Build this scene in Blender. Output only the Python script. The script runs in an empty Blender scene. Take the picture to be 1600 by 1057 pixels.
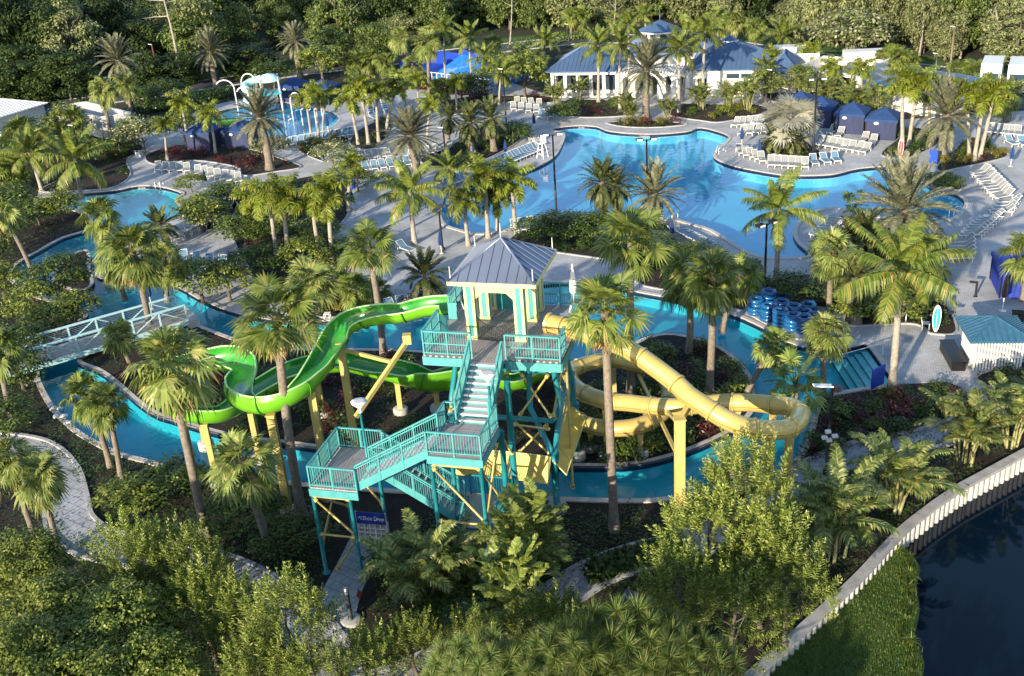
import bpy, math, random
from mathutils import Vector, Matrix
from mathutils.geometry import tessellate_polygon
PI = math.pi
RND = random.Random(7)
scene = bpy.context.scene
COL = scene.collection

# ------------------------------------------------------------------ camera model
CAM_H, FPX, PITCH, ROLL = 31.5, 1647.0, math.radians(25.3), math.radians(4.3)
SP, CP, CR, SR = math.sin(PITCH), math.cos(PITCH), math.cos(ROLL), math.sin(ROLL)

def ray(px, py):
    X = px - 800; Y = 528.5 - py
    a = (X * CR + Y * SR) / FPX; b = (-X * SR + Y * CR) / FPX
    return a, b * SP + CP, b * CP - SP

def at(px, py, z=0.0):
    d = ray(px, py); k = (z - CAM_H) / d[2]
    return Vector((d[0] * k, d[1] * k, z))

def proj(x, y, z):
    dz = z - CAM_H
    c = y * CP - dz * SP
    xi = FPX * x / c; yi = FPX * (y * SP + dz * CP) / c
    return 800 + xi * CR - yi * SR, 528.5 - (xi * SR + yi * CR)

def above(base, px, py):
    """point on the upright plane y = base.y that is seen at px, py"""
    d = ray(px, py); k = base[1] / d[1]
    return Vector((d[0] * k, base[1], CAM_H + d[2] * k))

def yaw_of(p, q):
    """ground heading from pixel p to pixel q"""
    a, b = at(*p), at(*q)
    return math.atan2(b.y - a.y, b.x - a.x)

cam_d = bpy.data.cameras.new("camera")
cam_d.sensor_width = 36.0; cam_d.lens = 36.0 * FPX / 1600.0
cam_d.clip_start = 0.5; cam_d.clip_end = 3000
cam = bpy.data.objects.new("camera", cam_d); COL.objects.link(cam)
r0 = Vector((1, 0, 0)); u0 = Vector((0, SP, CP)); f0 = Vector((0, CP, -SP))
Rv = r0 * CR - u0 * SR; Uv = r0 * SR + u0 * CR
M = Matrix((Rv, Uv, -f0)).transposed().to_4x4(); M.translation = (0, 0, CAM_H)
cam.matrix_world = M
scene.camera = cam

# ------------------------------------------------------------------ mesh builder
class MB:
    def __init__(s): s.v = []; s.f = []; s.m = []; s.sm = []
    def add(s, vs, fs, mi=0, smooth=False):
        o = len(s.v); s.v.extend([tuple(p) for p in vs])
        for f in fs:
            s.f.append([o + i for i in f]); s.m.append(mi); s.sm.append(smooth)
    def quad(s, a, b, c, d, mi=0): s.add([a, b, c, d], [(0, 1, 2, 3)], mi)
    def box(s, x0, y0, z0, x1, y1, z1, mi=0):
        s.add([(x0,y0,z0),(x1,y0,z0),(x1,y1,z0),(x0,y1,z0),(x0,y0,z1),(x1,y0,z1),(x1,y1,z1),(x0,y1,z1)],
              [(0,3,2,1),(4,5,6,7),(0,1,5,4),(1,2,6,5),(2,3,7,6),(3,0,4,7)], mi)
    def bar(s, p, q, w, h=None, mi=0, up=(0,0,1)):
        """rectangular bar from p to q, w across, h along up"""
        h = w if h is None else h
        p = Vector(p); q = Vector(q); d = (q - p)
        if d.length < 1e-6: return
        d.normalize(); u = Vector(up)
        if abs(d.dot(u)) > .98: u = Vector((0, 1, 0))
        a = d.cross(u).normalized(); b = a.cross(d).normalized()
        a *= w / 2; b *= h / 2
        vs = [p-a-b, p+a-b, p+a+b, p-a+b, q-a-b, q+a-b, q+a+b, q-a+b]
        s.add(vs, [(0,3,2,1),(4,5,6,7),(0,1,5,4),(1,2,6,5),(2,3,7,6),(3,0,4,7)], mi)
    def tube(s, pts, rad, n=8, mi=0, cap=True, smooth=True, closed=False):
        pts = [Vector(p) for p in pts]; k = len(pts)
        rs = rad if isinstance(rad, (list, tuple)) else [rad] * k
        o = len(s.v); ref = None
        for i, p in enumerate(pts):
            if closed: d = pts[(i+1) % k] - pts[i-1]
            else: d = pts[min(i+1, k-1)] - pts[max(i-1, 0)]
            d.normalize()
            if ref is None:
                ref = Vector((0,0,1)) if abs(d.z) < .9 else Vector((1,0,0))
            a = d.cross(ref)
            if a.length < 1e-4: a = d.cross(Vector((1,0,0)))
            a.normalize(); b = d.cross(a).normalized(); ref = -b if False else a.cross(d)
            for j in range(n):
                t = 2*PI*j/n
                s.v.append(tuple(p + (a*math.cos(t) + b*math.sin(t)) * rs[i]))
        for i in range(k if closed else k-1):
            i2 = (i+1) % k
            for j in range(n):
                j2 = (j+1) % n
                s.f.append([o+i*n+j, o+i*n+j2, o+i2*n+j2, o+i2*n+j]); s.m.append(mi); s.sm.append(smooth)
        if cap and not closed:
            s.f.append([o+j for j in range(n)]); s.m.append(mi); s.sm.append(False)
            s.f.append([o+(k-1)*n+j for j in reversed(range(n))]); s.m.append(mi); s.sm.append(False)
    def lathe(s, prof, n=16, c=(0,0,0), mi=0, smooth=True):
        """prof: list of (radius, z)"""
        o = len(s.v)
        for r, z in prof:
            for j in range(n):
                t = 2*PI*j/n; s.v.append((c[0]+r*math.cos(t), c[1]+r*math.sin(t), c[2]+z))
        for i in range(len(prof)-1):
            for j in range(n):
                j2 = (j+1) % n
                s.f.append([o+i*n+j, o+i*n+j2, o+(i+1)*n+j2, o+(i+1)*n+j]); s.m.append(mi); s.sm.append(smooth)
    def prism(s, poly, z0, z1, mi=0, top_mi=None):
        n = len(poly); vs = [(p[0],p[1],z0) for p in poly] + [(p[0],p[1],z1) for p in poly]
        s.add(vs, [(i,(i+1)%n,n+(i+1)%n,n+i) for i in range(n)], mi)
        tri = tessellate_polygon([[Vector((p[0],p[1],0)) for p in poly]])
        tm = mi if top_mi is None else top_mi
        for t in tri:
            a, b, c = [Vector(poly[i][:2]) for i in t]
            if (b-a).cross(c-a) < 0: t = (t[0], t[2], t[1])
            s.add([(poly[i][0],poly[i][1],z1) for i in t], [(0,1,2)], tm)
    def join(s, o, mat=None, mi=None):
        b = len(s.v)
        s.v.extend([tuple(mat @ Vector(p)) for p in o.v] if mat is not None else o.v)
        s.f.extend([[b+i for i in f] for f in o.f]); s.m.extend(o.m if mi is None else [mi]*len(o.m)); s.sm.extend(o.sm)
    def mesh(s, name, mats):
        me = bpy.data.meshes.new(name)
        me.from_pydata(s.v, [], s.f)
        for m in (mats if isinstance(mats, (list, tuple)) else [mats]): me.materials.append(m)
        me.polygons.foreach_set("material_index", s.m)
        me.polygons.foreach_set("use_smooth", s.sm)
        me.update()
        return me

def obj(name, mb, mats, parent=None, loc=None, rz=0):
    me = mb.mesh(name, mats) if isinstance(mb, MB) else mb
    o = bpy.data.objects.new(name, me); COL.objects.link(o)
    if parent is not None: o.parent = parent
    if loc is not None: o.location = loc
    if rz: o.rotation_euler = (0, 0, rz)
    return o

def thing(name, label, cat, loc=(0,0,0), rz=0, group=None):
    o = bpy.data.objects.new(name, None); COL.objects.link(o)
    o.empty_display_size = .3
    o.location = loc; o.rotation_euler = (0, 0, rz)
    return tag(o, label, cat, group)

def tag(o, label, cat, group=None):
    o["label"] = label; o["category"] = cat
    if group: o["group"] = group
    return o

def struct(name, mb, mats, kind="structure"):
    o = obj(name, mb, mats); o["kind"] = kind
    return o

KIDS = {}
def copy_tree(o, loc, rz=0, sc=None, label=None, group=None):
    kids = [c for c in o.children]
    r = o.copy(); COL.objects.link(r)
    r.location = loc; r.rotation_euler = (0, 0, rz)
    if sc is not None: r.scale = (sc, sc, sc) if not isinstance(sc, (tuple, list)) else sc
    if label: r["label"] = label
    if group: r["group"] = group
    for c in kids:
        d = c.copy(); COL.objects.link(d); d.parent = r
        for g in c.children:
            e = g.copy(); COL.objects.link(e); e.parent = d
    return r

# ------------------------------------------------------------------ curves
def smooth_poly(pts, sub=4, closed=True):
    P = [Vector(p) for p in pts]; n = len(P); out = []
    rng = range(n) if closed else range(n-1)
    for i in rng:
        p0 = P[i-1] if (closed or i > 0) else P[0]
        p1, p2 = P[i], P[(i+1) % n]
        p3 = P[(i+2) % n] if (closed or i+2 < n) else P[n-1]
        for k in range(sub):
            t = k/sub
            out.append(.5*((2*p1) + (p2-p0)*t + (2*p0-5*p1+4*p2-p3)*t*t + (3*p1-p0-3*p2+p3)*t**3))
    if not closed: out.append(P[-1])
    return out

def px_poly(pxs, z=0, sub=4, closed=True):
    return smooth_poly([at(x, y, z) for x, y in pxs], sub, closed)

def area2(p): return sum(p[i-1].x*p[i].y - p[i].x*p[i-1].y for i in range(len(p)))

def offset(poly, d, closed=True):
    """move each point of a ground curve d metres to its right-hand side"""
    n = len(poly); out = []
    for i, p in enumerate(poly):
        a = poly[i-1] if (closed or i > 0) else p
        b = poly[(i+1) % n] if (closed or i < n-1) else p
        t = (b - a); t.z = 0
        if t.length < 1e-6: t = Vector((1,0,0))
        t.normalize()
        out.append(Vector((p.x + t.y*d, p.y - t.x*d, p.z)))
    return out

def sheet(mb, outer, holes, z, mi=0):
    polys = [outer] + holes
    flat = [p for q in polys for p in q]
    tri = tessellate_polygon([[Vector((p.x, p.y, 0)) for p in q] for q in polys])
    o = len(mb.v); mb.v.extend([(p.x, p.y, z) for p in flat])
    for t in tri:
        a, b, c = [flat[i] for i in t]
        if (b.x-a.x)*(c.y-a.y) - (b.y-a.y)*(c.x-a.x) < 0: t = (t[0], t[2], t[1])
        mb.f.append([o+i for i in t]); mb.m.append(mi); mb.sm.append(False)

def ribbon(mb, a, b, za, zb, mi=0, closed=True):
    n = len(a); o = len(mb.v)
    mb.v.extend([(p.x,p.y,za) for p in a]); mb.v.extend([(p.x,p.y,zb) for p in b])
    for i in range(n if closed else n-1):
        j = (i+1) % n
        mb.f.append([o+i, o+j, o+n+j, o+n+i]); mb.m.append(mi); mb.sm.append(False)

def inside(poly, x, y):
    c = False; n = len(poly); j = n-1
    for i in range(n):
        xi, yi, xj, yj = poly[i][0], poly[i][1], poly[j][0], poly[j][1]
        if (yi > y) != (yj > y) and x < (xj-xi)*(y-yi)/(yj-yi)+xi: c = not c
        j = i
    return c
# ------------------------------------------------------------------ materials
def new_mat(name):
    m = bpy.data.materials.new(name); m.use_nodes = True
    nt = m.node_tree; nt.nodes.clear()
    return m, nt, nt.nodes, nt.links

def C4(c): return (c[0], c[1], c[2], 1)

def plain(name, col, rough=.6, metal=0, var=.12, scale=3.0, bump=0.0, bscale=40, coat=0, dirt=None, dscale=.6, spec=.5, streak=False):
    m, nt, N, L = new_mat(name)
    out = N.new("ShaderNodeOutputMaterial"); b = N.new("ShaderNodeBsdfPrincipled")
    L.new(b.outputs[0], out.inputs[0])
    tc = N.new("ShaderNodeTexCoord")
    nz = N.new("ShaderNodeTexNoise"); nz.inputs["Scale"].default_value = scale; nz.inputs["Detail"].default_value = 5
    if streak:
        mp = N.new("ShaderNodeMapping"); mp.inputs["Scale"].default_value = (1, 1, .15)
        L.new(tc.outputs["Object"], mp.inputs[0]); L.new(mp.outputs[0], nz.inputs["Vector"])
    else: L.new(tc.outputs["Object"], nz.inputs["Vector"])
    rp = N.new("ShaderNodeMapRange"); rp.inputs["From Min"].default_value = .3; rp.inputs["From Max"].default_value = .7
    rp.inputs["To Min"].default_value = 1-var; rp.inputs["To Max"].default_value = 1+var
    L.new(nz.outputs["Fac"], rp.inputs["Value"])
    mul = N.new("ShaderNodeMix"); mul.data_type = 'RGBA'; mul.blend_type = 'MULTIPLY'; mul.inputs["Factor"].default_value = 1
    mul.inputs["A"].default_value = C4(col); L.new(rp.outputs[0], mul.inputs["B"])
    cur = mul.outputs["Result"]
    if dirt:
        n2 = N.new("ShaderNodeTexNoise"); n2.inputs["Scale"].default_value = dscale; n2.inputs["Detail"].default_value = 8; n2.inputs["Roughness"].default_value = .7
        L.new(tc.outputs["Object"], n2.inputs["Vector"])
        r2 = N.new("ShaderNodeMapRange"); r2.inputs["From Min"].default_value = .5; r2.inputs["From Max"].default_value = .72; r2.inputs["To Max"].default_value = .75
        L.new(n2.outputs["Fac"], r2.inputs["Value"])
        mx = N.new("ShaderNodeMix"); mx.data_type = 'RGBA'; L.new(r2.outputs[0], mx.inputs["Factor"])
        L.new(cur, mx.inputs["A"]); mx.inputs["B"].default_value = C4(dirt); cur = mx.outputs["Result"]
    L.new(cur, b.inputs["Base Color"])
    b.inputs["Roughness"].default_value = rough; b.inputs["Metallic"].default_value = metal
    b.inputs["Specular IOR Level"].default_value = spec
    if coat: b.inputs["Coat Weight"].default_value = coat; b.inputs["Coat Roughness"].default_value = .15
    if bump:
        n3 = N.new("ShaderNodeTexNoise"); n3.inputs["Scale"].default_value = bscale; n3.inputs["Detail"].default_value = 4
        L.new(tc.outputs["Object"], n3.inputs["Vector"])
        bp = N.new("ShaderNodeBump"); bp.inputs["Strength"].default_value = bump; bp.inputs["Distance"].default_value = .05
        L.new(n3.outputs["Fac"], bp.inputs["Height"]); L.new(bp.outputs[0], b.inputs["Normal"])
    return m

def leaf(name, c1, c2, trans=.3, rough=.45, spec=.35, c3=None):
    """c1..c2 picked per leaf; whole plant shifted a little per copy"""
    m, nt, N, L = new_mat(name)
    out = N.new("ShaderNodeOutputMaterial"); b = N.new("ShaderNodeBsdfPrincipled"); tr = N.new("ShaderNodeBsdfTranslucent")
    mixs = N.new("ShaderNodeMixShader"); mixs.inputs[0].default_value = trans
    geo = N.new("ShaderNodeNewGeometry"); oi = N.new("ShaderNodeObjectInfo")
    rp = N.new("ShaderNodeValToRGB"); rp.color_ramp.elements[0].color = C4(c1); rp.color_ramp.elements[1].color = C4(c2)
    rp.color_ramp.elements[0].position = .1; rp.color_ramp.elements[1].position = .8
    if c3:
        e = rp.color_ramp.elements.new(.96); e.color = C4(c3)
    L.new(geo.outputs["Random Per Island"], rp.inputs[0])
    mr = N.new("ShaderNodeMapRange"); mr.inputs["To Min"].default_value = .78; mr.inputs["To Max"].default_value = 1.25
    L.new(oi.outputs["Random"], mr.inputs["Value"])
    hs = N.new("ShaderNodeHueSaturation"); L.new(rp.outputs[0], hs.inputs["Color"]); L.new(mr.outputs[0], hs.inputs["Value"])
    L.new(hs.outputs[0], b.inputs["Base Color"]); L.new(hs.outputs[0], tr.inputs[0])
    b.inputs["Roughness"].default_value = rough; b.inputs["Specular IOR Level"].default_value = spec
    L.new(b.outputs[0], mixs.inputs[1]); L.new(tr.outputs[0], mixs.inputs[2]); L.new(mixs.outputs[0], out.inputs[0])
    return m

def water(name, tint, rough=.03, bump=.12, bscale=1.2, body=None):
    m, nt, N, L = new_mat(name)
    out = N.new("ShaderNodeOutputMaterial")
    gl = N.new("ShaderNodeBsdfGlossy"); gl.inputs["Roughness"].default_value = rough; gl.inputs["Color"].default_value = (1,1,1,1)
    tc = N.new("ShaderNodeTexCoord")
    nz = N.new("ShaderNodeTexNoise"); nz.inputs["Scale"].default_value = bscale; nz.inputs["Detail"].default_value = 3
    L.new(tc.outputs["Object"], nz.inputs["Vector"])
    bp = N.new("ShaderNodeBump"); bp.inputs["Strength"].default_value = bump; bp.inputs["Distance"].default_value = .08
    L.new(nz.outputs["Fac"], bp.inputs["Height"]); L.new(bp.outputs[0], gl.inputs["Normal"]); 
    geo = N.new("ShaderNodeNewGeometry"); dt = N.new("ShaderNodeVectorMath"); dt.operation = 'DOT_PRODUCT'
    L.new(bp.outputs[0], dt.inputs[0]); L.new(geo.outputs["Incoming"], dt.inputs[1])
    def mth(op, a, b=None):
        n = N.new("ShaderNodeMath"); n.operation = op; L.new(a, n.inputs[0])
        if b is not None: n.inputs[1].default_value = b
        return n.outputs[0]
    c = mth('ABSOLUTE', dt.outputs["Value"]); c = mth('MULTIPLY', c, -1); c = mth('ADD', c, 1); c = mth('POWER', c, 5); c = mth('MULTIPLY', c, .96); c = mth('ADD', c, .02)
    mx = N.new("ShaderNodeMixShader"); L.new(c, mx.inputs[0])
    if body is None:
        t = N.new("ShaderNodeBsdfTransparent"); t.inputs[0].default_value = C4(tint); L.new(t.outputs[0], mx.inputs[1])
    else:
        t = N.new("ShaderNodeBsdfDiffuse"); t.inputs[0].default_value = C4(body); L.new(t.outputs[0], mx.inputs[1])
    L.new(gl.outputs[0], mx.inputs[2]); L.new(mx.outputs[0], out.inputs[0])
    return m

def pavers(name, c1, c2, mortar, scale, rot=0, big=False, msize=.02):
    m, nt, N, L = new_mat(name)
    out = N.new("ShaderNodeOutputMaterial"); b = N.new("ShaderNodeBsdfPrincipled"); L.new(b.outputs[0], out.inputs[0])
    tc = N.new("ShaderNodeTexCoord"); mp = N.new("ShaderNodeMapping"); mp.inputs["Rotation"].default_value = (0,0,rot)
    L.new(tc.outputs["Object"], mp.inputs[0])
    br = N.new("ShaderNodeTexBrick"); br.inputs["Scale"].default_value = scale
    br.inputs["Color1"].default_value = C4(c1); br.inputs["Color2"].default_value = C4(c2); br.inputs["Mortar"].default_value = C4(mortar)
    br.inputs["Mortar Size"].default_value = msize; br.inputs["Mortar Smooth"].default_value = .3; br.inputs["Bias"].default_value = 0
    br.inputs["Brick Width"].default_value = .5; br.inputs["Row Height"].default_value = .5 if big else .25
    L.new(mp.outputs[0], br.inputs["Vector"])
    nz = N.new("ShaderNodeTexNoise"); nz.inputs["Scale"].default_value = .35; nz.inputs["Detail"].default_value = 7; nz.inputs["Roughness"].default_value = .65
    L.new(tc.outputs["Object"], nz.inputs["Vector"])
    rp = N.new("ShaderNodeMapRange"); rp.inputs["From Min"].default_value = .3; rp.inputs["From Max"].default_value = .7
    rp.inputs["To Min"].default_value = .64; rp.inputs["To Max"].default_value = 1.18
    L.new(nz.outputs["Fac"], rp.inputs["Value"])
    mul = N.new("ShaderNodeMix"); mul.data_type = 'RGBA'; mul.blend_type = 'MULTIPLY'; mul.inputs["Factor"].default_value = 1
    L.new(br.outputs["Color"], mul.inputs["A"]); L.new(rp.outputs[0], mul.inputs["B"])
    L.new(mul.outputs["Result"], b.inputs["Base Color"]); b.inputs["Roughness"].default_value = .75
    bp = N.new("ShaderNodeBump"); bp.inputs["Strength"].default_value = .35; bp.inputs["Distance"].default_value = .02
    L.new(br.outputs["Fac"], bp.inputs["Height"]); bp.invert = True; L.new(bp.outputs[0], b.inputs["Normal"])
    return m

def soil(name, cols, scale, bump=.6, bscale=9):
    m, nt, N, L = new_mat(name)
    out = N.new("ShaderNodeOutputMaterial"); b = N.new("ShaderNodeBsdfPrincipled"); L.new(b.outputs[0], out.inputs[0])
    tc = N.new("ShaderNodeTexCoord")
    nz = N.new("ShaderNodeTexNoise"); nz.inputs["Scale"].default_value = scale; nz.inputs["Detail"].default_value = 9; nz.inputs["Roughness"].default_value = .7
    L.new(tc.outputs["Object"], nz.inputs["Vector"])
    rp = N.new("ShaderNodeValToRGB"); L.new(nz.outputs["Fac"], rp.inputs[0])
    e = rp.color_ramp.elements; e[0].position = .3; e[0].color = C4(cols[0]); e[1].position = .72; e[1].color = C4(cols[-1])
    for i, c in enumerate(cols[1:-1]):
        x = e.new(.3+.42*(i+1)/(len(cols)-1)); x.color = C4(c)
    n2 = N.new("ShaderNodeTexNoise"); n2.inputs["Scale"].default_value = bscale; n2.inputs["Detail"].default_value = 6; n2.inputs["Roughness"].default_value = .75
    L.new(tc.outputs["Object"], n2.inputs["Vector"])
    r3 = N.new("ShaderNodeMapRange"); r3.inputs["From Min"].default_value = .35; r3.inputs["From Max"].default_value = .65; r3.inputs["To Min"].default_value = .5; r3.inputs["To Max"].default_value = 1.4
    L.new(n2.outputs["Fac"], r3.inputs["Value"])
    mul = N.new("ShaderNodeMix"); mul.data_type = 'RGBA'; mul.blend_type = 'MULTIPLY'; mul.inputs["Factor"].default_value = 1
    L.new(rp.outputs[0], mul.inputs["A"]); L.new(r3.outputs[0], mul.inputs["B"])
    L.new(mul.outputs["Result"], b.inputs["Base Color"]); b.inputs["Roughness"].default_value = .95
    bp = N.new("ShaderNodeBump"); bp.inputs["Strength"].default_value = bump; bp.inputs["Distance"].default_value = .12
    L.new(n2.outputs["Fac"], bp.inputs["Height"]); L.new(bp.outputs[0], b.inputs["Normal"])
    return m

def planks(name, c1, c2, rot, width=.15):
    m, nt, N, L = new_mat(name)
    out = N.new("ShaderNodeOutputMaterial"); b = N.new("ShaderNodeBsdfPrincipled"); L.new(b.outputs[0], out.inputs[0])
    tc = N.new("ShaderNodeTexCoord"); mp = N.new("ShaderNodeMapping"); mp.inputs["Rotation"].default_value = (0,0,rot)
    L.new(tc.outputs["Object"], mp.inputs[0])
    br = N.new("ShaderNodeTexBrick"); br.inputs["Scale"].default_value = 1
    br.inputs["Color1"].default_value = C4(c1); br.inputs["Color2"].default_value = C4(c2); br.inputs["Mortar"].default_value = (c1[0]*.25,c1[1]*.25,c1[2]*.25,1)
    br.inputs["Mortar Size"].default_value = .008; br.inputs["Brick Width"].default_value = 3.6; br.inputs["Row Height"].default_value = width
    L.new(mp.outputs[0], br.inputs["Vector"])
    nz = N.new("ShaderNodeTexNoise"); nz.inputs["Scale"].default_value = 2.5; nz.inputs["Detail"].default_value = 6
    L.new(mp.outputs[0], nz.inputs["Vector"])
    rp = N.new("ShaderNodeMapRange"); rp.inputs["To Min"].default_value = .7; rp.inputs["To Max"].default_value = 1.25
    L.new(nz.outputs["Fac"], rp.inputs["Value"])
    mul = N.new("ShaderNodeMix"); mul.data_type = 'RGBA'; mul.blend_type = 'MULTIPLY'; mul.inputs["Factor"].default_value = 1
    L.new(br.outputs["Color"], mul.inputs["A"]); L.new(rp.outputs[0], mul.inputs["B"])
    L.new(mul.outputs["Result"], b.inputs["Base Color"]); b.inputs["Roughness"].default_value = .7
    return m

# built things
M_TEAL = plain("teal_paint", (.016,.22,.26), .45, var=.16, scale=2.5, dirt=(.02,.19,.22), dscale=1.2)
M_AQUA = plain("aqua_paint", (.07,.31,.325), .5, var=.14, scale=2.2, dirt=(.05,.27,.27), dscale=1.6)
M_CREAM = plain("cream_yellow_paint", (.54,.42,.14), .5, var=.1, scale=2, dirt=(.38,.28,.09), dscale=1.0)
M_PALEYEL = plain("pale_yellow_paint", (.74,.66,.28), .5, var=.06, scale=2)
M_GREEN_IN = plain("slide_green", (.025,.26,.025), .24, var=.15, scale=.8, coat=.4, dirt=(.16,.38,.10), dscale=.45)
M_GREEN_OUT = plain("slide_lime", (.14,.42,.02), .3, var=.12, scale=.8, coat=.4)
M_GREEN_RIM = plain("slide_rim", (.42,.68,.28), .35, var=.08)
M_YELTUBE = plain("slide_yellow", (.52,.39,.12), .38, var=.12, scale=.7, coat=.25, dirt=(.40,.28,.07), dscale=.5)
M_DECKWOOD = planks("deck_boards", (.30,.28,.29), (.38,.35,.36), 0, .15)
M_TREAD = plain("stair_tread", (.42,.40,.41), .6, var=.1)
M_ROOFMET = plain("standing_seam_metal", (.15,.185,.27), .36, .3, var=.08, scale=.6)
M_ROOFBLUE = plain("blue_roof_metal", (.075,.135,.25), .4, .25, var=.1, scale=.4)
M_ROOFTEAL = plain("teal_roof_metal", (.05,.28,.36), .42, .2, var=.1, scale=.6)
M_WHITE = plain("white_paint", (.80,.79,.76), .5, var=.05, scale=1)
M_WALL = plain("white_stucco", (.76,.73,.67), .8, var=.06, scale=.5, dirt=(.55,.52,.46), dscale=.25, bump=.1)
M_GREYWALL = plain("grey_and_shade_stucco", (.55,.55,.55), .8, var=.08, scale=.5, dirt=(.38,.38,.38), dscale=.3)
M_BLACK = plain("black_metal", (.012,.012,.014), .4, .3, var=.1)
M_DARKPOLE = plain("dark_pole", (.02,.02,.024), .45, .2, var=.1)
M_NAVY = plain("navy_canvas", (.012,.045,.15), .8, var=.2, scale=4)
M_NAVYW = plain("navy_curtain", (.03,.04,.10), .85, var=.22, scale=3, streak=True)
M_BLUESIGN = plain("blue_sign", (.015,.06,.42), .4, var=.04)
M_BLUETUBE = plain("blue_vinyl", (.01,.10,.27), .22, var=.1, scale=2, coat=.3)
M_SLING = plain("blue_grey_sling", (.12,.22,.31), .7, var=.1, scale=5)
M_SLINGT = plain("taupe_sling", (.27,.28,.27), .7, var=.1, scale=5)
M_CONC = plain("concrete", (.42,.41,.39), .85, var=.12, scale=1.2, dirt=(.28,.27,.25), dscale=.5, bump=.15)
M_COPING = plain("coping_stone", (.52,.47,.42), .8, var=.12, scale=2.5, bump=.1)
M_KERB = plain("kerb_concrete", (.36,.36,.37), .85, var=.12, scale=2)
M_TILE = plain("navy_tile", (.012,.022,.06), .3, var=.3, scale=8)
M_POOLFLOOR = plain("pool_plaster", (.26,.58,.73), .8, var=.06, scale=.4, dirt=(.19,.48,.66), dscale=.12)
M_RIVERFLOOR = plain("river_plaster", (.17,.54,.62), .8, var=.1, scale=.5, dirt=(.11,.42,.52), dscale=.15)
M_POOLWATER = water("pool_water", (.48,.81,.91), bscale=1.3, bump=.16)
M_RIVERWATER = water("river_water", (.33,.79,.84), bscale=2.0, bump=.2)
M_POND = water("pond_water", None, body=(.002,.008,.018), bscale=.35, bump=.10, rough=.04)
M_DECK = pavers("deck_pavers", (.46,.47,.485), (.58,.575,.58), (.27,.265,.26), 1.7, rot=.3, msize=.03)
M_PATH = pavers("path_slabs", (.36,.37,.40), (.42,.42,.44), (.17,.17,.19), .95, rot=.62, big=True, msize=.018)
M_MULCH = soil("mulch", [(.008,.005,.004),(.02,.013,.009),(.042,.027,.018)], .8, .8, 7)
M_GROUND = soil("ground_cover_soil", [(.012,.014,.006),(.022,.028,.010),(.04,.045,.016)], .15, .8, 3)
M_GRASS = soil("lawn_turf", [(.022,.06,.008),(.05,.11,.012),(.11,.14,.03)], .35, .7, 12)
M_ROAD = plain("asphalt", (.07,.07,.075), .85, var=.15, scale=2)
M_TRUNK = plain("palm_bark", (.20,.165,.13), .9, var=.35, scale=6, bump=.6, bscale=14, dirt=(.10,.08,.06), dscale=1.5)
M_TRUNKW = plain("pale_palm_bark", (.34,.30,.25), .85, var=.25, scale=5, bump=.4, bscale=18, dirt=(.2,.17,.13), dscale=1.5)
M_BOOT = plain("frond_base_fibre", (.20,.12,.07), .9, var=.4, scale=9)
M_BARK = plain("tree_bark", (.13,.105,.085), .9, var=.35, scale=4, bump=.6, bscale=10)
M_GLASS = plain("dark_window_glass", (.03,.05,.07), .1, var=.1)
M_RED = plain("red_paint", (.5,.05,.03), .5)
M_ROYAL = plain("royal_blue_canvas", (.012,.035,.30), .7, var=.15, scale=3)
M_LIME = plain("lime_canvas", (.52,.62,.06), .7)
M_NET = plain("black_net_cord", (.01,.01,.01), .8)
M_SEAWALL = plain("white_vinyl_sheet", (.46,.445,.41), .6, var=.2, scale=2, dirt=(.24,.23,.19), dscale=1.2)
M_CAP = plain("weathered_cap", (.34,.33,.32), .8, var=.25, scale=2, dirt=(.17,.165,.155), dscale=.5)
M_SILVER = plain("galvanised_steel", (.55,.56,.57), .3, .8, var=.08)
M_FLUSHTEAL = plain("turquoise_plastic", (.03,.38,.45), .35)
M_PINK = plain("pink_flower", (.6,.1,.2), .7)
# leaves
L_FAN = leaf("fan_palm_leaf", (0.063,0.099,0.019), (0.205,0.264,0.056), .20, .42, .22, (.32,.28,.09))
L_FAN2 = leaf("fan_palm_leaf_olive", (0.078,0.110,0.025), (0.239,0.290,0.076), .20, .42, .22, (.36,.31,.12))
L_COCO = leaf("coconut_leaf", (0.063,0.102,0.014), (0.188,0.246,0.046), .20, .4, .28, (.3,.22,.06))
L_ROYAL = leaf("royal_palm_leaf", (0.073,0.110,0.011), (0.222,0.273,0.030), .20, .4, .28, (.33,.27,.06))
L_DATE = leaf("date_palm_leaf", (0.078,0.091,0.054), (0.230,0.238,0.152), .20, .5, .25, (.3,.26,.15))
L_DATEG = leaf("dark_date_palm_leaf", (0.031,0.052,0.016), (0.128,0.150,0.051), .20, .45, .25, (.24,.2,.09))
L_SILVER = leaf("silver_palm_leaf", (.30,.31,.25), (.46,.45,.36), .15, .5, .4)
L_ARECA = leaf("cane_palm_leaf", (0.052,0.080,0.016), (0.188,0.229,0.061), .20, .4, .3, (.32,.27,.10))
L_BROAD = leaf("broad_leaf", (0.026,0.055,0.011), (0.111,0.158,0.030), .20, .4, .3)
L_BRIGHT = leaf("bright_leaf", (0.073,0.110,0.016), (0.230,0.264,0.051), .20, .4, .3)
L_DARK = leaf("dark_leaf", (.018,.045,.010), (.055,.10,.018), .20, .38, .35)
L_FOREST = leaf("forest_leaf", (0.036,0.063,0.015), (0.158,0.202,0.053), .20, .5, .25)
L_FORESTD = leaf("dark_forest_leaf", (0.016,0.033,0.009), (0.073,0.110,0.028), .20, .5, .25)
L_FORESTO = leaf("olive_forest_leaf", (0.082,0.104,0.042), (0.267,0.286,0.125), .20, .55, .2)
L_PINE = leaf("pine_needle", (0.042,0.083,0.016), (0.188,0.255,0.061), .20, .45, .3, (.3,.26,.10))
L_SPRIG = leaf("feathery_leaf", (0.068,0.105,0.016), (0.248,0.299,0.061), .24, .4, .3, (.40,.40,.16))
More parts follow.
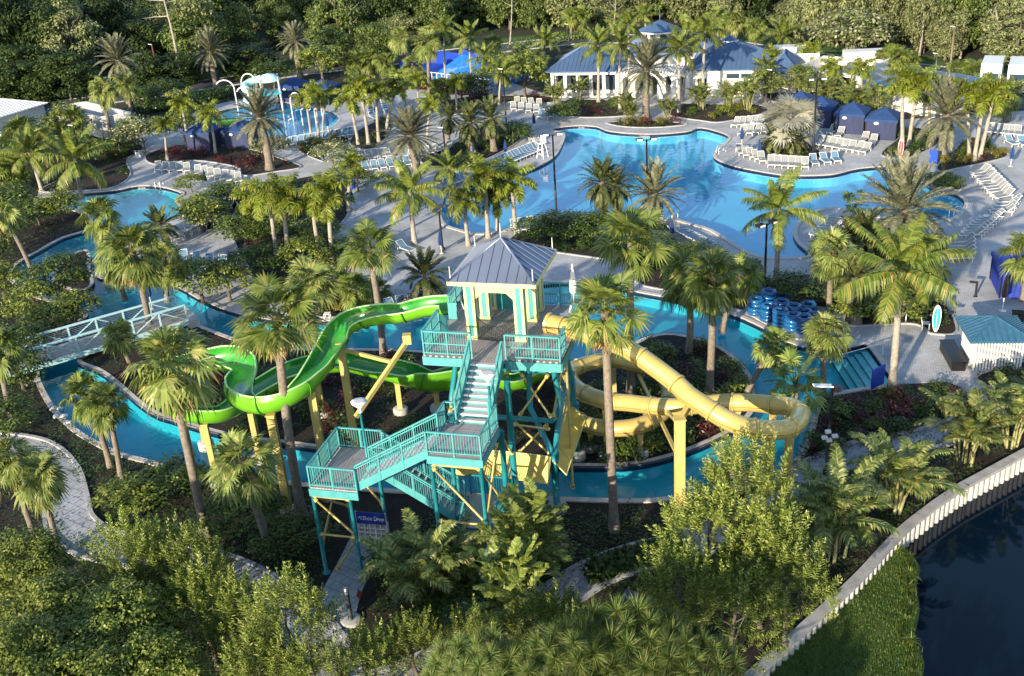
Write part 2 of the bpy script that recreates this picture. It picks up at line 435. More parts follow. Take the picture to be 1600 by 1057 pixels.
L_RED = leaf("dark_red_leaf", (.03,.006,.008), (.11,.022,.018), .20, .4, .5)
L_CROTON = leaf("yellow_croton_leaf", (.10,.12,.015), (.26,.22,.03), .20, .4, .5, (.3,.10,.03))
L_FLOWER = leaf("flowering_leaf", (.07,.11,.02), (.30,.31,.14), .20, .45, .3, (.62,.55,.38))
L_DEAD = leaf("dead_frond", (.16,.105,.05), (.30,.22,.12), .1, .7, .15)
L_GRASS = leaf("grass_blade", (.04,.085,.008), (.09,.12,.02), .20, .5, .3)
# ------------------------------------------------------------------ pools, paving, beds
RIVER_OUT = [(58,311),(120,304),(178,299),(215,292),(250,293),(284,303),(273,312),(279,325),(274,338),(235,352),(195,362),(168,378),(152,400),(148,420),(152,434),(176,438),(236,442),(276,449),(310,468),(360,488),(420,500),(500,503),(580,500),(640,492),(700,475),(780,455),(873,443),(935,442),(992,457),(1040,466),(1100,480),(1150,495),(1190,513),(1225,533),(1250,542),(1300,548),(1340,542),(1354,541),(1378,572),(1397,598)]
RIVER_NEAR = [(1390,602),(1330,610),(1285,622),(1272,640),(1262,680),(1245,715),(1215,738),(1150,762),(1050,777),(1007,781),(950,781),(860,778),(800,774),(700,770),(600,765),(490,757),(440,752),(350,745),(285,737),(240,722),(190,709),(160,695),(130,678),(108,660),(85,635),(68,605),(62,585),(70,560),(95,530),(120,508),(138,490),(90,473),(45,458),(24,440),(20,425),(33,410),(63,393),(100,373),(135,362),(148,350),(120,329),(58,331)]
ISLAND = [(120,567),(150,580),(175,597),(215,632),(243,650),(265,657),(310,671),(370,686),(440,694),(482,700),(600,713),(700,722),(800,728),(888,731),(955,731),(1007,726),(1062,712),(1112,692),(1150,672),(1175,650),(1182,628),(1181,617),(1175,590),(1150,560),(1120,540),(1080,527),(1040,522),(1000,532),(950,560),(888,584),(862,583),(800,575),(740,560),(680,552),(640,548),(560,546),(480,546),(400,540),(345,522),(295,505),(240,515),(180,535),(140,553)]
POOL = [(863,203),(882,209),(881,222),(868,245),(840,262),(812,272),(770,288),(728,296),(708,296),(697,305),(690,330),(695,350),(720,360),(750,366),(790,360),(830,345),(880,338),(925,335),(960,340),(1000,345),(1052,344),(1075,349),(1112,360),(1145,380),(1170,395),(1197,403),(1230,404),(1257,402),(1262,396),(1245,380),(1239,365),(1246,348),(1268,333),(1300,325),(1345,332),(1400,345),(1450,348),(1485,342),(1503,328),(1506,315),(1490,303),(1460,295),(1440,283),(1425,270),(1385,262),(1340,265),(1300,274),(1245,276),(1208,273),(1150,262),(1122,252),(1114,244),(1118,236),(1136,220),(1133,211),(1095,201),(1073,207),(1015,211),(955,207),(930,199),(895,198)]
SPLASH = [(300,196),(345,174),(395,165),(440,160),(470,168),(505,172),(526,181),(527,191),(508,203),(470,212),(440,216),(400,219),(350,214)]
SEAWALL_PX = [(1600,713),(1500,768),(1430,818),(1395,850),(1340,910),(1270,975),(1180,1057)]

north = px_poly(RIVER_OUT, 0, 3, closed=False)
near = px_poly(RIVER_NEAR, 0, 3, closed=False)
river = north + near                       # clockwise seen from above
island = px_poly(ISLAND, 0, 3)
pool = px_poly(POOL, 0, 4)
splash = px_poly(SPLASH, 0, 4)
wall_line = [at(x, y) for x, y in SEAWALL_PX]
a, b = wall_line[0], wall_line[1]; wall_line.insert(0, a + (a-b).normalized()*40)
a, b = wall_line[-1], wall_line[-2]; wall_line.append(a + (a-b).normalized()*16)
wall_line = smooth_poly(wall_line, 5, closed=False)
pond_hole = wall_line + [Vector((2,8,0)), Vector((60,-10,0)), Vector((150,10,0)), Vector((150,90,0))]

g = MB()
outer = [Vector((-700,-120,0)), Vector((700,-120,0)), Vector((700,900,0)), Vector((-700,900,0))]
sheet(g, outer, [river, pool, splash, pond_hole], 0)
struct("ground", g, M_GROUND)

d = MB()
deck_far = [(1480,597),(1500,605),(1512,622),(1530,650),(1540,656),(1552,650),(1575,640),(1720,560),(1760,300),(1640,170),(1500,182),(1400,188),(1300,170),(1230,168),(1190,150),(1075,132),(1000,132),(1000,148),(860,150),(800,130),(700,142),(640,140),(600,152),(560,142),(470,133),(410,150),(345,162),(300,178),(200,220),(150,240),(100,280),(60,300)]
deck_outer = north + [at(1400,601)] + [at(x, y) for x, y in deck_far]
sheet(d, deck_outer, [pool, splash], .03)
ribbon(d, deck_outer, deck_outer, .03, -.02)
struct("pool_deck", d, M_DECK)

def basin(name, rim, floor_mat, depth, zt=.03, hole=None):
    m = MB()
    ribbon(m, rim, rim, zt, -.30, 0)
    ribbon(m, rim, rim, -.30, -depth, 1)
    sheet(m, rim, [hole] if hole else [], -depth, 1)
    if hole:
        ribbon(m, hole, hole, .12, -.30, 0); ribbon(m, hole, hole, -.30, -depth, 1)
    struct(name, m, [M_TILE, floor_mat])

def coping(name, rim, out, w=.36, zt=.10, mat=None, closed=True):
    """kerb ring along a rim; out = +1 / -1 picks the side away from the water"""
    q = offset(rim, w*out, closed); m = MB()
    ribbon(m, rim, rim, -.02, zt, 0, closed); ribbon(m, rim, q, zt, zt, 0, closed); ribbon(m, q, q, zt, .0, 0, closed)
    struct(name, m, mat or M_COPING)

def out_sign(poly):      # side of a closed curve that is outside
    return 1 if area2(poly) > 0 else -1

basin("pool_basin", pool, M_POOLFLOOR, 1.15)
basin("river_basin", river, M_RIVERFLOOR, 1.0, hole=island)
basin("splash_basin", splash, M_POOLFLOOR, .4)
coping("pool_kerb", pool, out_sign(pool))
coping("river_kerb", river, out_sign(river))
coping("island_kerb", island, -out_sign(island), .34)
coping("splash_kerb", splash, out_sign(splash), .3, .06)
for nm, rim, hole, z, mt in (("pool_water", pool, None, -.13, M_POOLWATER), ("river_water", river, island, -.13, M_RIVERWATER), ("splash_water", splash, None, -.05, M_POOLWATER)):
    m = MB(); sheet(m, rim, [hole] if hole else [], z); struct(nm, m, mt)
isl_in = offset(island, -.34*out_sign(island))
m = MB(); sheet(m, isl_in, [], .07); struct("island_bed", m, M_MULCH)
# little islet in the left bend of the river
islet = px_poly([(82,438),(104,404),(138,392),(142,420),(146,446),(118,456)], 0, 4)
m = MB(); sheet(m, islet, [], .08); ribbon(m, islet, islet, .08, -1.0); struct("islet_bed", m, [M_MULCH])
coping("islet_kerb", islet, -out_sign(islet), .3)

# entry steps at the right end of the river
m = MB()
e0, e1 = at(1356,546), at(1393,597); dv = (e1-e0).normalized(); nv = Vector((-dv.y, dv.x, 0))
if nv.x > 0: nv = -nv
for k in range(5):
    p = e0 + nv*(.45*k); q = e1 + nv*(.45*k); p2 = p + nv*.45; q2 = q + nv*.45; zt = -.15-.15*k
    m.add([(p.x,p.y,zt),(q.x,q.y,zt),(q2.x,q2.y,zt),(p2.x,p2.y,zt),(p2.x,p2.y,zt-.17),(q2.x,q2.y,zt-.17)], [(0,1,2,3)], 0)
    m.add([(p2.x,p2.y,zt),(q2.x,q2.y,zt),(q2.x,q2.y,zt-.17),(p2.x,p2.y,zt-.17)], [(0,1,2,3)], 1)
struct("river_steps", m, [M_WHITE, M_TILE])

# planted beds laid on the paving: name -> outline in photo pixels
BEDS = {
 'centre': [(795,378),(815,362),(850,348),(925,345),(975,350),(1040,352),(1056,376),(1085,394),(1110,400),(1150,407),(1183,428),(1172,470),(1160,488),(1100,471),(1040,456),(1000,447),(985,430),(975,412),(930,405),(880,398),(830,390)],
 'right_mid': [(1195,438),(1262,430),(1300,425),(1312,392),(1345,362),(1395,358),(1436,385),(1440,440),(1475,470),(1497,520),(1455,524),(1440,513),(1415,508),(1325,511),(1316,492),(1297,486),(1240,476),(1200,462)],
 'right_far': [(1448,293),(1466,281),(1500,285),(1502,298),(1478,297)],
 'peninsula': [(1190,222),(1230,214),(1262,225),(1290,243),(1288,252),(1260,249),(1215,243),(1190,238)],
 'cabana_end': [(1375,243),(1400,220),(1430,200),(1465,214),(1466,228),(1430,245),(1410,250)],
 'date_right': [(1462,262),(1490,235),(1520,215),(1560,233),(1576,245),(1540,256),(1500,264),(1472,270)],
 'pool_top': [(945,193),(965,191),(1000,189),(1040,191),(1075,195),(1050,199),(1010,201),(970,199)],
 'house_left': [(868,182),(862,168),(890,157),(985,160),(987,180),(930,185),(895,184)],
 'house_right': [(1043,178),(1058,163),(1110,164),(1180,164),(1200,176),(1130,192),(1095,190),(1055,184)],
 'lounge_back': [(690,160),(745,152),(800,150),(862,152),(860,162),(800,160),(760,172),(700,180)],
 'splash_right': [(545,225),(560,205),(590,190),(612,185),(606,212),(592,230),(566,235)],
 'splash_low': [(465,236),(480,224),(535,214),(546,224),(505,242),(505,254)],
 'mid_pool': [(655,252),(690,235),(740,213),(800,203),(826,194),(820,214),(790,236),(740,258),(690,264)],
 'left_red': [(230,242),(300,226),(390,234),(440,249),(472,262),(430,270),(380,276),(368,262),(300,252),(240,258)],
 'mid_left': [(355,335),(385,300),(440,285),(520,272),(560,286),(541,305),(546,335),(522,370),(552,400),(535,440),(480,468),(410,440),(372,395)],
 'bank': [(430,488),(470,476),(520,476),(620,482),(690,462),(700,472),(640,487),(580,495),(500,498)],
 'bar_side': [(1522,592),(1560,577),(1640,562),(1640,630),(1562,640),(1549,612)],
 'left_top': [(60,300),(100,278),(150,240),(195,222),(228,232),(200,250),(205,275),(178,294),(120,300)],
 'kids': [(288,330),(330,312),(372,318),(356,348),(322,362),(300,352)],
}
BED_W = {}
for k, pxs in BEDS.items():
    P = px_poly(pxs, 0, 4); BED_W[k] = P
    m = MB(); sgn = out_sign(P)
    q = offset(P, -.16*sgn)
    sheet(m, q, [], .08, 0)
    ribbon(m, P, q, .13, .13, 1); ribbon(m, P, P, .13, .02, 1); ribbon(m, q, q, .13, .06, 1)
    struct("planting_bed", m, [M_MULCH, M_KERB])
# mulch south of the river and inside the gardens
m = MB(); south = [Vector((p.x,p.y,0)) for p in offset(near, out_sign(river)*.36, closed=False)]
gard = south + [Vector((-70,62,0)), Vector((-70,18,0)), Vector((4,18,0))] + [p.copy() for p in reversed(offset(wall_line, .3, False)) if p.y > 20 and p.x < 45] + [at(1700,640), at(1552,655), at(1530,655), at(1508,625), at(1480,603), at(1400,606)]
sheet(m, gard, [], .02); struct("garden_soil", m, M_MULCH)

# garden paths (slab ribbon with a kerb along one edge)
PZ = [.05]
def path(pxs, w, kerb=0):
    c = px_poly(pxs, 0, 5, closed=False); a = offset(c, w/2, False); b = offset(c, -w/2, False)
    z = PZ[0]; PZ[0] += .006
    m = MB(); ribbon(m, a, b, z, z, 0, False); ribbon(m, a, a, z, 0, 0, False); ribbon(m, b, b, z, 0, 0, False)
    for e, s in ((a, 1), (b, -1)):
        if kerb in (s, 2):
            e2 = offset(e, s*.22, False)
            ribbon(m, e, e, z, z+.12, 1, False); ribbon(m, e, e2, z+.12, z+.12, 1, False); ribbon(m, e2, e2, z+.12, 0, 1, False)
    struct("garden_path", m, [M_PATH, M_KERB])
    return c
PATHS = [path([(-60,690),(20,698),(62,712),(92,745),(104,790),(112,822),(150,850),(230,868),(330,890),(400,922),(470,975),(520,1050),(545,1120)], 2.1, 2),
         path([(578,838),(558,880),(535,925),(522,970),(505,1030),(500,1100)], 1.9, 0),
         path([(1552,640),(1516,665),(1440,690),(1345,708),(1260,745),(1190,795),(1090,850),(1000,872),(930,898),(870,935),(760,1000),(640,1060),(520,1100)], 1.7, 2)]

# sea wall, pond, lawn
w = MB(); capl = offset(wall_line, .24, False); capr = offset(wall_line, -.24, False)
for e0_, e1_, z0_, z1_ in ((capl,capr,.30,.30),(capl,capl,.05,.30),(capr,capr,.30,.12)): ribbon(w, e0_, e1_, z0_, z1_, 0, False)
cor = []; acc = 0
fine = smooth_poly(wall_line, 8, False); prev = fine[0]; side = offset(fine, 1.0, False)
nrm = [(fine[i]-side[i]) for i in range(len(fine))]
res = []; 
for i in range(1, len(fine)):
    seg = (fine[i]-fine[i-1]).length; n = max(1, int(seg/.07))
    for k in range(n):
        t = k/n; p = fine[i-1].lerp(fine[i], t); acc += seg/n; nn = nrm[i-1].lerp(nrm[i], t).normalized()
        s_ = math.sin(acc*2*PI/.44); s_ = max(-1, min(1, s_*1.8))
        res.append(p + nn*(.10+.07*s_))
ribbon(w, res, res, .14, -1.6, 1, False)
def bank_thing(mb): pass
tag(obj("sea_wall", w, [M_CAP, M_SEAWALL]), "white corrugated sea wall with a weathered grey cap along the dark pond", "sea wall")
m = MB(); sheet(m, pond_hole, [], -.88); struct("pond", m, M_POND)
lawn_px = [(1398,858),(1425,872),(1419,905),(1424,940),(1416,985),(1430,1020),(1428,1057),(1445,1110),(1180,1180),(1130,1110),(1185,1062),(1272,985),(1342,918)]
lawn = smooth_poly([at(x, y, -.45) for x, y in lawn_px], 4)
m = MB(); sheet(m, lawn, [], -.45); lo = offset(lawn, .5*out_sign(lawn)); ribbon(m, lawn, lo, -.45, -1.0)
struct("lawn", m, M_GRASS)
gb = MB(); R = random.Random(5); cnt = 0
xs = [p.x for p in lawn]; ys = [p.y for p in lawn]
lawn2 = [(p.x, p.y) for p in offset(lawn, .3*out_sign(lawn))]
while cnt < 15000:
    x = R.uniform(min(xs), max(xs)); y = R.uniform(min(ys), max(ys))
    if not inside(lawn2, x, y) or y < 24: continue
    cnt += 1
    edge = not inside([(p.x,p.y) for p in lawn[::4]], x+.5, y)
    h = R.uniform(.05,.14)*(2.0 if edge else 1); az = R.uniform(0, 2*PI); l = R.uniform(.02,.08)
    w_ = R.uniform(.012,.03); dx, dy = math.cos(az), math.sin(az)
    gb.add([(x-dy*w_,y+dx*w_,-.46),(x+dy*w_,y-dx*w_,-.46),(x+dx*l,y+dy*l,-.45+h)], [(0,1,2)])
struct("lawn_grass", gb, L_GRASS, "stuff")

# perimeter road and service yard
rc = px_poly([(-200,205),(150,158),(330,132),(470,112),(640,92),(820,72),(930,62),(1080,66),(1250,90),(1440,112),(1560,128),(1700,150)], 0, 5, False)
m = MB(); a = offset(rc, 3.6, False); b = offset(rc, -3.6, False); ribbon(m, a, b, .04, .04, 0, False)
for e, s in ((a,1),(b,-1)):
    e2 = offset(e, s*.2, False); ribbon(m, e, e, .04, .16, 1, False); ribbon(m, e, e2, .16, .16, 1, False); ribbon(m, e2, e2, .16, 0, 1, False)
struct("road", m, [M_ROAD, M_KERB])
m = MB(); sheet(m, [at(*p) for p in [(1425,112),(1530,126),(1700,150),(1720,182),(1520,166),(1470,150),(1350,130),(1330,118)]], [], .055); struct("service_yard", m, M_ROAD)
ga = offset(rc, -4.2, False); gb_ = offset(rc, -9.5, False)
m = MB(); ribbon(m, ga, gb_, .03, .03, 0, False); struct("verge", m, M_GRASS)

# ------------------------------------------------------------------ light
world = bpy.data.worlds.new("World"); scene.world = world; world.use_nodes = True
nt = world.node_tree; nt.nodes.clear()
wo = nt.nodes.new("ShaderNodeOutputWorld"); bg = nt.nodes.new("ShaderNodeBackground"); sky = nt.nodes.new("ShaderNodeTexSky")
sky.sky_type = 'NISHITA'; sky.sun_disc = False
SUN_EL, SUN_AZ = math.radians(16), math.radians(180+33)
sky.sun_elevation = SUN_EL; sky.sun_rotation = SUN_AZ; sky.air_density = 1.0; sky.dust_density = .6; sky.ozone_density = 2.0
bg.inputs[1].default_value = .15
nt.links.new(sky.outputs[0], bg.inputs[0]); nt.links.new(bg.outputs[0], wo.inputs[0])
sd = bpy.data.lights.new("sun", 'SUN'); sd.energy = 4.5; sd.angle = math.radians(.5); sd.color = (1, .86, .64)
so = bpy.data.objects.new("sun", sd); COL.objects.link(so)
to_sun = Vector((math.sin(SUN_AZ)*math.cos(SUN_EL), math.cos(SUN_AZ)*math.cos(SUN_EL), math.sin(SUN_EL)))
so.rotation_euler = to_sun.to_track_quat('Z', 'Y').to_euler(); so.location = (-20, -20, 60)
scene.view_settings.view_transform = 'Standard'; scene.view_settings.look = 'None'
scene.view_settings.exposure = 1.05; scene.view_settings.gamma = 1; scene.view_settings.use_curve_mapping = False
scene.render.engine = 'CYCLES'
cy = scene.cycles
cy.max_bounces = 8; cy.diffuse_bounces = 3; cy.glossy_bounces = 3; cy.transparent_max_bounces = 10; cy.transmission_bounces = 4
cy.use_denoising = True
cy.caustics_reflective = False; cy.caustics_refractive = False
# ------------------------------------------------------------------ slide tower
TA = math.radians(16.3); TO = Vector((-4.40, 46.43, 0))
EX = Vector((math.cos(TA), -math.sin(TA), 0)); EY = Vector((math.sin(TA), math.cos(TA), 0))
def tl(p): d = Vector(p) - TO; return Vector((d.dot(EX), d.dot(EY), p[2]))
def tw(u, v, z): return TO + EX*u + EY*v + Vector((0,0,z))
tower = thing("slide_tower", "turquoise and yellow water slide tower with stairs, landings and a grey hipped metal roof", "slide tower", TO, -TA)
V = Vector
ZD, Z2, Z1, Z0 = 9.0, 7.2, 5.0, 2.5

def rail(p, q, h=1.12, step=.125, post=1.25, mids=(), top=.09, name="railing", mat=None, parent=None, vmat=None, p_end=True):
    """metal balustrade from floor point p to floor point q (may slope)"""
    p = V(p); q = V(q); m = MB(); L = (q-p).length; up = V((0,0,1))
    m.bar(p+up*h, q+up*h, top, .06); m.bar(p+up*.12, q+up*.12, .05, .05)
    for t in mids: m.bar(p+up*h*t, q+up*h*t, .055, .05)
    n = max(1, round(L/post))
    for i in range(n+1):
        a = p.lerp(q, i/n); m.bar(a-up*.25, a+up*h, .07, .07)
    k = max(2, round(L/step))
    for i in range(1, k):
        a = p.lerp(q, i/k); m.bar(a+up*.12, a+up*(h-.02), .022, .022)
    return obj(name, m, mat or M_AQUA, parent or tower)

def flight(p, d, side, n, rise, run, width, parent=tower):
    """p: foot of the first riser (middle), d: unit walking direction, side: unit across"""
    p = V(p); d = V(d); sd_ = V(side); tr = MB(); st = MB(); up = V((0,0,1))
    for i in range(n):
        a = p + d*(run*i) + up*(rise*(i+1)); hw = sd_*(width/2-.04)
        tr.add([a-hw, a+hw, a+hw+d*(run+.02), a-hw+d*(run+.02), a-hw-up*.05, a+hw-up*.05, a+hw+d*(run+.02)-up*.05, a-hw+d*(run+.02)-up*.05],
               [(0,1,2,3),(4,7,6,5),(0,4,5,1),(1,5,6,2),(2,6,7,3),(3,7,4,0)], 0)
        tr.add([a-hw-d*.012-up*.06, a+hw-d*.012-up*.06, a+hw-d*.012+up*.006, a-hw-d*.012+up*.006, a-hw+d*.05+up*.006, a+hw+d*.05+up*.006], [(0,1,2,3),(3,2,5,4)], 1)
        r0_, r1_ = a-up*.06, a-up*(rise-.004)
        tr.add([r0_-hw+d*.02, r0_+hw+d*.02, r1_+hw+d*.02, r1_-hw+d*.02], [(0,1,2,3)], 2)
    obj("stair_treads", tr, [M_TREAD, M_WHITE, M_AQUA], parent)
    e = p + d*(run*n) + up*(rise*n)
    for s in (-1, 1):
        o = sd_*(s*width/2); st.bar(p+o-d*.15-up*.0, e+o+up*.0, .09, .36)
    obj("stringer", st, M_AQUA, parent)
    for s in (-1, 1):
        o = sd_*(s*(width/2+.03)); rail(p+o+up*.2, e+o+up*.1, 1.05, mids=(.86,))
    return e

# top deck
DV = 6.6
m = MB(); m.prism([(0,0),(2.55,0),(2.55,-.42),(4.15,-.42),(4.15,0),(6.9,0),(6.9,DV),(0,DV)], ZD-.07, ZD, 0)
obj("deck", m, planks("tower_boards", (.30,.27,.27), (.37,.34,.335), PI/2), tower)
m = MB()
for p, q in [((-.02,0),(2.55,0)),((4.15,0),(6.92,0)),((0,0),(0,DV)),((6.9,0),(6.9,DV)),((0,DV),(6.9,DV)),((2.55,-.42),(4.15,-.42))]:
    m.bar((p[0],p[1]-.0,ZD-.30), (q[0],q[1],ZD-.30), .12, .44)
for k in range(1,5): m.bar((0,DV*k/5,ZD-.28),(6.9,DV*k/5,ZD-.28),.14,.3)
obj("deck_beam", m, M_AQUA, tower)
RH = 1.28
rail((.05,.05,ZD),(2.5,.05,ZD),RH,mids=(.5,),top=.15); rail((4.2,.05,ZD),(6.85,.05,ZD),RH,mids=(.5,),top=.15)
rail((.05,.1,ZD),(.05,2.6,ZD),RH,mids=(.5,),top=.15); rail((.05,4.3,ZD),(.05,DV-.05,ZD),RH,mids=(.5,),top=.15)
rail((6.85,.1,ZD),(6.85,1.3,ZD),RH,mids=(.5,),top=.15); rail((6.85,3.0,ZD),(6.85,DV-.05,ZD),RH,mids=(.5,),top=.15)
rail((.05,DV-.05,ZD),(6.85,DV-.05,ZD),RH,mids=(.5,),top=.15)
# solid teal back screen and slide-mouth panels
for a_, b_ in ((2.3,3.2),(3.4,4.2)):
    m = MB(); m.box(a_,5.5,ZD+.12,b_,5.56,ZD+1.25); obj("back_screen", m, M_TEAL, tower)
for y_ in (2.62, 4.2):
    m = MB(); m.box(.0,y_,ZD+.02,.5,y_+.06,ZD+.95); obj("slide_mouth_panel", m, M_AQUA, tower)
# pavilion columns and header beams
CU, CVS = (1.95, 4.45), (2.25, 4.6, 5.9)
for cu in CU:
    for cv in CVS:
        m = MB(); h = .25
        m.box(cu-h+.02,cv-h+.02,ZD,cu+h-.02,cv+h-.02,12.08,1)
        for sx in (-1,1):
            for sy in (-1,1): x_, y_ = cu+sx*(h-.06), cv+sy*(h-.06); m.box(x_-.065,y_-.065,ZD+.003,x_+.065,y_+.065,12.1)
        m.box(cu-h-.03,cv-h-.03,ZD+.004,cu+h+.03,cv+h+.03,ZD+.16)
        obj("pavilion_column", m, [M_PALEYEL, M_AQUA], tower)
m = MB()
for cv in (2.25, 5.9):
    m.box(CU[0]+.25,cv-.08,11.5,CU[1]-.25,cv+.08,12.1)
    for s, c in ((1, CU[0]+.25), (-1, CU[1]-.25)): m.add([(c,cv-.081,11.5),(c+s*.4,cv-.081,11.5),(c,cv-.081,11.1)], [(0,1,2)])
for cu in CU: m.box(cu-.08,2.44,11.6,cu+.08,5.71,12.1)
obj("header_beam", m, M_PALEYEL, tower)
# hipped roof with standing seams
U0, U1, V0, V1, ZE = 1.0, 5.42, 1.72, 6.35, 12.2
uc, vc = (U0+U1)/2, (V0+V1)/2
c_ = tw(uc, vc, 0); ZA = above(c_, 779, 372).z
m = MB(); A = (uc, vc, ZA); cs = [(U0,V0,ZE),(U1,V0,ZE),(U1,V1,ZE),(U0,V1,ZE)]
for i in range(4): m.add([cs[i], cs[(i+1)%4], A], [(0,1,2)])
m.add([(x,y,z-.03) for x,y,z in cs], [(3,2,1,0)])
for i in range(4):
    a, b = V(cs[i]), V(cs[(i+1)%4]); mid = (a+b)/2; n = 9
    for k in range(1, n):
        s = a.lerp(b, k/n); t = abs(k/n-.5)*2; e = s + (V(A)-mid)*(1-t)
        m.bar(s+V((0,0,.02)), e+V((0,0,.02)), .035, .07)
    m.tube([a, V(A)], .07, 6)
obj("roof", m, M_ROOFMET, tower)
m = MB()
for i in range(4):
    a, b = V(cs[i]), V(cs[(i+1)%4]); m.bar(a-V((0,0,.1)), b-V((0,0,.1)), .06, .2)
obj("roof_fascia", m, M_PALEYEL, tower)
for x, y, z in cs + [(uc,vc,ZA)]:
    m = MB(); m.tube([(x+(uc-x)*.06,y+(vc-y)*.06,z+.05),(x+(uc-x)*.06,y+(vc-y)*.06,z+.75)], .025, 6); obj("lightning_rod", m, M_WHITE, tower)
# sagging net between the front columns
m = MB(); y = 2.03; NX, NZ = 22, 11
def netp(i, k):
    t = i/NX; sag = .55*(4*t*(1-t)); top = ZD+1.35-sag; return V((CU[0]+.2+(CU[1]-CU[0]-.4)*t, y-.18*math.sin(PI*t), ZD+.05+(top-ZD-.05)*k/NZ))
for i in range(NX+1):
    for k in range(NZ):
        m.bar(netp(i,k), netp(i,k+1), .014, .014)
for k in range(NZ+1):
    for i in range(NX): m.bar(netp(i,k), netp(i+1,k), .03 if k in (0,NZ) else .014)
obj("safety_net", m, M_NET, tower)
# stairs and landings
e = flight((3.35,-3.22,Z2), (0,1,0), (1,0,0), 10, (ZD-Z2)/10, .28, 1.55)
m = MB(); m.box(2.05,-6.0,Z2-.07,4.55,-3.2,Z2); obj("landing_deck", m, M_DECKWOOD, tower)
m = MB()
for p, q in [((2.0,-6.0),(4.6,-6.0)),((4.55,-6.0),(4.55,-3.2)),((2.05,-3.2),(4.55,-3.2))]: m.bar((*p,Z2-.28),(*q,Z2-.28),.1,.4)
obj("landing_beam", m, M_AQUA, tower)
rail((2.05,-5.97,Z2),(4.52,-5.97,Z2)); rail((4.52,-5.95,Z2),(4.52,-3.2,Z2)); rail((2.05,-3.25,Z2),(2.56,-3.25,Z2), post=.5); rail((2.05,-4.35,Z2),(2.05,-3.25,Z2))
flight((-1.55,-5.2,Z1), (1,0,0), (0,1,0), 12, (Z2-Z1)/12, .30, 1.55)
m = MB(); m.box(-3.9,-6.2,Z1-.07,-1.55,-2.6,Z1); obj("landing_deck", m, planks("landing_boards", (.30,.27,.27), (.37,.34,.335), PI/2), tower)
m = MB()
for p, q in [((-3.95,-6.2),(-1.5,-6.2)),((-3.9,-6.2),(-3.9,-2.6)),((-3.9,-2.6),(-1.55,-2.6)),((-1.55,-4.4),(-1.55,-2.6))]: m.bar((*p,Z1-.28),(*q,Z1-.28),.1,.4)
obj("landing_beam", m, M_AQUA, tower)
rail((-3.87,-6.17,Z1),(-1.55,-6.17,Z1)); rail((-3.87,-6.15,Z1),(-3.87,-2.65,Z1)); rail((-3.87,-2.63,Z1),(-1.55,-2.63,Z1))
flight((2.45,-3.55,Z0), (-1,0,0), (0,1,0), 13, (Z1-Z0)/13, .305, 1.5)
m = MB(); m.box(2.45,-4.4,Z0-.1,4.5,-2.0,Z0); obj("landing_deck", m, M_CONC, tower)
m = MB()
for p, q in [((2.4,-4.4),(4.5,-4.4)),((4.5,-4.4),(4.5,-2.0)),((2.45,-2.0),(4.5,-2.0))]: m.bar((*p,Z0-.3),(*q,Z0-.3),.1,.4)
obj("landing_beam", m, M_TEAL, tower)
rail((4.47,-4.35,Z0),(4.47,-2.05,Z0), mat=M_TEAL); rail((2.5,-2.05,Z0),(4.45,-2.05,Z0), mat=M_TEAL); rail((2.45,-4.37,Z0),(2.9,-4.37,Z0), post=.5, mat=M_TEAL)
flight((3.7,-8.3,.06), (0,1,0), (1,0,0), 13, (Z0-.06)/13, .30, 1.5)
# posts, footings and braces
def post(u, v, z0, z1, r=.1, mat=None):
    m = MB(); m.tube([(u,v,z0),(u,v,z1)], r, 12); m.lathe([(r*2,0),(r*2,.03),(r,.03)], 12, (u,v,z0+.02))
    obj("post", m, mat or M_TEAL, tower)
for u, v, zt in [(-3.85,-6.12,Z1-.4),(-1.98,-6.12,Z1-.4),(-3.85,-2.7,Z1-.4),(-1.98,-2.7,Z1-.4),(2.15,-5.92,Z2-.4),(4.45,-5.92,Z2-.4),(2.15,-3.3,Z2-.4),(2.52,-2.1,Z0-.4),(4.4,-2.1,Z0-.4),(4.4,-4.3,Z0-.4),(2.5,-4.3,Z0-.4)]:
    post(u, v, 0, zt)
post(4.62,-1.5,0,ZD-.4,.16); post(4.62,-3.05,0,Z2-.35,.14)
def brace(p, q, r=.055, mat=None):
    p, q = V(p), V(q); m = MB(); m.tube([p, q], r, 8); d = (q-p).normalized()
    for a, s in ((p, 1), (q, -1)): m.tube([a+d*s*.02, a+d*s*.22], r*1.9, 8)
    obj("brace", m, mat or M_CREAM, tower)
for u0, u1, v, za, zb in [(-3.85,-1.98,-6.12,2.3,4.45),(2.15,4.45,-5.92,3.6,6.6)]:
    brace((u0,v,zb),(u1,v,zb)); brace((u0,v,za),(u1,v,za)); brace((u0,v,zb-.1),(u1,v,za+.1)); brace((u1-.1,v,za-.2),(u0+.6,v,.3) if u0 < 0 else (u0+.8,v,1.2))
brace((-3.85,-6.1,4.4),(-3.85,-2.75,1.6)); brace((-3.85,-2.75,4.4),(-3.85,-6.1,1.6)); brace((-3.85,-2.7,4.45),(-1.98,-2.7,1.8))
brace((4.45,-5.9,3.6),(4.45,-3.4,6.4)); brace((4.45,-5.9,6.5),(4.45,-3.3,3.2), .05); brace((4.62,-3.05,6.6),(4.62,-1.5,4.6))
LEG = [(6.14,.62),(.8,.62),(6.14,5.8),(.8,5.8)]
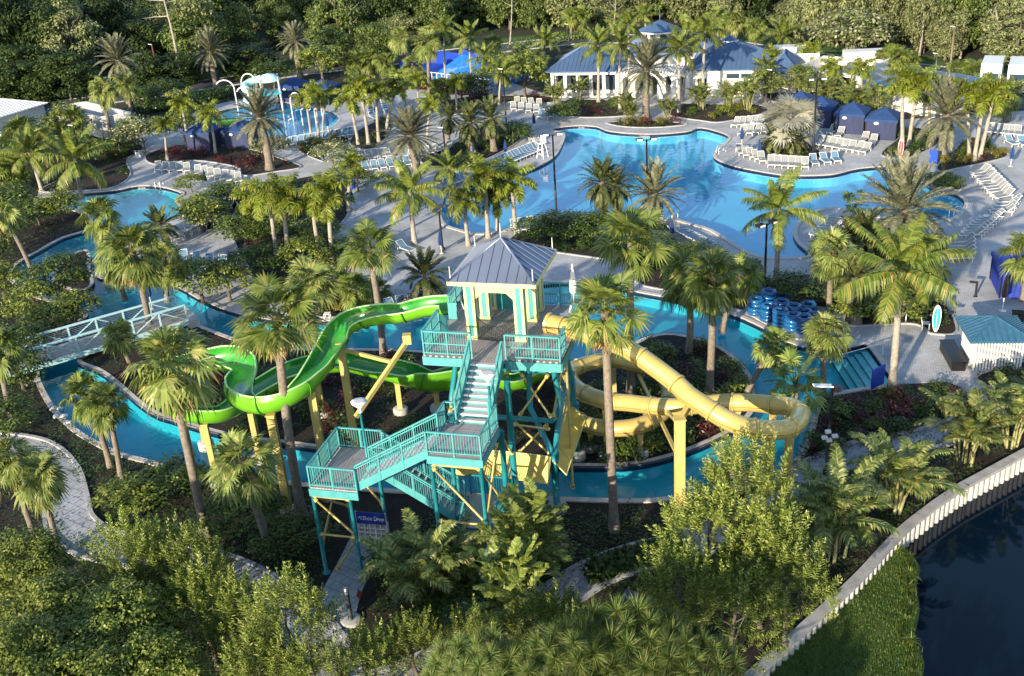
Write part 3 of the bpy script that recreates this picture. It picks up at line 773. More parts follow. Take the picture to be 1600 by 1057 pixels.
for i, (u, v) in enumerate(LEG):
    m = MB(); s = -1 if u < 3 else 1; w_ = 1 if v > 3 else -1
    m.tube([(u,v,.3),(u,v,3.4)], .19, 14)
    m.tube([(u,v,3.3),(u-s*1.1,v-.1*w_,6.0),(u-s*1.0,v,ZD-.3)], .15, 12); m.tube([(u,v,3.3),(u+s*.22,v-w_*1.2,5.7),(u-s*.35,v-w_*1.5,ZD-.3)], .15, 12)
    m.tube([(u,v,3.15),(u,v,3.55)], .26, 14)
    leg = obj("tower_leg", m, M_TEAL, tower)
    f = MB(); f.lathe([(0,.5),(.46,.5),(.5,.44),(.5,-.1)], 18, (u,v,0)); obj("footing", f, M_CONC, leg)
for a, b in ((0,1),(0,2),(1,3),(2,3)):
    (u0_,v0_), (u1_,v1_) = LEG[a], LEG[b]
    for z_ in (5.4, 8.3):
        m = MB(); m.tube([(u0_,v0_,z_),(u1_,v1_,z_)], .13, 10); obj("ring_beam", m, M_TEAL, tower)
brace((4.62,-1.3,6.2),(6.0,.5,5.0)); brace((4.7,.6,8.0),(6.1,.6,5.6)); brace((6.1,.6,8.0),(4.5,.6,5.6)); brace((4.2,.62,5.2),(5.9,.62,3.5)); brace((4.3,.62,3.4),(5.9,.62,5.2))
brace((6.14,.8,5.5),(6.14,5.6,8.1)); brace((6.14,5.6,5.5),(6.14,.8,8.1)); brace((.8,.8,5.5),(.8,5.6,8.1)); brace((.8,.62,5.5),(4.2,.62,8.1)); brace((6.6,2.4,0.3),(6.6,2.4,8.2), .07); brace((6.14,1.2,3.4),(6.14,5.5,5.2)); brace((6.14,5.5,3.4),(6.14,1.2,5.2))
# sloping yellow splash skirts
def skirt(a, b, c, d, n):
    a, b, c, d = map(V, (a, b, c, d)); m = MB(); up = V((0,0,.05)); m.add([a,b,c,d,a-up,b-up,c-up,d-up], [(0,1,2,3),(7,6,5,4),(0,4,5,1),(1,5,6,2),(2,6,7,3),(3,7,4,0)], 0)
    for p, q in ((a,b),(b,c),(c,d),(d,a)): m.bar(p+up*.6, q+up*.6, .06, .05, 1)
    for k in range(1, n): m.bar(a.lerp(b,k/n)+up*.4, d.lerp(c,k/n)+up*.4, .02, .03, 1)
    obj("splash_skirt", m, [plain("skirt_panel", (.62,.44,.06), .4, var=.08), M_PALEYEL], tower)
skirt((4.0,.35,3.55),(6.0,.35,3.45),(6.0,-.35,2.35),(4.0,-.35,2.45), 2)
skirt((1.2,.35,3.55),(3.9,.35,3.55),(3.9,-.35,2.45),(1.2,-.35,2.45), 3)
skirt((5.95,.5,3.3),(5.95,5.6,3.6),(6.8,5.3,2.8),(6.8,.3,2.5), 4)

# ------------------------------------------------------------------ green flume
def sweep(path, rs, banks, wl, wr, name, parent, mats, sub=5, thick=.05):
    """open trough; wl / wr: wall reach in degrees on the left / right of travel"""
    n = len(path); P = [V(p) for p in path]
    ext = smooth_poly(P, sub, False)
    def interp(a):
        out = []
        for i in range(n-1):
            for k in range(sub):
                t = k/sub; t = t*t*(3-2*t); out.append(a[i]*(1-t)+a[i+1]*t)
        out.append(a[-1]); return out
    R_, B_, WL, WR = interp(rs), interp(banks), interp(wl), interp(wr)
    K = 16; mi_, mo_, rim = MB(), MB(), MB(); NN = len(ext); rimL, rimR = [], []
    io = []; oo = []
    for i, p in enumerate(ext):
        t = (ext[min(i+1,NN-1)] - ext[max(i-1,0)]).normalized()
        s = V((t.y, -t.x, 0)).normalized(); u = s.cross(t).normalized()
        b = math.radians(B_[i]); s2 = s*math.cos(b)+u*math.sin(b); u2 = u*math.cos(b)-s*math.sin(b)
        c = p + u2*R_[i]; row_i, row_o = [], []
        for k in range(K+1):
            ang = math.radians(-WL[i] + (WL[i]+WR[i])*k/K)
            dvec = s2*math.sin(ang) - u2*math.cos(ang)
            row_i.append(c + dvec*R_[i]); row_o.append(c + dvec*(R_[i]+thick))
        io.append(row_i); oo.append(row_o); rimL.append(c + (s2*math.sin(math.radians(-WL[i]))-u2*math.cos(math.radians(-WL[i])))*(R_[i]+thick/2)); rimR.append(c + (s2*math.sin(math.radians(WR[i]))-u2*math.cos(math.radians(WR[i])))*(R_[i]+thick/2))
    for m_, rows, fl in ((mi_, io, False), (mo_, oo, True)):
        m_.v = [tuple(x) for r in rows for x in r]
        for i in range(NN-1):
            for k in range(K):
                q = [i*(K+1)+k, i*(K+1)+k+1, (i+1)*(K+1)+k+1, (i+1)*(K+1)+k]
                m_.f.append(q[::-1] if fl else q); m_.m.append(0); m_.sm.append(True)
    body = obj(name, mi_, mats[0], parent); obj("outer_shell", mo_, mats[1], body)
    rim.tube(rimL, .055, 6); rim.tube(rimR, .055, 6); obj("rim", rim, mats[2], body)
    acc = 0
    for i in range(1, NN):
        acc += (ext[i]-ext[i-1]).length
        if acc > 2.1:
            acc = 0; fl_ = MB()
            fl_.tube([p + (p - (ext[i]+V((0,0,R_[i])))).normalized()*.05 for p in oo[i]], .042, 4)
            obj("joint_flange", fl_, mats[3], body)
    return ext

GS = [(700,490,9.12,0),(668,492,8.95,0),(627,502,8.7,0),(592,505,8.45,5),(555,514,8.05,12),(531,533,7.6,10),(518,556,7.25,0),(503,584,6.95,-5),(486,608,6.7,-12),(458,632,6.45,-18),(422,645,6.2,-20),(388,643,6.0,-22),(369,627,5.85,-20),(378,606,5.72,-5),(389,589,5.6,12),(380,575,5.48,20),(355,571,5.34,16),(325,576,5.15,14),(297,583,4.98,16),(275,593,4.8,20),(262,614,4.6,22),(265,637,4.4,22),(285,655,4.2,18),(319,660,4.0,12),(354,656,3.8,8),(389,634,3.6,2),(421,612,3.45,-2),(456,593,3.25,-8),(494,582,3.05,-10),(545,578,2.8,-8),(585,587,2.5,-4),(620,595,2.3,0),(646,606,1.85,10),(681,612,1.4,14),(714,606,1.25,12),(755,600,1.5,6),(800,608,1.35,4),(838,596,1.1,8),(858,580,.75,6),(868,566,.35,0)]
gpath = [at(x, y, z) for x, y, z, b in GS]
gslide = thing("green_slide", "winding open green water slide on yellow posts curling down from the left of the tower", "water slide", (0,0,0))
rad = [.69]*len(GS)
for i in range(32, 35): rad[i] = 1.12
rad[31] = .88; rad[35] = .9
bk = [b for *_, b in GS]
wl = [93 + max(0,-b)*.7 - max(0,b)*.5 for b in bk]; wr = [93 + max(0,b)*.7 - max(0,-b)*.5 for b in bk]
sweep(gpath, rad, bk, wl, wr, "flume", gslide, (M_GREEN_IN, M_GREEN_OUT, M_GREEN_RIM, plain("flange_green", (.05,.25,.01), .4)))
def spost(parent, top, w=.42, base=None, arm=None, mat=M_CREAM, foot=True, flip=False):
    top = V(top); b = V(base) if base is not None else V((top.x, top.y, 0)); m = MB()
    # I-section post: web and two flanges
    h = w/2; up = V((0,0,1))
    m.box(b.x-h, b.y-h, 0, b.x+h, b.y-h+.07, top.z); m.box(b.x-h, b.y+h-.07, 0, b.x+h, b.y+h, top.z); m.box(b.x-.05, b.y-h+.07, 0, b.x+.05, b.y+h-.07, top.z)
    m.box(b.x-h-.04, b.y-h-.04, top.z, b.x+h+.04, b.y+h+.04, top.z+.06)
    if arm is not None: m.bar((b.x,b.y,top.z-.1), arm, .24, .3)
    p = obj("support_post", m, mat, parent)
    if foot:
        f = MB(); f.lathe([(0,.42),(.42,.42),(.47,.36),(.47,-.1)], 18, (b.x,b.y,0)); obj("footing", f, M_CONC, p)
    return p
def gp(i): return gpath[i]
for i, off in ((10,.1),(8,.1),(5,.1),(23,.05),(22,.05),(28,.05),(31,.05),(33,.1),(15,.1),(18,.05),(25,.05)):
    p = gp(i); spost(gslide, (p.x, p.y+.0, p.z-.12), .40 if i in (10,8,5) else .30)
# long slanted strut under the first drop
m = MB(); a = at(636,534,8.0); b = at(556,652,5.2); m.bar(a, b, .2, .22); obj("strut", m, M_CREAM, gslide)
m = MB(); m.box(a.x-.2,a.y-.2,a.z-.1,a.x+.24,a.y+.2,a.z+.42); obj("strut_head", m, M_CREAM, gslide)
m = MB(); p = gp(5); m.bar((p.x,p.y,p.z-.5), a.lerp(b,.28), .16, .18); obj("strut", m, M_CREAM, gslide)

# ------------------------------------------------------------------ yellow tube
YS = [(858,505,9.45),(885,512,9.4),(915,522,9.3),(945,532,9.0),(975,543,8.65),(1008,563,8.2),(1051,595,7.5),(1076,618,7.1),(1101,635,6.8),(1133,655,6.4),(1163,667,6.05),(1197,672,5.7),(1226,671,5.45),(1243,663,5.28),(1250,651,5.1),(1245,640,4.95),(1231,635,4.8),(1208,633,4.65),(1180,630,4.45),(1152,629,4.3),(1119,630,4.15),(1085,634,4.02),(1056,636,3.95),(1026,635,3.85),(984,630,3.7),(945,626,3.55),(910,613,3.4),(893,598,3.3),(889,584,3.2),(902,574,3.1),(928,566,3.0),(958,562,2.9),(986,568,2.8),(1012,574,2.65),(1036,587,2.5),(1046,606,2.38),(1044,630,2.25),(1030,650,2.12),(1000,665,1.95),(960,670,1.78),(922,665,1.62),(897,652,1.48),(886,632,1.32),(884,612,1.18),(884,596,1.05),(886,580,.85),(878,566,.5)]
ypath = [at(x, y, z) for x, y, z in YS]
yslide = thing("yellow_slide", "enclosed yellow tube slide spiralling down on posts to the right of the tower", "water slide", (0,0,0))
ye = smooth_poly(ypath, 5, False)
m = MB(); m.tube(ye, .47, 20, cap=False); tubeo = obj("tube", m, M_YELTUBE, yslide)
M_SEAM = plain("seam_brown", (.25,.16,.035), .5)
acc = 1.5; nn = len(ye)
for i in range(2, nn-1):
    acc += (ye[i]-ye[i-1]).length
    if acc > 2.05:
        acc = 0; t = (ye[i+1]-ye[i-1]).normalized(); m = MB(); m.tube([ye[i]-t*.05, ye[i]+t*.05], .53, 20); m.tube([ye[i]+t*.05, ye[i]+t*.085], .495, 20, 1)
        obj("joint_flange", m, [M_YELTUBE, M_SEAM], tubeo)
for s in (-1, 1):
    pts = []; m = MB()
    for i in range(nn):
        t = (ye[min(i+1,nn-1)]-ye[max(i-1,0)]).normalized(); sdv = V((t.y,-t.x,0)).normalized(); pts.append(ye[i]+sdv*s*.47 - V((0,0,.06)))
    m.tube(pts, .022, 4); obj("seam", m, M_SEAM, tubeo)
m = MB(); t = (ye[1]-ye[0]).normalized(); m.tube([ye[0]-t*.05, ye[0]+t*.1], [.56,.52], 20, cap=False)
obj("tube_mouth", m, M_YELTUBE, yslide)
def near_pt(path, x, y): return min(path, key=lambda p: (V(proj(*p))-V((x,y))).length)
yb = [(1062,832,7,None),(1230,752,13,None)]
p = ypath[7]; b = at(1062,832); spost(yslide, (b.x,b.y,p.z-.65), .46, arm=(p.x,p.y,p.z-.6))
m = MB(); q = near_pt(ye,1000,565); m.bar((b.x,b.y+.05,4.2), (q.x,q.y,q.z-.6), .16, .18); m.bar((b.x,b.y+.1,6.1), (q.x+.9,q.y-.6,q.z-2.0), .14, .16); obj("strut", m, M_CREAM, yslide)
p = ypath[13]; b = at(1229,770); spost(yslide, (b.x,b.y,p.z-.6), .36, arm=(p.x,p.y,p.z-.55))
for i in (11, 17, 19, 25, 31, 38, 40): 
    p = ypath[i]; spost(yslide, (p.x,p.y,p.z-.55), .28)

# ------------------------------------------------------------------ footbridge
bz = .75
a = at(-14,594,bz-.15); b = at(294,503,bz-.15); ax = (b-a); BL = ax.length; ax.normalize(); ay = V((-ax.y, ax.x, 0)); by = math.atan2(ax.y, ax.x)
bridge = thing("footbridge", "pale aqua truss footbridge crossing the lazy river on the left", "bridge", V((a.x,a.y,0)), by)
M_BR = plain("bridge_paint", (.42,.66,.68), .4, var=.06)
BW = 2.3
m = MB(); m.box(0,0.05,bz-.12,BL,BW-.05,bz); obj("bridge_deck", m, planks("bridge_boards", (.36,.33,.30), (.44,.40,.37), PI/2), bridge)
for yy in (0, BW):
    m = MB(); n = max(4, round(BL/1.9))
    m.bar((0,yy,bz-.22),(BL,yy,bz-.22),.14,.36); m.bar((0,yy,bz+1.2),(BL,yy,bz+1.2),.13,.12)
    for i in range(n+1):
        x = BL*i/n; m.bar((x,yy,bz-.2),(x,yy,bz+1.2),.11,.11)
        if i < n:
            x2 = BL*(i+1)/n; m.bar((x,yy,bz+.02 if i%2 else bz+1.18),(x2,yy,bz+1.18 if i%2 else bz+.02),.06,.06)
    tr_ = obj("truss", m, M_BR, bridge)
    m = MB()
    for k in range(8): m.bar((0,yy+.05,bz+.14+k*.13),(BL,yy+.05,bz+.14+k*.13),.026,.026)
    obj("rail_wire", m, M_SILVER, tr_)
m = MB(); m.box(-.8,-.2,-.3,.0,BW+.2,bz-.02); m.box(BL,-.2,-.3,BL+.8,BW+.2,bz-.02); obj("abutment", m, M_CONC, bridge)
# ------------------------------------------------------------------ plant shapes
def dirv(az, el): return V((math.cos(el)*math.cos(az), math.cos(el)*math.sin(az), math.sin(el)))
UPV = V((0,0,1))

def fan_frond(mb, R, base, az, el, pet, Rf, nseg, droop):
    d0 = dirv(az, el); d1 = dirv(az, el-.3); h = base + d0*pet*.5 + d1*pet*.5
    s = V((-math.sin(az), math.cos(az), 0)); w = .022
    mb.add([base-s*w*1.6, base+s*w*1.6, base+d0*pet*.5+s*w, base+d0*pet*.5-s*w], [(0,1,2,3)])
    mb.add([base+d0*pet*.5-s*w, base+d0*pet*.5+s*w, h+s*w*.7, h-s*w*.7], [(0,1,2,3)])
    roll = R.uniform(-.8,.8); f = dirv(az, el-.45-R.uniform(0,.3)); n = s.cross(f).normalized() * -1
    if n.z < 0: n = -n
    s2 = s*math.cos(roll) + n*math.sin(roll)
    span = math.radians(142); dth = 2*span/nseg
    for i in range(nseg):
        a = -span + dth*(i+.5) + R.uniform(-.03,.03); L = Rf*(.62+.38*math.cos(a*.55))*R.uniform(.82,1.12)
        dd = (f*math.cos(a) + s2*math.sin(a)); g = droop*(1+.6*(abs(a)/span))*R.uniform(.7,1.3)
        mid = h + dd*L*.55 + UPV*(.06*L - g*L*.12); tip = h + dd*L*.95 - UPV*(g*L*.40)
        pr = s2*math.cos(a) - f*math.sin(a); hw = L*.55*dth*.52
        mb.add([h + dd*.03, mid-pr*hw, tip, mid+pr*hw], [(0,1,3),(1,2,3)])

def fan_crown(seed, nf=34, Rf=.95, pet=.9, nseg=24, droop=.6, lo=-55, hi=82, skirt=0):
    R = random.Random(seed); mb = MB()
    for i in range(nf):
        q = i/(nf-1); el = math.radians(hi + (lo-hi)*q**1.15 + R.uniform(-15,15)); az = i*2.39996 + R.uniform(-.35,.35)
        b = V((math.cos(az)*.1, math.sin(az)*.1, -.45*q))
        fan_frond(mb, R, b, az, el, pet*R.uniform(.65,1.25)*(.75 if q < .12 else 1), Rf*R.uniform(.75,1.15), nseg, droop*(.35+q))
    for i in range(skirt):
        az = R.uniform(0,2*PI); b = V((math.cos(az)*.14, math.sin(az)*.14, -.5-R.uniform(0,.3)))
        fan_frond(mb, R, b, az, math.radians(R.uniform(-78,-58)), pet*.7, Rf*.8, 14, .9)
    return mb

def feather_frond(mb, R, base, az, el, L, bend, n, ll, hang, fwd=.55, wid=.045, plume=0, twist=0, vee=.0):
    p = V(base); pts = []; S = 10; s = V((-math.sin(az), math.cos(az), 0)); e = el
    tw_ = R.uniform(-twist, twist)
    for k in range(S+1):
        pts.append((V(p), e)); t = k/S
        p = p + dirv(az, e)*(L/S); e = el - bend*((k+1)/S)**1.25
        az += tw_/S
    for k in range(S):
        w = .045*(1-k/S)*L/3+.006; a, b = pts[k][0], pts[k+1][0]; u = dirv(az, pts[k][1]+PI/2)*w*.6
        mb.add([a-s*w, a+u, a+s*w, b+s*w*.85, b+u*.85, b-s*w*.85], [(0,1,4,5),(1,2,3,4)])
    for i in range(n):
        t = .10 + .9*(i+.5)/n; x = t*S; k = min(int(x), S-1); fr = x-k
        c = pts[k][0].lerp(pts[k+1][0], fr); ee = pts[k][1]*(1-fr)+pts[k+1][1]*fr
        f = dirv(az, ee); u = dirv(az, ee+PI/2); prof = math.sin(PI*min(1, t*.92+.06))**.55
        for sg in (-1, 1):
            l = ll*prof*R.uniform(.85,1.12)*(.55 if t > .93 else 1); up = vee + (R.uniform(-plume, plume) if plume else 0)
            dd = (s*sg*math.cos(up) + u*math.sin(up))*1.0 + f*(fwd+R.uniform(-.1,.1)+.5*t*t)
            dd.normalize(); m_ = c + dd*l*.55 - UPV*(hang*l*.10); tp = c + dd*l*.95 - UPV*(hang*l*.5*R.uniform(.7,1.3))
            wv = f*wid*.5*(l/ll+.35)
            mb.add([c-wv*.6, m_-wv, tp, m_+wv, c+wv*.6], [(0,1,3,4),(1,2,3)])

def coco_crown(seed, nf=16, L=3.3, n=58, ll=.66, lo=-18, hi=82, bend=1.35):
    R = random.Random(seed); mb = MB()
    for i in range(nf):
        q = i/(nf-1); el = math.radians(hi+(lo-hi)*q**1.1+R.uniform(-8,8)); az = i*2.39996+R.uniform(-.25,.25)
        feather_frond(mb, R, (0,0,-.25*q), az, el, L*R.uniform(.88,1.08)*(.75 if q < .1 else 1), bend*R.uniform(.8,1.2)*(.55+.5*q), n, ll, 1.2+.5*q, .45, .062, .12, .9, -.1)
    return mb

def royal_crown(seed, nf=15, L=2.1, n=46, ll=.56, lo=-12, hi=82, bend=1.6):
    R = random.Random(seed); mb = MB()
    for i in range(nf):
        q = i/(nf-1); el = math.radians(hi+(lo-hi)*q+R.uniform(-8,8)); az = i*2.39996+R.uniform(-.25,.25)
        feather_frond(mb, R, (0,0,.35-.2*q), az, el, L*R.uniform(.88,1.1), bend*R.uniform(.85,1.15), n, ll, .7, .35, .075, .75, .5)
    return mb

def date_crown(seed, nf=62, L=2.6, n=42, ll=.44, lo=-38, hi=86, bend=.75, vee=.35):
    R = random.Random(seed); mb = MB()
    for i in range(nf):
        q = i/(nf-1); el = math.radians(hi+(lo-hi)*q**1.2+R.uniform(-6,6)); az = i*2.39996+R.uniform(-.2,.2)
        feather_frond(mb, R, (math.cos(az)*.15,math.sin(az)*.15,-.4*q), az, el, L*R.uniform(.88,1.06), bend*R.uniform(.8,1.2)*(.5+.7*q), n, ll, .25, .75, .055, .15, .3, vee)
    return mb

def bent_trunk(mb, top, r0_, r1_, rings=12, bow=0.0, n=10, bulge=1.35):
    top = V(top); pts, rs = [], []
    for i in range(rings+1):
        t = i/rings; p = V((top.x*(t**1.3), top.y*(t**1.3), top.z*t)); p.x += bow*math.sin(PI*t)
        pts.append(p); r = r0_ + (r1_-r0_)*t
        if t < .12: r *= 1 + (bulge-1)*(1-t/.12)
        rs.append(r*(1+.05*(i % 2)))
    mb.tube(pts, rs, n)
    return pts

def boots(mb, top, h, r, n, seed, ln=.28):
    R = random.Random(seed); top = V(top)
    for i in range(n):
        z = top.z - h*R.random(); az = i*2.4+R.uniform(-.2,.2); d = dirv(az, math.radians(R.uniform(35,65)))
        b = V((top.x*(z/top.z)**1.3, top.y*(z/top.z)**1.3, z)) + V((math.cos(az),math.sin(az),0))*r*.8; s = V((-math.sin(az),math.cos(az),0))*.07
        e = b + d*ln*R.uniform(.7,1.2)
        mb.add([b-s, b+s, e+s*.5, e-s*.5, b-s-UPV*.06, b+s-UPV*.06], [(0,1,2,3),(4,3,2,5),(4,0,3),(5,2,1)])

CROWN = {}
def variants(key, fn, mats, k):
    CROWN[key] = []
    for i in range(k):
        mt = mats[i % len(mats)]; CROWN[key].append(fn(101*i+hash_(key)).mesh(key+"_crown", mt))
def hash_(s): return sum(ord(c)*(i+1) for i, c in enumerate(s))
variants('S', lambda s: fan_crown(s, 40, .92, .85, 22, .8, -50, 84, 0), [L_FAN, L_FAN2], 7)       # shaggy sabal, radius ~1.6
variants('W', lambda s: fan_crown(s, 30, 1.08, 1.05, 28, .42, -14, 86, 0), [L_FAN2, L_FAN], 5)       # large open fans, radius ~1.95
variants('K', lambda s: fan_crown(s, 20, .62, .7, 20, .35, -35, 80, 0), [L_FAN], 2)                # small dark fan palm
variants('C', lambda s: coco_crown(s), [L_COCO], 6)                                               # coconut, radius ~2.9
variants('R', lambda s: royal_crown(s), [L_ROYAL], 6)                                             # feather palm, radius ~1.8
variants('D', lambda s: date_crown(s), [L_DATE], 4)                                               # grey date palm, radius ~2.5
variants('G', lambda s: date_crown(s, 54, 2.0, 34, .40, -75, 82, 1.15, .1), [L_DATEG], 3)          # dark shaggy date palm
variants('P', lambda s: date_crown(s, 34, 1.5, 30, .34, -40, 82, 1.2, .05), [L_DATEG], 2)          # pygmy date
variants('B', lambda s: fan_crown(s, 40, 1.3, .9, 26, .08, -35, 86, 0), [L_SILVER], 1)           # silver palm
def dead_skirt(seed, n, Rf):
    R = random.Random(seed); mb = MB()
    for i in range(n):
        az = R.uniform(0,2*PI); b = V((math.cos(az)*.13, math.sin(az)*.13, -.35-R.uniform(0,.35))); fan_frond(mb, R, b, az, math.radians(R.uniform(-80,-45)), .55*R.uniform(.6,1.2), Rf*R.uniform(.6,1), 14, .9)
    return mb
DEAD = [dead_skirt(900+i, 7+2*i, .8).mesh("dead_fronds", L_DEAD) for i in range(3)]
NOMR = dict(S=1.55, W=1.95, K=1.25, C=2.75, R=1.75, D=2.5, G=1.9, P=1.3, B=2.1)
TR = dict(S=(.19,.155), W=(.205,.165), K=(.11,.09), C=(.19,.12), R=(.17,.11), D=(.36,.30), G=(.3,.26), P=(.12,.10), B=(.25,.22))
PAL_N = [0]
GRP = dict(S='shaggy fan palms of the gardens', W='large fan palms of the gardens', K='small fan palms', C='coconut palms of the gardens', R='slender feather palms', D='grey date palms', G='dark date palms', P='low pygmy date palms', B='silver palms')
NAME = dict(S='fan_palm', W='fan_palm', K='fan_palm', C='coconut_palm', R='feather_palm', D='date_palm', G='date_palm', P='date_palm', B='silver_palm')
PALM_POS = []
def palm(kind, base, crown, R, label, z0=.05, tr=1.0):
    i = PAL_N[0]; PAL_N[0] += 1; RR = random.Random(1000+i)
    b = at(base[0], base[1], z0); c = above(b, crown[0], crown[1])
    if c.z < .6: c.z = .6
    t = thing(NAME[kind], label, 'palm', b, 0, GRP[kind]); top = V((c.x-b.x, 0, c.z-b.z))
    m = MB(); r0_, r1_ = TR[kind]; k_ = tr*min(1.25, max(.75, R/NOMR[kind]))
    rz = RR.uniform(0, 6.28)
    bent_trunk(m, top, r0_*k_, r1_*k_, max(6, int(top.z*1.6)), RR.uniform(-.12,.12)*min(1, top.z/6))
    tk = obj('trunk', m, M_TRUNKW if kind in 'RC' else M_TRUNK, t)
    if kind in 'SWDGB' and top.z > 1.2:
        m = MB(); boots(m, top-V((0,0,.1)), min(1.5 if kind in 'SW' else 2.2, top.z*.5), r1_*k_, 26 if kind in 'SW' else 60, i, .26 if kind in 'SW' else .16); obj('frond_base', m, M_BOOT, tk)
    if kind == 'R' and top.z > 1.5:
        m = MB(); m.tube([top-V((0,0,.75)), top-V((0,0,.3)), top+V((0,0,.35))], [r1_*k_*1.05, r1_*k_*1.25, r1_*k_*.6], 10); obj('crown_shaft', m, CSHAFT, t)
    vs = CROWN[kind]; s = R/NOMR[kind]
    cr = obj('crown', vs[(i*5+3) % len(vs)], None, t, top, rz); cr.scale = (s*RR.uniform(.9,1.08), s*RR.uniform(.9,1.08), s*RR.uniform(.85,1.12)); cr.rotation_euler = (RR.uniform(-.12,.12), RR.uniform(-.12,.12), rz)
    if kind in 'SW' and top.z > 2.0 and i % 4 != 3:
        dd = obj('dead_fronds', DEAD[i % 3], None, t, top, rz+1); dd.scale = (s, s, s)
    PALM_POS.append((b.x, b.y))
    return t
CSHAFT = plain("crown_shaft_green", (.10,.17,.035), .4)

# ------------------------------------------------------------------ leafy crowns
def leaf_quad(mb, p, d, n, l, w):
    d = d.normalized(); s = d.cross(n)
    if s.length < 1e-3: s = d.cross(V((.3,.5,.8)))
    s.normalize(); s *= w*.5; t = p + d*l
    mb.add([p, p+d*l*.45-s, t, p+d*l*.45+s], [(0,1,2,3)])

def clump_pts(R, k, rx, ry, rz, hollow=.45, lowcut=-.55):
    out = []
    while len(out) < k:
        d = V((R.gauss(0,1), R.gauss(0,1), R.gauss(0,1))).normalized()
        if d.z < lowcut: continue
        r = R.uniform(hollow, 1)**.6; out.append((V((d.x*rx*r, d.y*ry*r, d.z*rz*r)), d))
    return out

def leaf_crown(seed, nclump, nleaf, rx, ry, rz, cr, l, w, lowcut=-.5, flat=.6):
    R = random.Random(seed); mb = MB()
    for c, d in clump_pts(R, nclump, rx, ry, rz, .35, lowcut):
        rr = cr*R.uniform(.6,1.3)
        for k in range(int(nleaf*R.uniform(.6,1.3))):
            e = V((R.gauss(0,1), R.gauss(0,1), R.gauss(0,1))).normalized(); q = e*rr*R.random()**.45; q.z *= flat
            nrm_ = (e*.7 + UPV*.8 + V((R.uniform(-.6,.6),R.uniform(-.6,.6),R.uniform(-.4,.4)))).normalized()
            dd = (e + V((R.uniform(-.8,.8),R.uniform(-.8,.8),R.uniform(-.8,.3)))); dd = dd - nrm_*dd.dot(nrm_)
            if dd.length < 1e-3: continue
            leaf_quad(mb, c+q, dd, nrm_, l*R.uniform(.7,1.3), w*R.uniform(.7,1.3))
    return mb

def limbs(seed, h, r, nl, spread, z0=.35, wig=.15):
    R = random.Random(seed); mb = MB()
    pts = [V((0,0,0))]; 
    for i in range(1, 6): pts.append(V((R.uniform(-wig,wig), R.uniform(-wig,wig), h*i/5)))
    mb.tube(pts, [r*1.35, r, r*.85, r*.7, r*.5, r*.2], 8)
    for k in range(nl):
        t = R.uniform(z0, .92); b = V((0,0,h*t)); az = k*2.4+R.uniform(-.4,.4); l = spread*R.uniform(.6,1)
        e = b + V((math.cos(az)*l, math.sin(az)*l, l*R.uniform(.25,.9))); mid = b.lerp(e,.5) + V((0,0,l*.12))
        mb.tube([b, mid, e], [r*.45*(1.2-t), r*.28*(1.2-t), r*.08], 5)
    return mb

def sprig_crown(seed, ns, rx, ry, rz, sl, nl, ll, lw, lowcut=-.35, up=.55, shape=1.0):
    """crown made of feathery upright shoots with narrow leaves"""
    R = random.Random(seed); mb = MB()
    for c, d in clump_pts(R, ns, rx, ry, rz, .25, lowcut):
        ax = (d*(1-up) + UPV*up + V((R.uniform(-.3,.3),R.uniform(-.3,.3),R.uniform(-.1,.2)))).normalized(); L = sl*R.uniform(.6,1.25)
        sd_ = ax.orthogonal().normalized(); mb.add([c-sd_*.008, c+sd_*.008, c+ax*L], [(0,1,2)])
        for i in range(nl):
            t = (i+.5)/nl; az = i*2.4+R.random(); s = (sd_*math.cos(az) + ax.cross(sd_)*math.sin(az))
            dd = s*(1.05-.5*t) + ax*(.35+.75*t); l = ll*(1.1-.55*t)*R.uniform(.75,1.25)
            leaf_quad(mb, c+ax*L*t, dd, s.cross(ax)+s*.3, l, lw)
    return mb

def fern_crown(seed, nf, L, n, ll):
    """tree of spreading twice-feathered sprays"""
    R = random.Random(seed); mb = MB()
    for i in range(nf):
        q = i/nf; az = i*2.39996; el = math.radians(75-85*q+R.uniform(-10,10)); b = V((R.uniform(-.9,.9), R.uniform(-.9,.9), -2.4*q+R.uniform(-.3,.3)))
        feather_frond(mb, R, b, az, el, L*R.uniform(.7,1.1), .7, n, ll, .2, .45, .075, .1, .3, .05)
    return mb

def pine_crown(seed, nb, rx, ry, rz, ln, nn):
    R = random.Random(seed); mb = MB()
    got = []; tries = 0
    while len(got) < nb and tries < nb*60:
        tries += 1; c, d = clump_pts(R, 1, rx, ry, rz, .6, -.2)[0]
        if all((c-q).length > ln*.95 for q, _ in got): got.append((c, d))
    for c, d in got:
        ax = (d*.45 + UPV*.8).normalized(); sd_ = ax.orthogonal().normalized(); s2 = ax.cross(sd_); L = ln*R.uniform(.75,1.2)
        for i in range(nn):
            th = R.uniform(0, 1)**.6*1.85; az = R.uniform(0, 2*PI); dd = ax*math.cos(th) + (sd_*math.cos(az)+s2*math.sin(az))*math.sin(th)
            p = c + ax*R.uniform(-.22,.1); e = p + dd*L*R.uniform(.75,1.1) - UPV*L*.12*math.sin(th); w = dd.cross(V((R.random(),R.random(),R.random()))).normalized()*.016
            mb.add([p-w, p+w, e], [(0,1,2)])
        mb.add([c-ax*.9-sd_*.03, c-ax*.9+sd_*.03, c+ax*.05], [(0,1,2)])
    return mb

def shrub_mesh(seed, nclump, nleaf, r, h, l, w, mat, nm):
    return leaf_crown(seed, nclump, nleaf, r*.75, r*.75, h*.62, r*.42, l, w, -.3, .8).mesh(nm, mat)

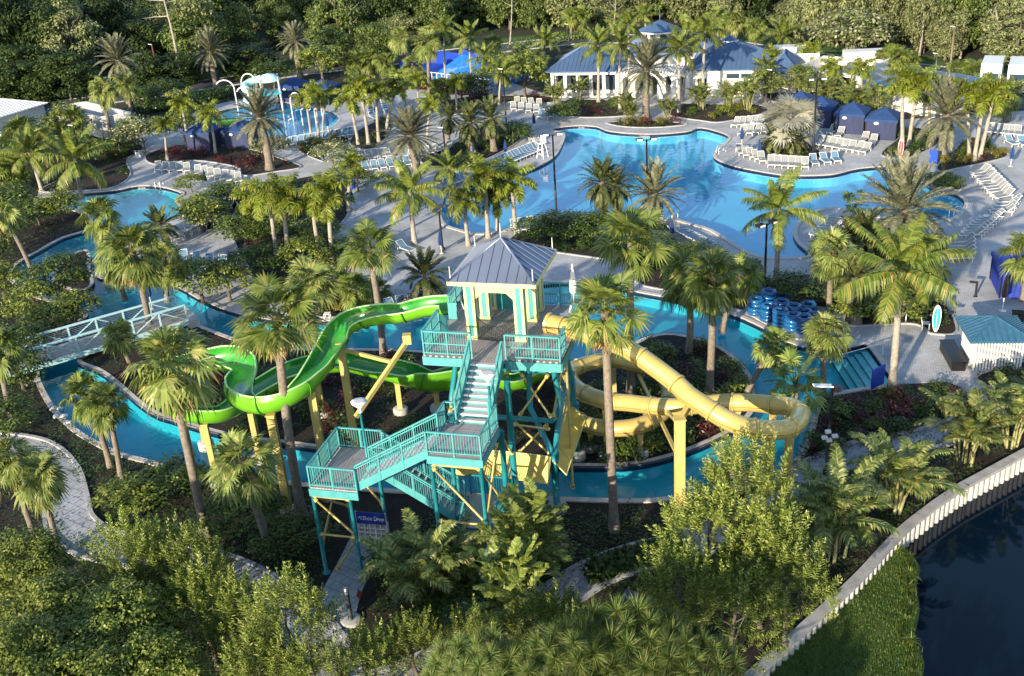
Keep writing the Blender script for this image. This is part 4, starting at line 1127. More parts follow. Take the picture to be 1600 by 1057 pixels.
def strap_mesh(seed, n, L, w, bend, mat, nm, up=60):
    """rosette of strap leaves"""
    R = random.Random(seed); mb = MB()
    for i in range(n):
        az = i*2.4; el = math.radians(R.uniform(20, up+25)); l = L*R.uniform(.7,1.1); s = V((-math.sin(az),math.cos(az),0))*w*.5
        a = V((0,0,0)); d0, d1, d2 = dirv(az,el), dirv(az,el-bend*.5), dirv(az,el-bend); b = a+d0*l*.4; c = b+d1*l*.35; e = c+d2*l*.3
        mb.add([a-s*.5,a+s*.5,b+s,b-s,c+s*.8,c-s*.8,e], [(0,1,2,3),(3,2,4,5),(5,4,6)])
    return mb.mesh(nm, mat)

def cane_clump(seed, nst, H, nfr, L):
    """several arching canes with feather fronds"""
    R = random.Random(seed); cr = MB(); st = MB()
    for k in range(nst):
        az = k*2.4+R.uniform(-.3,.3); lean = R.uniform(.1,.38); h = H*R.uniform(.6,1.05); r = R.uniform(.1,.4)
        b = V((math.cos(az)*r, math.sin(az)*r, 0)); tp = b + V((math.cos(az)*lean*h, math.sin(az)*lean*h, h))
        st.tube([b, b.lerp(tp,.5)-V((math.cos(az),math.sin(az),0))*.06*h, tp], [.06,.05,.035], 6)
        for i in range(nfr):
            a2 = az + i*2.4 + R.uniform(-.3,.3); el = math.radians(80-75*i/nfr+R.uniform(-8,8))
            feather_frond(cr, R, tp-V((0,0,.12*i/nfr)), a2, el, L*R.uniform(.75,1.1), 1.35*R.uniform(.7,1.2), 26, .42, .8, .6, .055, .1, .5, .25)
    return cr, st
# ------------------------------------------------------------------ palms, one by one
PALMS = [
 ('S',(322,838),(262,565),2.35,"tall shaggy fan palm in front of the green slide's lowest left bend"),
 ('W',(472,805),(432,492),2.35,"tall fan palm rising through the middle of the green slide loops"),
 ('W',(960,830),(945,482),2.15,"tall fan palm right of the tower with its crown over the yellow tube mouth"),
 ('W',(986,618),(986,372),2.35,"tall fan palm on the river island just above the yellow slide's first drop"),
 ('S',(173,730),(128,612),1.45,"left palm of the leaning pair beside the river's left bank"),
 ('S',(190,748),(165,628),1.35,"right palm of the leaning pair beside the river's left bank"),
 ('S',(425,868),(376,718),1.75,"short fan palm in front of the river left of the stair landing"),
 ('S',(68,885),(8,715),1.35,"leaning fan palm at the left edge beside the curved slab path"),
 ('S',(97,888),(58,742),1.3,"short leaning fan palm overhanging the curved slab path"),
 ('S',(22,668),(-6,540),1.5,"fan palm at the left edge below the footbridge end"),
 ('S',(236,521),(206,388),2.5,"tall shaggy fan palm standing in front of the footbridge's right half"),
 ('S',(168,405),(152,335),2.0,"shaggy fan palm between the kids pool and the river bend"),
 ('S',(207,578),(183,522),1.35,"low fan palm on the island tip in front of the footbridge"),
 ('S',(52,430),(2,332),1.6,"fan palm at the left edge leaning over the river bend"),
 ('S',(262,472),(256,402),1.7,"fan palm behind the bridge beside the navy umbrella"),
 ('S',(196,470),(180,410),1.6,"fan palm in the bend of the river just above the footbridge"),
 ('C',(128,312),(118,248),3.9,"coconut palm with wide arching fronds left of the kids pool"),
 ('C',(66,300),(45,238),3.2,"coconut palm with yellow-green fronds near the left edge"),
 ('S',(30,262),(30,205),2.3,"shaggy fan palm clump at the left edge in front of the white gable"),
 ('D',(205,172),(183,92),3.2,"grey date palm behind the two fan palms at upper left"),
 ('D',(338,136),(327,78),3.3,"grey date palm alone against the dark forest right of the rusty pole"),
 ('D',(470,122),(460,62),3.1,"grey date palm against the forest above the navy splash tents"),
 ('D',(422,265),(405,180),3.4,"grey date palm in front of the white spiral splash slide"),
 ('D',(652,268),(640,208),3.6,"grey date palm in the middle beside the lounger rows"),
 ('D',(1009,187),(1010,105),3.4,"grey date palm in the curved planter in front of the pergola"),
 ('D',(1472,250),(1480,176),3.6,"grey date palm right of the navy cabanas"),
 ('D',(1026,346),(1022,300),3.0,"low date palm with spreading fronds at the pool's near edge"),
 ('D',(1412,405),(1412,322),3.9,"large grey date palm behind the big coconut palm at right"),
 ('S',(174,215),(160,138),1.9,"single fan palm in front of the white parapet wall"),
 ('S',(207,187),(196,128),1.8,"fan palm rising beside the grey date palm at upper left"),
 ('C',(648,381),(640,297),3.3,"coconut palm with drooping fronds on the deck left of the pool's beach entry"),
 ('R',(433,400),(420,308),2.20,"leftmost feather palm of the row behind the fan palms"),
 ('R',(452,414),(443,312),2.32,"second feather palm from the left in the row behind the fan palms"),
 ('R',(502,410),(488,322),2.32,"third feather palm from the left in the row behind the fan palms"),
 ('R',(520,420),(512,308),2.44,"rightmost feather palm of the row behind the fan palms"),
 ('W',(600,560),(576,385),2.25,"fan palm with a red-brown trunk rising behind the green slide's top"),
 ('S',(494,560),(484,438),1.9,"shaggy fan palm just behind the first green slide drop"),
 ('S',(560,498),(552,448),1.5,"low shaggy fan palm beside the white side table"),
 ('P',(668,476),(663,425),1.9,"dark low date palm left of the tower roof"),
 ('R',(732,384),(726,318),1.95,"left slender feather palm on the pool's beach edge"),
 ('R',(763,372),(758,285),2.32,"middle slender feather palm on the pool's beach edge"),
 ('R',(778,360),(776,312),1.95,"right slender feather palm on the pool's beach edge"),
 ('R',(806,362),(800,290),2.20,"feather palm above the tower roof at the pool edge"),
 ('G',(738,242),(733,188),2.3,"left one of two dark date palms beside the tall lamp post"),
 ('G',(772,236),(766,182),2.3,"right one of two dark date palms beside the tall lamp post"),
 ('R',(560,226),(546,160),2.07,"left feather palm of the cluster right of the splash pad"),
 ('R',(576,226),(562,138),2.20,"second feather palm of the cluster right of the splash pad"),
 ('R',(592,222),(588,150),2.07,"third feather palm of the cluster right of the splash pad"),
 ('R',(604,208),(620,138),2.20,"rightmost feather palm of the cluster right of the splash pad"),
 ('R',(487,218),(478,158),1.83,"left palm of the trio on the splash pad's edge"),
 ('R',(499,222),(493,150),1.83,"middle palm of the trio on the splash pad's edge"),
 ('R',(505,212),(510,154),1.71,"right palm of the trio on the splash pad's edge"),
 ('S',(556,122),(553,94),1.9,"left fan palm of three behind the splash pad hedge"),
 ('S',(577,120),(577,90),1.8,"middle fan palm of three behind the splash pad hedge"),
 ('S',(601,122),(601,96),1.9,"right fan palm of three behind the splash pad hedge"),
 ('S',(631,112),(626,56),2.0,"fan palm at the left end of the blue surf ride"),
 ('S',(671,160),(667,64),2.1,"tall fan palm in front of the blue surf ride's dark end"),
 ('C',(697,148),(693,46),2.5,"coconut palm in front of the middle of the blue surf ride"),
 ('C',(738,126),(733,56),2.7,"coconut palm in front of the blue surf ride's right end"),
 ('C',(935,160),(935,70),3.0,"coconut palm before the left hall of the pool house"),
 ('C',(969,172),(970,68),2.9,"second coconut palm from the left before the pool house"),
 ('C',(984,152),(982,38),2.7,"tall coconut palm behind the two at the left of the pergola"),
 ('C',(1061,176),(1062,75),3.0,"coconut palm at the right side of the pergola"),
 ('C',(1066,158),(1075,52),2.6,"coconut palm right behind the pergola's right end"),
 ('C',(1099,168),(1102,50),3.1,"tallest coconut palm before the right hall of the pool house"),
 ('S',(893,62),(893,24),1.9,"left fan palm behind the pool house near the road"),
 ('S',(909,60),(908,22),1.9,"right fan palm behind the pool house near the road"),
 ('S',(1121,70),(1120,26),2.2,"fan palm behind the right hall left of two thin trunks"),
 ('S',(1138,68),(1137,34),1.8,"left of two thin trunked palms behind the small cupola"),
 ('S',(1149,70),(1150,30),1.9,"right of two thin trunked palms behind the small cupola"),
 ('C',(1220,97),(1222,54),3.0,"coconut palm behind the blue hip roof at the right end of the pool house"),
 ('S',(1388,122),(1384,88),1.8,"left fan palm of the cluster above the grey service hut"),
 ('S',(1402,126),(1401,86),2.0,"middle fan palm of the cluster above the grey service hut"),
 ('S',(1419,124),(1418,94),1.8,"right fan palm of the cluster above the grey service hut"),
 ('S',(1500,132),(1497,112),1.9,"left fan palm beside the white box trucks"),
 ('S',(1520,134),(1522,112),2.0,"right fan palm beside the white box trucks"),
 ('R',(1410,222),(1412,130),2.32,"left slender palm of the leaning pair beside the cabanas"),
 ('R',(1420,230),(1436,136),2.44,"right slender palm of the leaning pair beside the cabanas"),
 ('R',(1522,252),(1538,158),2.44,"left slender palm of the trio in the bed at far right"),
 ('R',(1514,248),(1510,148),1.95,"thin middle palm of the trio in the bed at far right"),
 ('R',(1530,250),(1552,152),2.20,"right slender palm of the trio in the bed at far right"),
 ('B',(1235,238),(1235,184),3.5,"silvery fan palm among the loungers on the pool peninsula"),
 ('P',(1213,240),(1209,212),1.6,"left low date palm in front of the silver palm"),
 ('P',(1243,244),(1241,216),1.6,"right low date palm in front of the silver palm"),
 ('G',(944,352),(940,282),2.2,"dark shaggy date palm at the pool's near edge"),
 ('G',(966,350),(962,290),1.8,"smaller dark date palm behind the tall fan palm by the pool"),
 ('S',(1077,552),(1076,428),1.9,"left fan palm of the pair on the river island's right side"),
 ('S',(1108,618),(1113,428),1.95,"tall right fan palm of the pair on the river island's right side"),
 ('S',(1128,520),(1158,426),1.6,"fan palm leaning right beside the river's far bank"),
 ('C',(1213,438),(1218,325),3.0,"coconut palm on the narrow deck between the pool and the shrub bed"),
 ('S',(1295,492),(1300,390),1.7,"slim fan palm beside the stack of blue tubes"),
 ('G',(1338,506),(1336,432),1.9,"dark shaggy palm in the bed left of the big coconut palm"),
 ('G',(1352,420),(1352,362),1.8,"dark palm behind the slim fan palm in the right bed"),
 ('C',(1393,612),(1407,418),3.6,"big coconut palm with long fronds beside the river steps"),
 ('K',(1338,344),(1336,320),1.5,"small dark palm on the pool's right cape"),
 ('S',(1600,470),(1606,392),1.9,"fan palm cut off by the right edge above the navy tent"),
 ('S',(1164,622),(1213,538),1.4,"short fan palm leaning out over the river at the island's right end"),
 ('S',(1287,622),(1290,518),1.4,"short fan palm with a curved stem at the mouth of the river steps"),
 ('K',(1245,672),(1243,595),1.75,"dark green small fan palm between the yellow tube's end and the lamp"),
 ('P',(258,388),(250,350),1.6,"small feathery palm at the corner of the kids pool"),
 ('R',(296,234),(284,165),2.07,"slim palm in front of the left navy tent"),
 ('R',(337,240),(328,184),1.83,"slim palm between the two left navy tents"),
 ('S',(530,470),(520,440),1.4,"low fan palm in the bank bed behind the green slide"),
 ('K',(905,478),(1000,470),1.0,"") ,
 ('S',(600,470),(588,452),1.2,"low fan palm beside the four blue loungers"),
 ('C',(92,232),(95,205),1.8,"low coconut palm under the bright round tree at upper left"),
 ('K',(1120,438),(1098,418),1.5,"low dark palm beside the pool edge loungers"),
 ('K',(1172,446),(1160,424),1.5,"low dark palm at the foot of the tall lamp post"),
 ('S',(846,120),(838,92),1.8,"fan palm at the left end of the pool house"),
 ('S',(820,118),(815,84),1.9,"fan palm between the surf ride and the pool house"),
 ('S',(770,112),(768,70),1.9,"fan palm right of the blue surf ride"),
 ('C',(1190,150),(1195,105),2.0,"yellow-green palm at the right end of the pool house"),
 ('R',(1298,150),(1300,110),2.07,"bright slim palm in front of the white service parapet"),
 ('R',(1206,130),(1210,96),1.95,"bright slim palm beside the small blue roof"),
 ('S',(62,270),(58,218),2.2,"shaggy fan palm right of the clump at the left edge"),
 ('S',(15,300),(14,258),2.0,"low shaggy fan palm at the left edge beside the coconut palms"),
 ('R',(400,380),(398,318),2.0,"feather palm standing left of the row of four"),
 ('R',(545,330),(548,262),1.9,"lone feather palm between the blue board and the lounger rows"),
 ('C',(690,300),(700,262),2.2,"low coconut palm at the pool's left beach corner"),
 ('S',(640,128),(645,98),1.9,"low fan palm before the surf ride's start box"),
 ('R',(655,175),(652,128),1.7,"feather palm in front of the dark red hedge"),
 ('R',(715,175),(712,132),1.7,"feather palm left of the pinkish bushy tree"),
 ('G',(1290,420),(1330,372),2.0,"dark palm leaning at the pool's right cape"),
 ('S',(1460,440),(1442,396),1.9,"fan palm right behind the big coconut palm"),
 ('R',(632,165),(630,126),1.9,"feather palm at the left end of the dark red hedge"),
 ('S',(690,172),(688,134),1.7,"fan palm between two feather palms at the dark red hedge"),
 ('C',(752,140),(755,88),2.4,"coconut palm between the surf ride and the tall lamp"),
 ('C',(850,108),(852,62),2.6,"coconut palm behind the bushy tree left of the pool house"),
 ('C',(1010,70),(1008,24),2.4,"coconut palm behind the big cupola's left side"),
 ('S',(1180,80),(1180,40),2.0,"fan palm in front of the wood right of the small cupola"),
 ('R',(1262,118),(1264,84),1.8,"feather palm behind the white parapet's left end"),
 ('R',(1345,152),(1346,112),1.8,"feather palm between the parapet and the service building"),
 ('R',(1450,205),(1452,150),1.9,"feather palm left of the far right grey date palm"),
 ('S',(1572,190),(1568,150),1.9,"fan palm at the far right below the box trucks"),
 ('C',(780,165),(784,112),2.3,"coconut palm beside the pale post behind the lounger row"),
 ('R',(668,215),(672,168),1.8,"feather palm above the middle grey date palm's right side"),
 ('G',(700,225),(702,182),1.9,"low dark date palm left of the pair by the lamp post"),
 ('R',(262,250),(258,196),1.6,"slim palm right of the blossoming tree at upper left"),
 ('S',(118,240),(112,186),1.9,"fan palm behind the coconut palms at upper left"),
]
for k, b, c, R_, lab in PALMS:
    if lab: palm(k, b, c, R_, lab)
# cane palm clumps
M_CANE = plain("cane_stem", (.26,.25,.10), .5, var=.2)
CANE = [cane_clump(31+k, n, h, 5, l) for k, (n, h, l) in enumerate([(9,2.0,1.9),(7,1.6,1.7),(8,2.2,1.5)])]
CANE_M = [(c.mesh("cane_crown", L_ARECA), s.mesh("cane_stem", M_CANE)) for c, s in CANE]
def cane(i, px, sc, label, grp, rz=0):
    t = thing("cane_palm", label, "palm", at(px[0], px[1], .05), rz, grp); t.scale = (sc, sc, sc)
    obj("crown", CANE_M[i][0], None, t); obj("stems", CANE_M[i][1], None, t)["name"] = "stem"
for i, px, sc, lab in [(0,(1300,872),1.45,"cane palm clump leaning over the sea wall, nearest to the bottom"),(1,(1398,798),1.5,"second cane palm clump from the bottom along the sea wall"),(0,(1508,722),1.25,"third cane palm clump from the bottom along the sea wall"),
                       (2,(1580,698),1.2,"cane palm clump at the right edge below the slatted hut"),(1,(1600,655),1.0,"cane palm behind the one at the right edge below the slatted hut")]:
    cane(i, px, sc, lab, "cane palms along the sea wall", i*1.7+px[0]*.1)
for i, px, sc, lab in [(2,(668,958),1.4,"dark cane palm clump beside the slab path in front of the stairs"),(0,(715,935),1.1,"cane palm clump under the lower stairs")]:
    cane(i, px, sc, lab, "cane palms in front of the stairs", px[0]*.3)
for i, px, sc, lab in [(1,(1095,172),1.2,"low cane palm in front of the right hall"),(0,(1140,172),1.1,"cane palm in front of the lime umbrella"),(2,(1170,172),1.2,"cane palm at the right end of the right hall"),
                       (0,(1325,175),1.1,"left cane palm behind the cabana row"),(1,(1345,180),1.2,"middle cane palm behind the cabana row"),(2,(1372,185),1.2,"right cane palm behind the cabana row"),(1,(1290,165),1.3,"cane palm behind the shaded cabana"),(0,(1255,160),1.2,"cane palm behind the leftmost cabana"),
                       (1,(1580,165),1.2,"cane palm below the white trucks at the right edge"),(0,(870,168),1.0,"cane palm at the left corner of the pool house bed"),(2,(905,158),.9,"cane palm before the left hall windows"),(1,(978,178),1.0,"cane palm at the left of the pergola ramp"),(2,(1044,190),.9,"cane palm at the right of the curved planter"),(0,(985,192),.8,"cane palm at the left of the curved planter")]:
    cane(i, px, sc, lab, "cane palms around the pool house", px[0]*.3)

# ------------------------------------------------------------------ trees
FTREE = {}
FTREE['dark'] = [leaf_crown(s, 80, 130, 3.9, 3.9, 3.9, 1.15, .42, .25, -.85).mesh("tree_crown", L_FORESTD) for s in (1,2,3)]
FTREE['mid'] = [leaf_crown(s, 76, 130, 3.6, 3.6, 3.9, 1.05, .40, .24, -.85).mesh("tree_crown", L_FOREST) for s in (4,5,6)]
FTREE['olive'] = [leaf_crown(s, 70, 130, 3.4, 3.4, 3.9, 1.0, .36, .2, -.9).mesh("tree_crown", L_FORESTO) for s in (7,8,9)]
FTRUNK = [limbs(s, 6.0, .22, 7, 2.2, .4).mesh("tree_trunk", M_BARK) for s in (1,2)]
def ftree(kind, p, h, w, label, grp, cat="tree", seed=0, name="forest_tree"):
    R = random.Random(seed); t = thing(name, label, cat, p, R.uniform(0, 6.28), grp)
    tr_ = obj("trunk", FTRUNK[seed % 2], None, t); tr_.scale = (h/9, h/9, h/7.5)
    c = obj("crown", FTREE[kind][seed % 3], None, t, (0,0,h*.52)); c.scale = (w/3.5, w/3.5, h*.47/3.6)
    return t
R = random.Random(77); nT = 0
zones = [("dark", [(-60,150),(60,155),(180,118),(280,118),(330,105),(330,40),(300,5),(-60,5)], 46, (9,14), (3.6,5.2), "broadleaf tree of the dense forest at upper left", "trees of the dark forest at upper left"),
         ("mid", [(330,108),(480,90),(640,76),(820,56),(930,44),(930,0),(300,0)], 56, (7,12), (3.0,4.4), "leafy tree of the wood behind the splash pad and surf ride", "trees of the wood behind the surf ride"),
         ("olive", [(930,46),(1080,48),(1230,72),(1330,80),(1460,96),(1680,110),(1680,0),(930,0)], 74, (8,13), (3.2,4.6), "olive or green tree of the sunlit wood behind the pool house and trucks", "trees of the sunlit wood at upper right")]
for kind, poly, n, hr, wr_, lab, grp in zones:
    W_ = [at(x, max(y, -6)) for x, y in poly]; P2 = [(p.x, p.y) for p in W_]
    xs = [p[0] for p in P2]; ys = [p[1] for p in P2]; placed = []; tries = 0
    while len(placed) < n and tries < 6000:
        tries += 1; px = R.uniform(min(q[0] for q in poly), max(q[0] for q in poly)); t_ = R.random()**.75
        py = min(q[1] for q in poly) + t_*(max(q[1] for q in poly)-min(q[1] for q in poly))
        if not inside(poly, px, py): continue
        g_ = at(px, py)
        if any((g_.x-q.x)**2+(g_.y-q.y)**2 < (16 if tries < 3000 else 9) for q in placed): continue
        placed.append(g_); nT += 1
        ftree(kind if R.random() < .62 else R.choice(['dark','mid','olive']), g_, R.uniform(*hr)*R.choice([.7,.9,1,1,1.15]), R.uniform(*wr_)*R.uniform(.75,1.1), lab, grp, seed=nT)
# more forest behind, one mass that reaches past the top edge
mass = MB()
for k in range(260):
    x = R.uniform(-260, 260); y = R.uniform(215, 430)
    if proj(x, y, 0)[1] > 12: continue
    h = R.uniform(8, 14)
    for j in range(60):
        e = V((R.gauss(0,1), R.gauss(0,1), R.gauss(0,1))).normalized(); q = V((e.x*4, e.y*4, h*.6+e.z*h*.4))
        leaf_quad(mass, V((x,y,0))+q, V((R.uniform(-1,1),R.uniform(-1,1),R.uniform(-1,.2))), (e+UPV*.5).normalized(), R.uniform(1.0,1.8), R.uniform(.7,1.1))
struct("far_forest", mass, L_FORESTO, "stuff")
# bare pine snag and rusty poles against the forest
M_SNAG = plain("weathered_wood", (.30,.26,.22), .9, var=.25, scale=3)
t = thing("dead_tree", "tall bare grey trunk with broken limbs standing out of the dark forest", "tree", at(282,118)); top = above(t.location, 254, -8) - t.location
m = MB(); bent_trunk(m, (top.x,0,top.z), .26, .12, 10, .2); tk = obj("trunk", m, M_SNAG, t)
for k, (f, dx, dz) in enumerate([(.93,-4.5,.8),(.9,3.2,1.0),(.74,-4.2,-.1),(.97,2.2,1.6)]):
    b = V((top.x*f**1.3, 0, top.z*f)); m = MB(); m.tube([b, b+V((dx*.5,.3,dz*.2)), b+V((dx,.4,dz))], [.1,.07,.03], 6); obj("limb", m, M_SNAG, t)
m = leaf_crown(91, 16, 60, 2.8, 2.2, 2.2, 1.0, .5, .3); c = obj("crown", m, L_FORESTO, t, (top.x+4.2, 0, top.z*.82))

for k, (px, tp, lab) in enumerate([((958,52),(962,-5),"thin bare trunk in the wood behind the pool house"),((1372,70),(1378,-5),"pale leaning bare trunk left of the brown post in the sunlit wood"),((1436,88),(1444,12),"thin pale trunk in the sunlit wood"),((1500,92),(1506,18),"bare pale trunk near the right end of the sunlit wood"),((1560,100),(1555,10),"thin grey trunk above the box trucks"),((797,70),(800,-6),"straight grey trunk at the wood's edge beside the surf ride"),((545,84),(548,8),"thin trunk in the wood behind the grey date palm")]):
    b = at(*px); t = thing("bare_tree", lab, "tree", b, 0, "bare trunks at the forest edge"); tp_ = above(b, *tp) - b; m = MB(); bent_trunk(m, (tp_.x,0,tp_.z), .16, .06, 8, .15, 6); tk = obj("trunk", m, M_SNAG, t)
    for j in range(4):
        f = .6+.1*j; q = V((tp_.x*f**1.3,0,tp_.z*f)); a_ = j*2.1+k; m = MB(); m.tube([q, q+V((math.cos(a_)*1.0,math.sin(a_),.5)), q+V((math.cos(a_)*1.8,math.sin(a_)*1.6,1.2))], [.06,.04,.015], 5); obj("limb", m, M_SNAG, t)
BT = {}
BT['bright'] = [leaf_crown(s, 60, 42, 1.7, 1.7, 1.35, .5, .20, .12, -.4).mesh("tree_crown", L_BRIGHT) for s in (21,22,23)]
BT['broad'] = [leaf_crown(s, 60, 42, 1.7, 1.7, 1.4, .52, .20, .12, -.4).mesh("tree_crown", L_BROAD) for s in (24,25)]
BT['flower'] = [leaf_crown(s, 64, 40, 1.7, 1.7, 1.3, .5, .19, .11, -.3).mesh("tree_crown", L_FLOWER) for s in (26,27)]
BTRUNK = [limbs(s, 2.0, .11, 7, 1.0, .3, .08).mesh("tree_trunk", M_BARK) for s in (11,12)]
def btree(kind, px, h, w, label, grp="small broadleaf trees", seed=0):
    t = thing("broadleaf_tree", label, "tree", at(px[0], px[1], .05), seed*1.3, grp)
    tr_ = obj("trunk", BTRUNK[seed % 2], None, t); tr_.scale = (h/2.8, h/2.8, h/2.8)
    v = BT[kind]; c = obj("crown", v[seed % len(v)], None, t, (0,0,h*.62)); c.scale = (w/1.7, w/1.7, h*.46/1.35)
for i, (k, px, h, w, lab) in enumerate([
 ('bright',(112,222),4.6,3.0,"bright round tree in front of the white parapet at upper left"),
 ('flower',(226,238),4.2,3.2,"round tree with pale blossom beside the path at upper left"),
 ('broad',(205,225),3.0,1.8,"dark green shrub tree left of the blossoming tree"),
 ('bright',(290,222),3.6,2.0,"yellow-green tree between the blossoming tree and the navy tent"),
 ('bright',(318,362),3.4,2.5,"glossy round tree over the loungers right of the kids pool"),
 ('broad',(360,335),3.2,2.0,"dark small tree behind the glossy round tree"),
 ('bright',(318,475),3.6,2.4,"leafy tree overhanging the right end of the footbridge"),
 ('bright',(360,470),3.2,2.0,"leafy tree right of the footbridge end"),
 ('broad',(100,470),3.8,2.6,"loose tree on the islet in the river bend"),
 ('bright',(60,500),2.8,2.2,"leafy small tree between the river bend and the footbridge"),
 ('bright',(120,505),2.4,2.0,"leafy shrub tree behind the footbridge rail"),
 ('broad',(45,560),2.6,2.0,"dark tree below the left end of the footbridge"),
 ('broad',(38,610),3.0,2.0,"dark glossy tree at the left edge below the footbridge"),
 ('flower',(522,264),2.9,2.6,"pale flowering bush beside the lounger row near the centre"),
 ('flower',(428,252),2.8,2.4,"pale flowering bush under the grey date palm"),
 ('broad',(430,142),4.2,3.2,"dense green tree over the navy splash tents"),
 ('bright',(505,128),5.2,4.0,"wide rounded tree behind the navy splash tents"),
 ('bright',(820,152),5.6,3.6,"bright bushy tree left of the pool house"),
 ('bright',(780,140),4.6,3.0,"bushy tree behind the loungers left of the pool house"),
 ('broad',(735,160),3.8,2.6,"bushy tree right of the blue surf ride"),
 ('flower',(722,158),3.4,2.4,"pinkish bushy tree in front of the surf ride's right end"),
 ('flower',(1328,100),7.0,5.2,"round tree with creamy blossom behind the white box truck"),
 ('broad',(880,190),2.2,2.0,"dark rounded bush at the pool's upper left corner"),
 ('broad',(802,225),2.4,2.4,"dark rounded bush behind the row of pool loungers"),
 ('bright',(1196,160),4.0,2.4,"bright leafy tree in front of the right end of the pool house"),
 ('bright',(1250,150),3.6,2.2,"bright leafy tree beside the lamp behind the cabanas"),
 ('broad',(880,372),2.2,2.6,"broad leaved dark bush behind the tower roof"),
 ('broad',(840,376),2.0,2.2,"low leafy bush left of the dark bush behind the tower roof"),
 ('bright',(1410,495),2.2,2.4,"bright shrub behind the life ring"),
 ('bright',(1345,500),2.0,2.0,"bright shrub left of the life ring post"),
 ('bright',(1468,300),1.7,1.9,"bright yellow-green bush at the pool's right end"),
 ('bright',(480,430),3.0,2.2,"leafy small tree between the feather palms and the loungers"),
 ('broad',(400,440),3.0,2.4,"dark small tree left of the feather palm row"),
 ('bright',(300,300),1.8,1.7,"yellow-green bush at the corner of the kids pool"),
 ('broad',(20,300),3.2,2.4,"dark leafy tree at the left edge above the kids pool"),
 ('bright',(75,262),2.6,2.0,"leafy tree between the two coconut palms at upper left"),
 ('broad',(15,385),3.0,2.2,"dark leafy tree at the left edge beside the river bend"),
 ('broad',(62,352),2.4,2.0,"low dark tree in the mulch inside the river bend"),
 ('bright',(8,470),3.0,2.2,"leafy tree at the left edge above the footbridge"),
 ('broad',(90,520),2.2,2.2,"dark bush close behind the footbridge's left half"),
 ('broad',(70,245),3.4,2.4,"dark tree in front of the white gable at upper left"),
 ('bright',(150,250),2.4,1.8,"yellow-green bush above the kids pool's left arm"),
 ('broad',(10,690),2.6,2.0,"dark tree at the left edge beside the slab path"),
 ('broad',(560,300),2.2,2.0,"dark bush at the corner of the feather palm bed"),
 ('broad',(440,385),2.6,2.2,"dark bush under the leftmost feather palms"),
 ('bright',(395,330),2.6,2.0,"leafy bush above the feather palm row"),
 ('broad',(385,385),3.0,2.4,"dark tree left of the feather palm bed's middle"),
 ('broad',(540,420),2.4,2.0,"dark bush left of the fan palm with the red-brown trunk"),
 ('broad',(1160,460),2.2,2.2,"dark bush on the river bank below the lamp post"),
 ('broad',(1240,470),1.9,2.0,"dark bush right behind the stack of blue tubes"),
 ('broad',(1380,460),2.4,2.4,"dark bush at the foot of the dark palms at right"),
 ('bright',(215,800),1.8,2.0,"bright bush beside the curved path in the lower left garden"),
 ('broad',(270,775),1.8,2.0,"dark bush left of the tall fan palm's foot"),
 ('broad',(380,830),1.9,2.1,"dark bush right of the tall fan palm's foot"),
 ('broad',(460,860),1.6,1.9,"dark bush left of the stair posts"),
 ('broad',(650,900),1.7,2.0,"dark bush under the dark cane palm by the stairs"),
 ('broad',(720,985),2.0,2.4,"dark leafy bush above the pines at the bottom"),
 ('broad',(830,880),1.8,2.0,"dark bush below the ferny tree"),
 ('broad',(22,345),3.4,3.0,"wide dark tree at the left edge left of the kids pool's arm"),
 ('bright',(100,345),2.8,2.4,"leafy tree on the bank between the kids pool's arm and the river bend"),
 ('broad',(-10,420),3.4,2.8,"dark tree cut by the left edge beside the river bend"),
 ('broad',(35,240),3.4,3.0,"wide dark tree under the shaggy palms at the left edge"),
 ('bright',(0,300),3.4,2.6,"bright tree cut by the left edge above the kids pool"),
 ('broad',(190,245),2.4,2.4,"dark bush at the end of the path above the kids pool"),
 ('broad',(265,160),3.2,3.0,"dark tree between the hedge and the road at upper left"),
 ('broad',(230,172),3.2,2.6,"dark tree right of the white yard wall"),
 ('bright',(330,350),2.2,2.2,"glossy low bush at the head of the diagonal loungers"),
 ('broad',(470,350),2.4,2.4,"dark bush between the feather palm trunks"),
 ('bright',(500,385),2.4,2.2,"leafy bush at the foot of the rightmost feather palm"),
 ('broad',(425,345),2.6,2.4,"dark bush behind the leftmost feather palm"),
 ('bright',(1085,420),2.0,2.2,"leafy bush between the pool's cape and the river bank"),
 ('broad',(1010,408),2.2,2.4,"dark bush behind the tall fan palm on the island"),
 ('broad',(930,375),2.2,2.2,"dark bush right of the broad leaved bush behind the tower"),
 ]): btree(k, px, h, w, lab, seed=i)

# foreground trees
def big_tree(name, label, base, h, mb, mat, z, sc=(1,1,1), seed=0, trunk_r=.16, spread=1.6, grp=None, cat="tree"):
    t = thing(name, label, cat, base, 0, grp); obj("trunk", limbs(seed, h*.85, trunk_r, 8, spread, .25, .1), M_BARK, t)
    c = obj("crown", mb, mat, t, (0,0,z)); c.scale = sc; return t
sp1 = sprig_crown(41, 230, 1.9, 1.9, 2.7, 1.0, 30, .27, .055).mesh("sprig_crown", L_SPRIG)
sp2 = sprig_crown(42, 210, 2.0, 2.0, 2.3, .95, 30, .26, .055).mesh("sprig_crown", L_SPRIG)
sp3 = sprig_crown(43, 170, 1.6, 1.6, 2.2, 1.0, 30, .25, .05, -.5, .75).mesh("sprig_crown", L_SPRIG)
def ground_for(px, py, h, y):   # foot of a tree whose top is seen at px, py at distance y
    d = ray(px, py); k = y/d[1]; return V((d[0]*k, y, 0)), CAM_H + d[2]*k
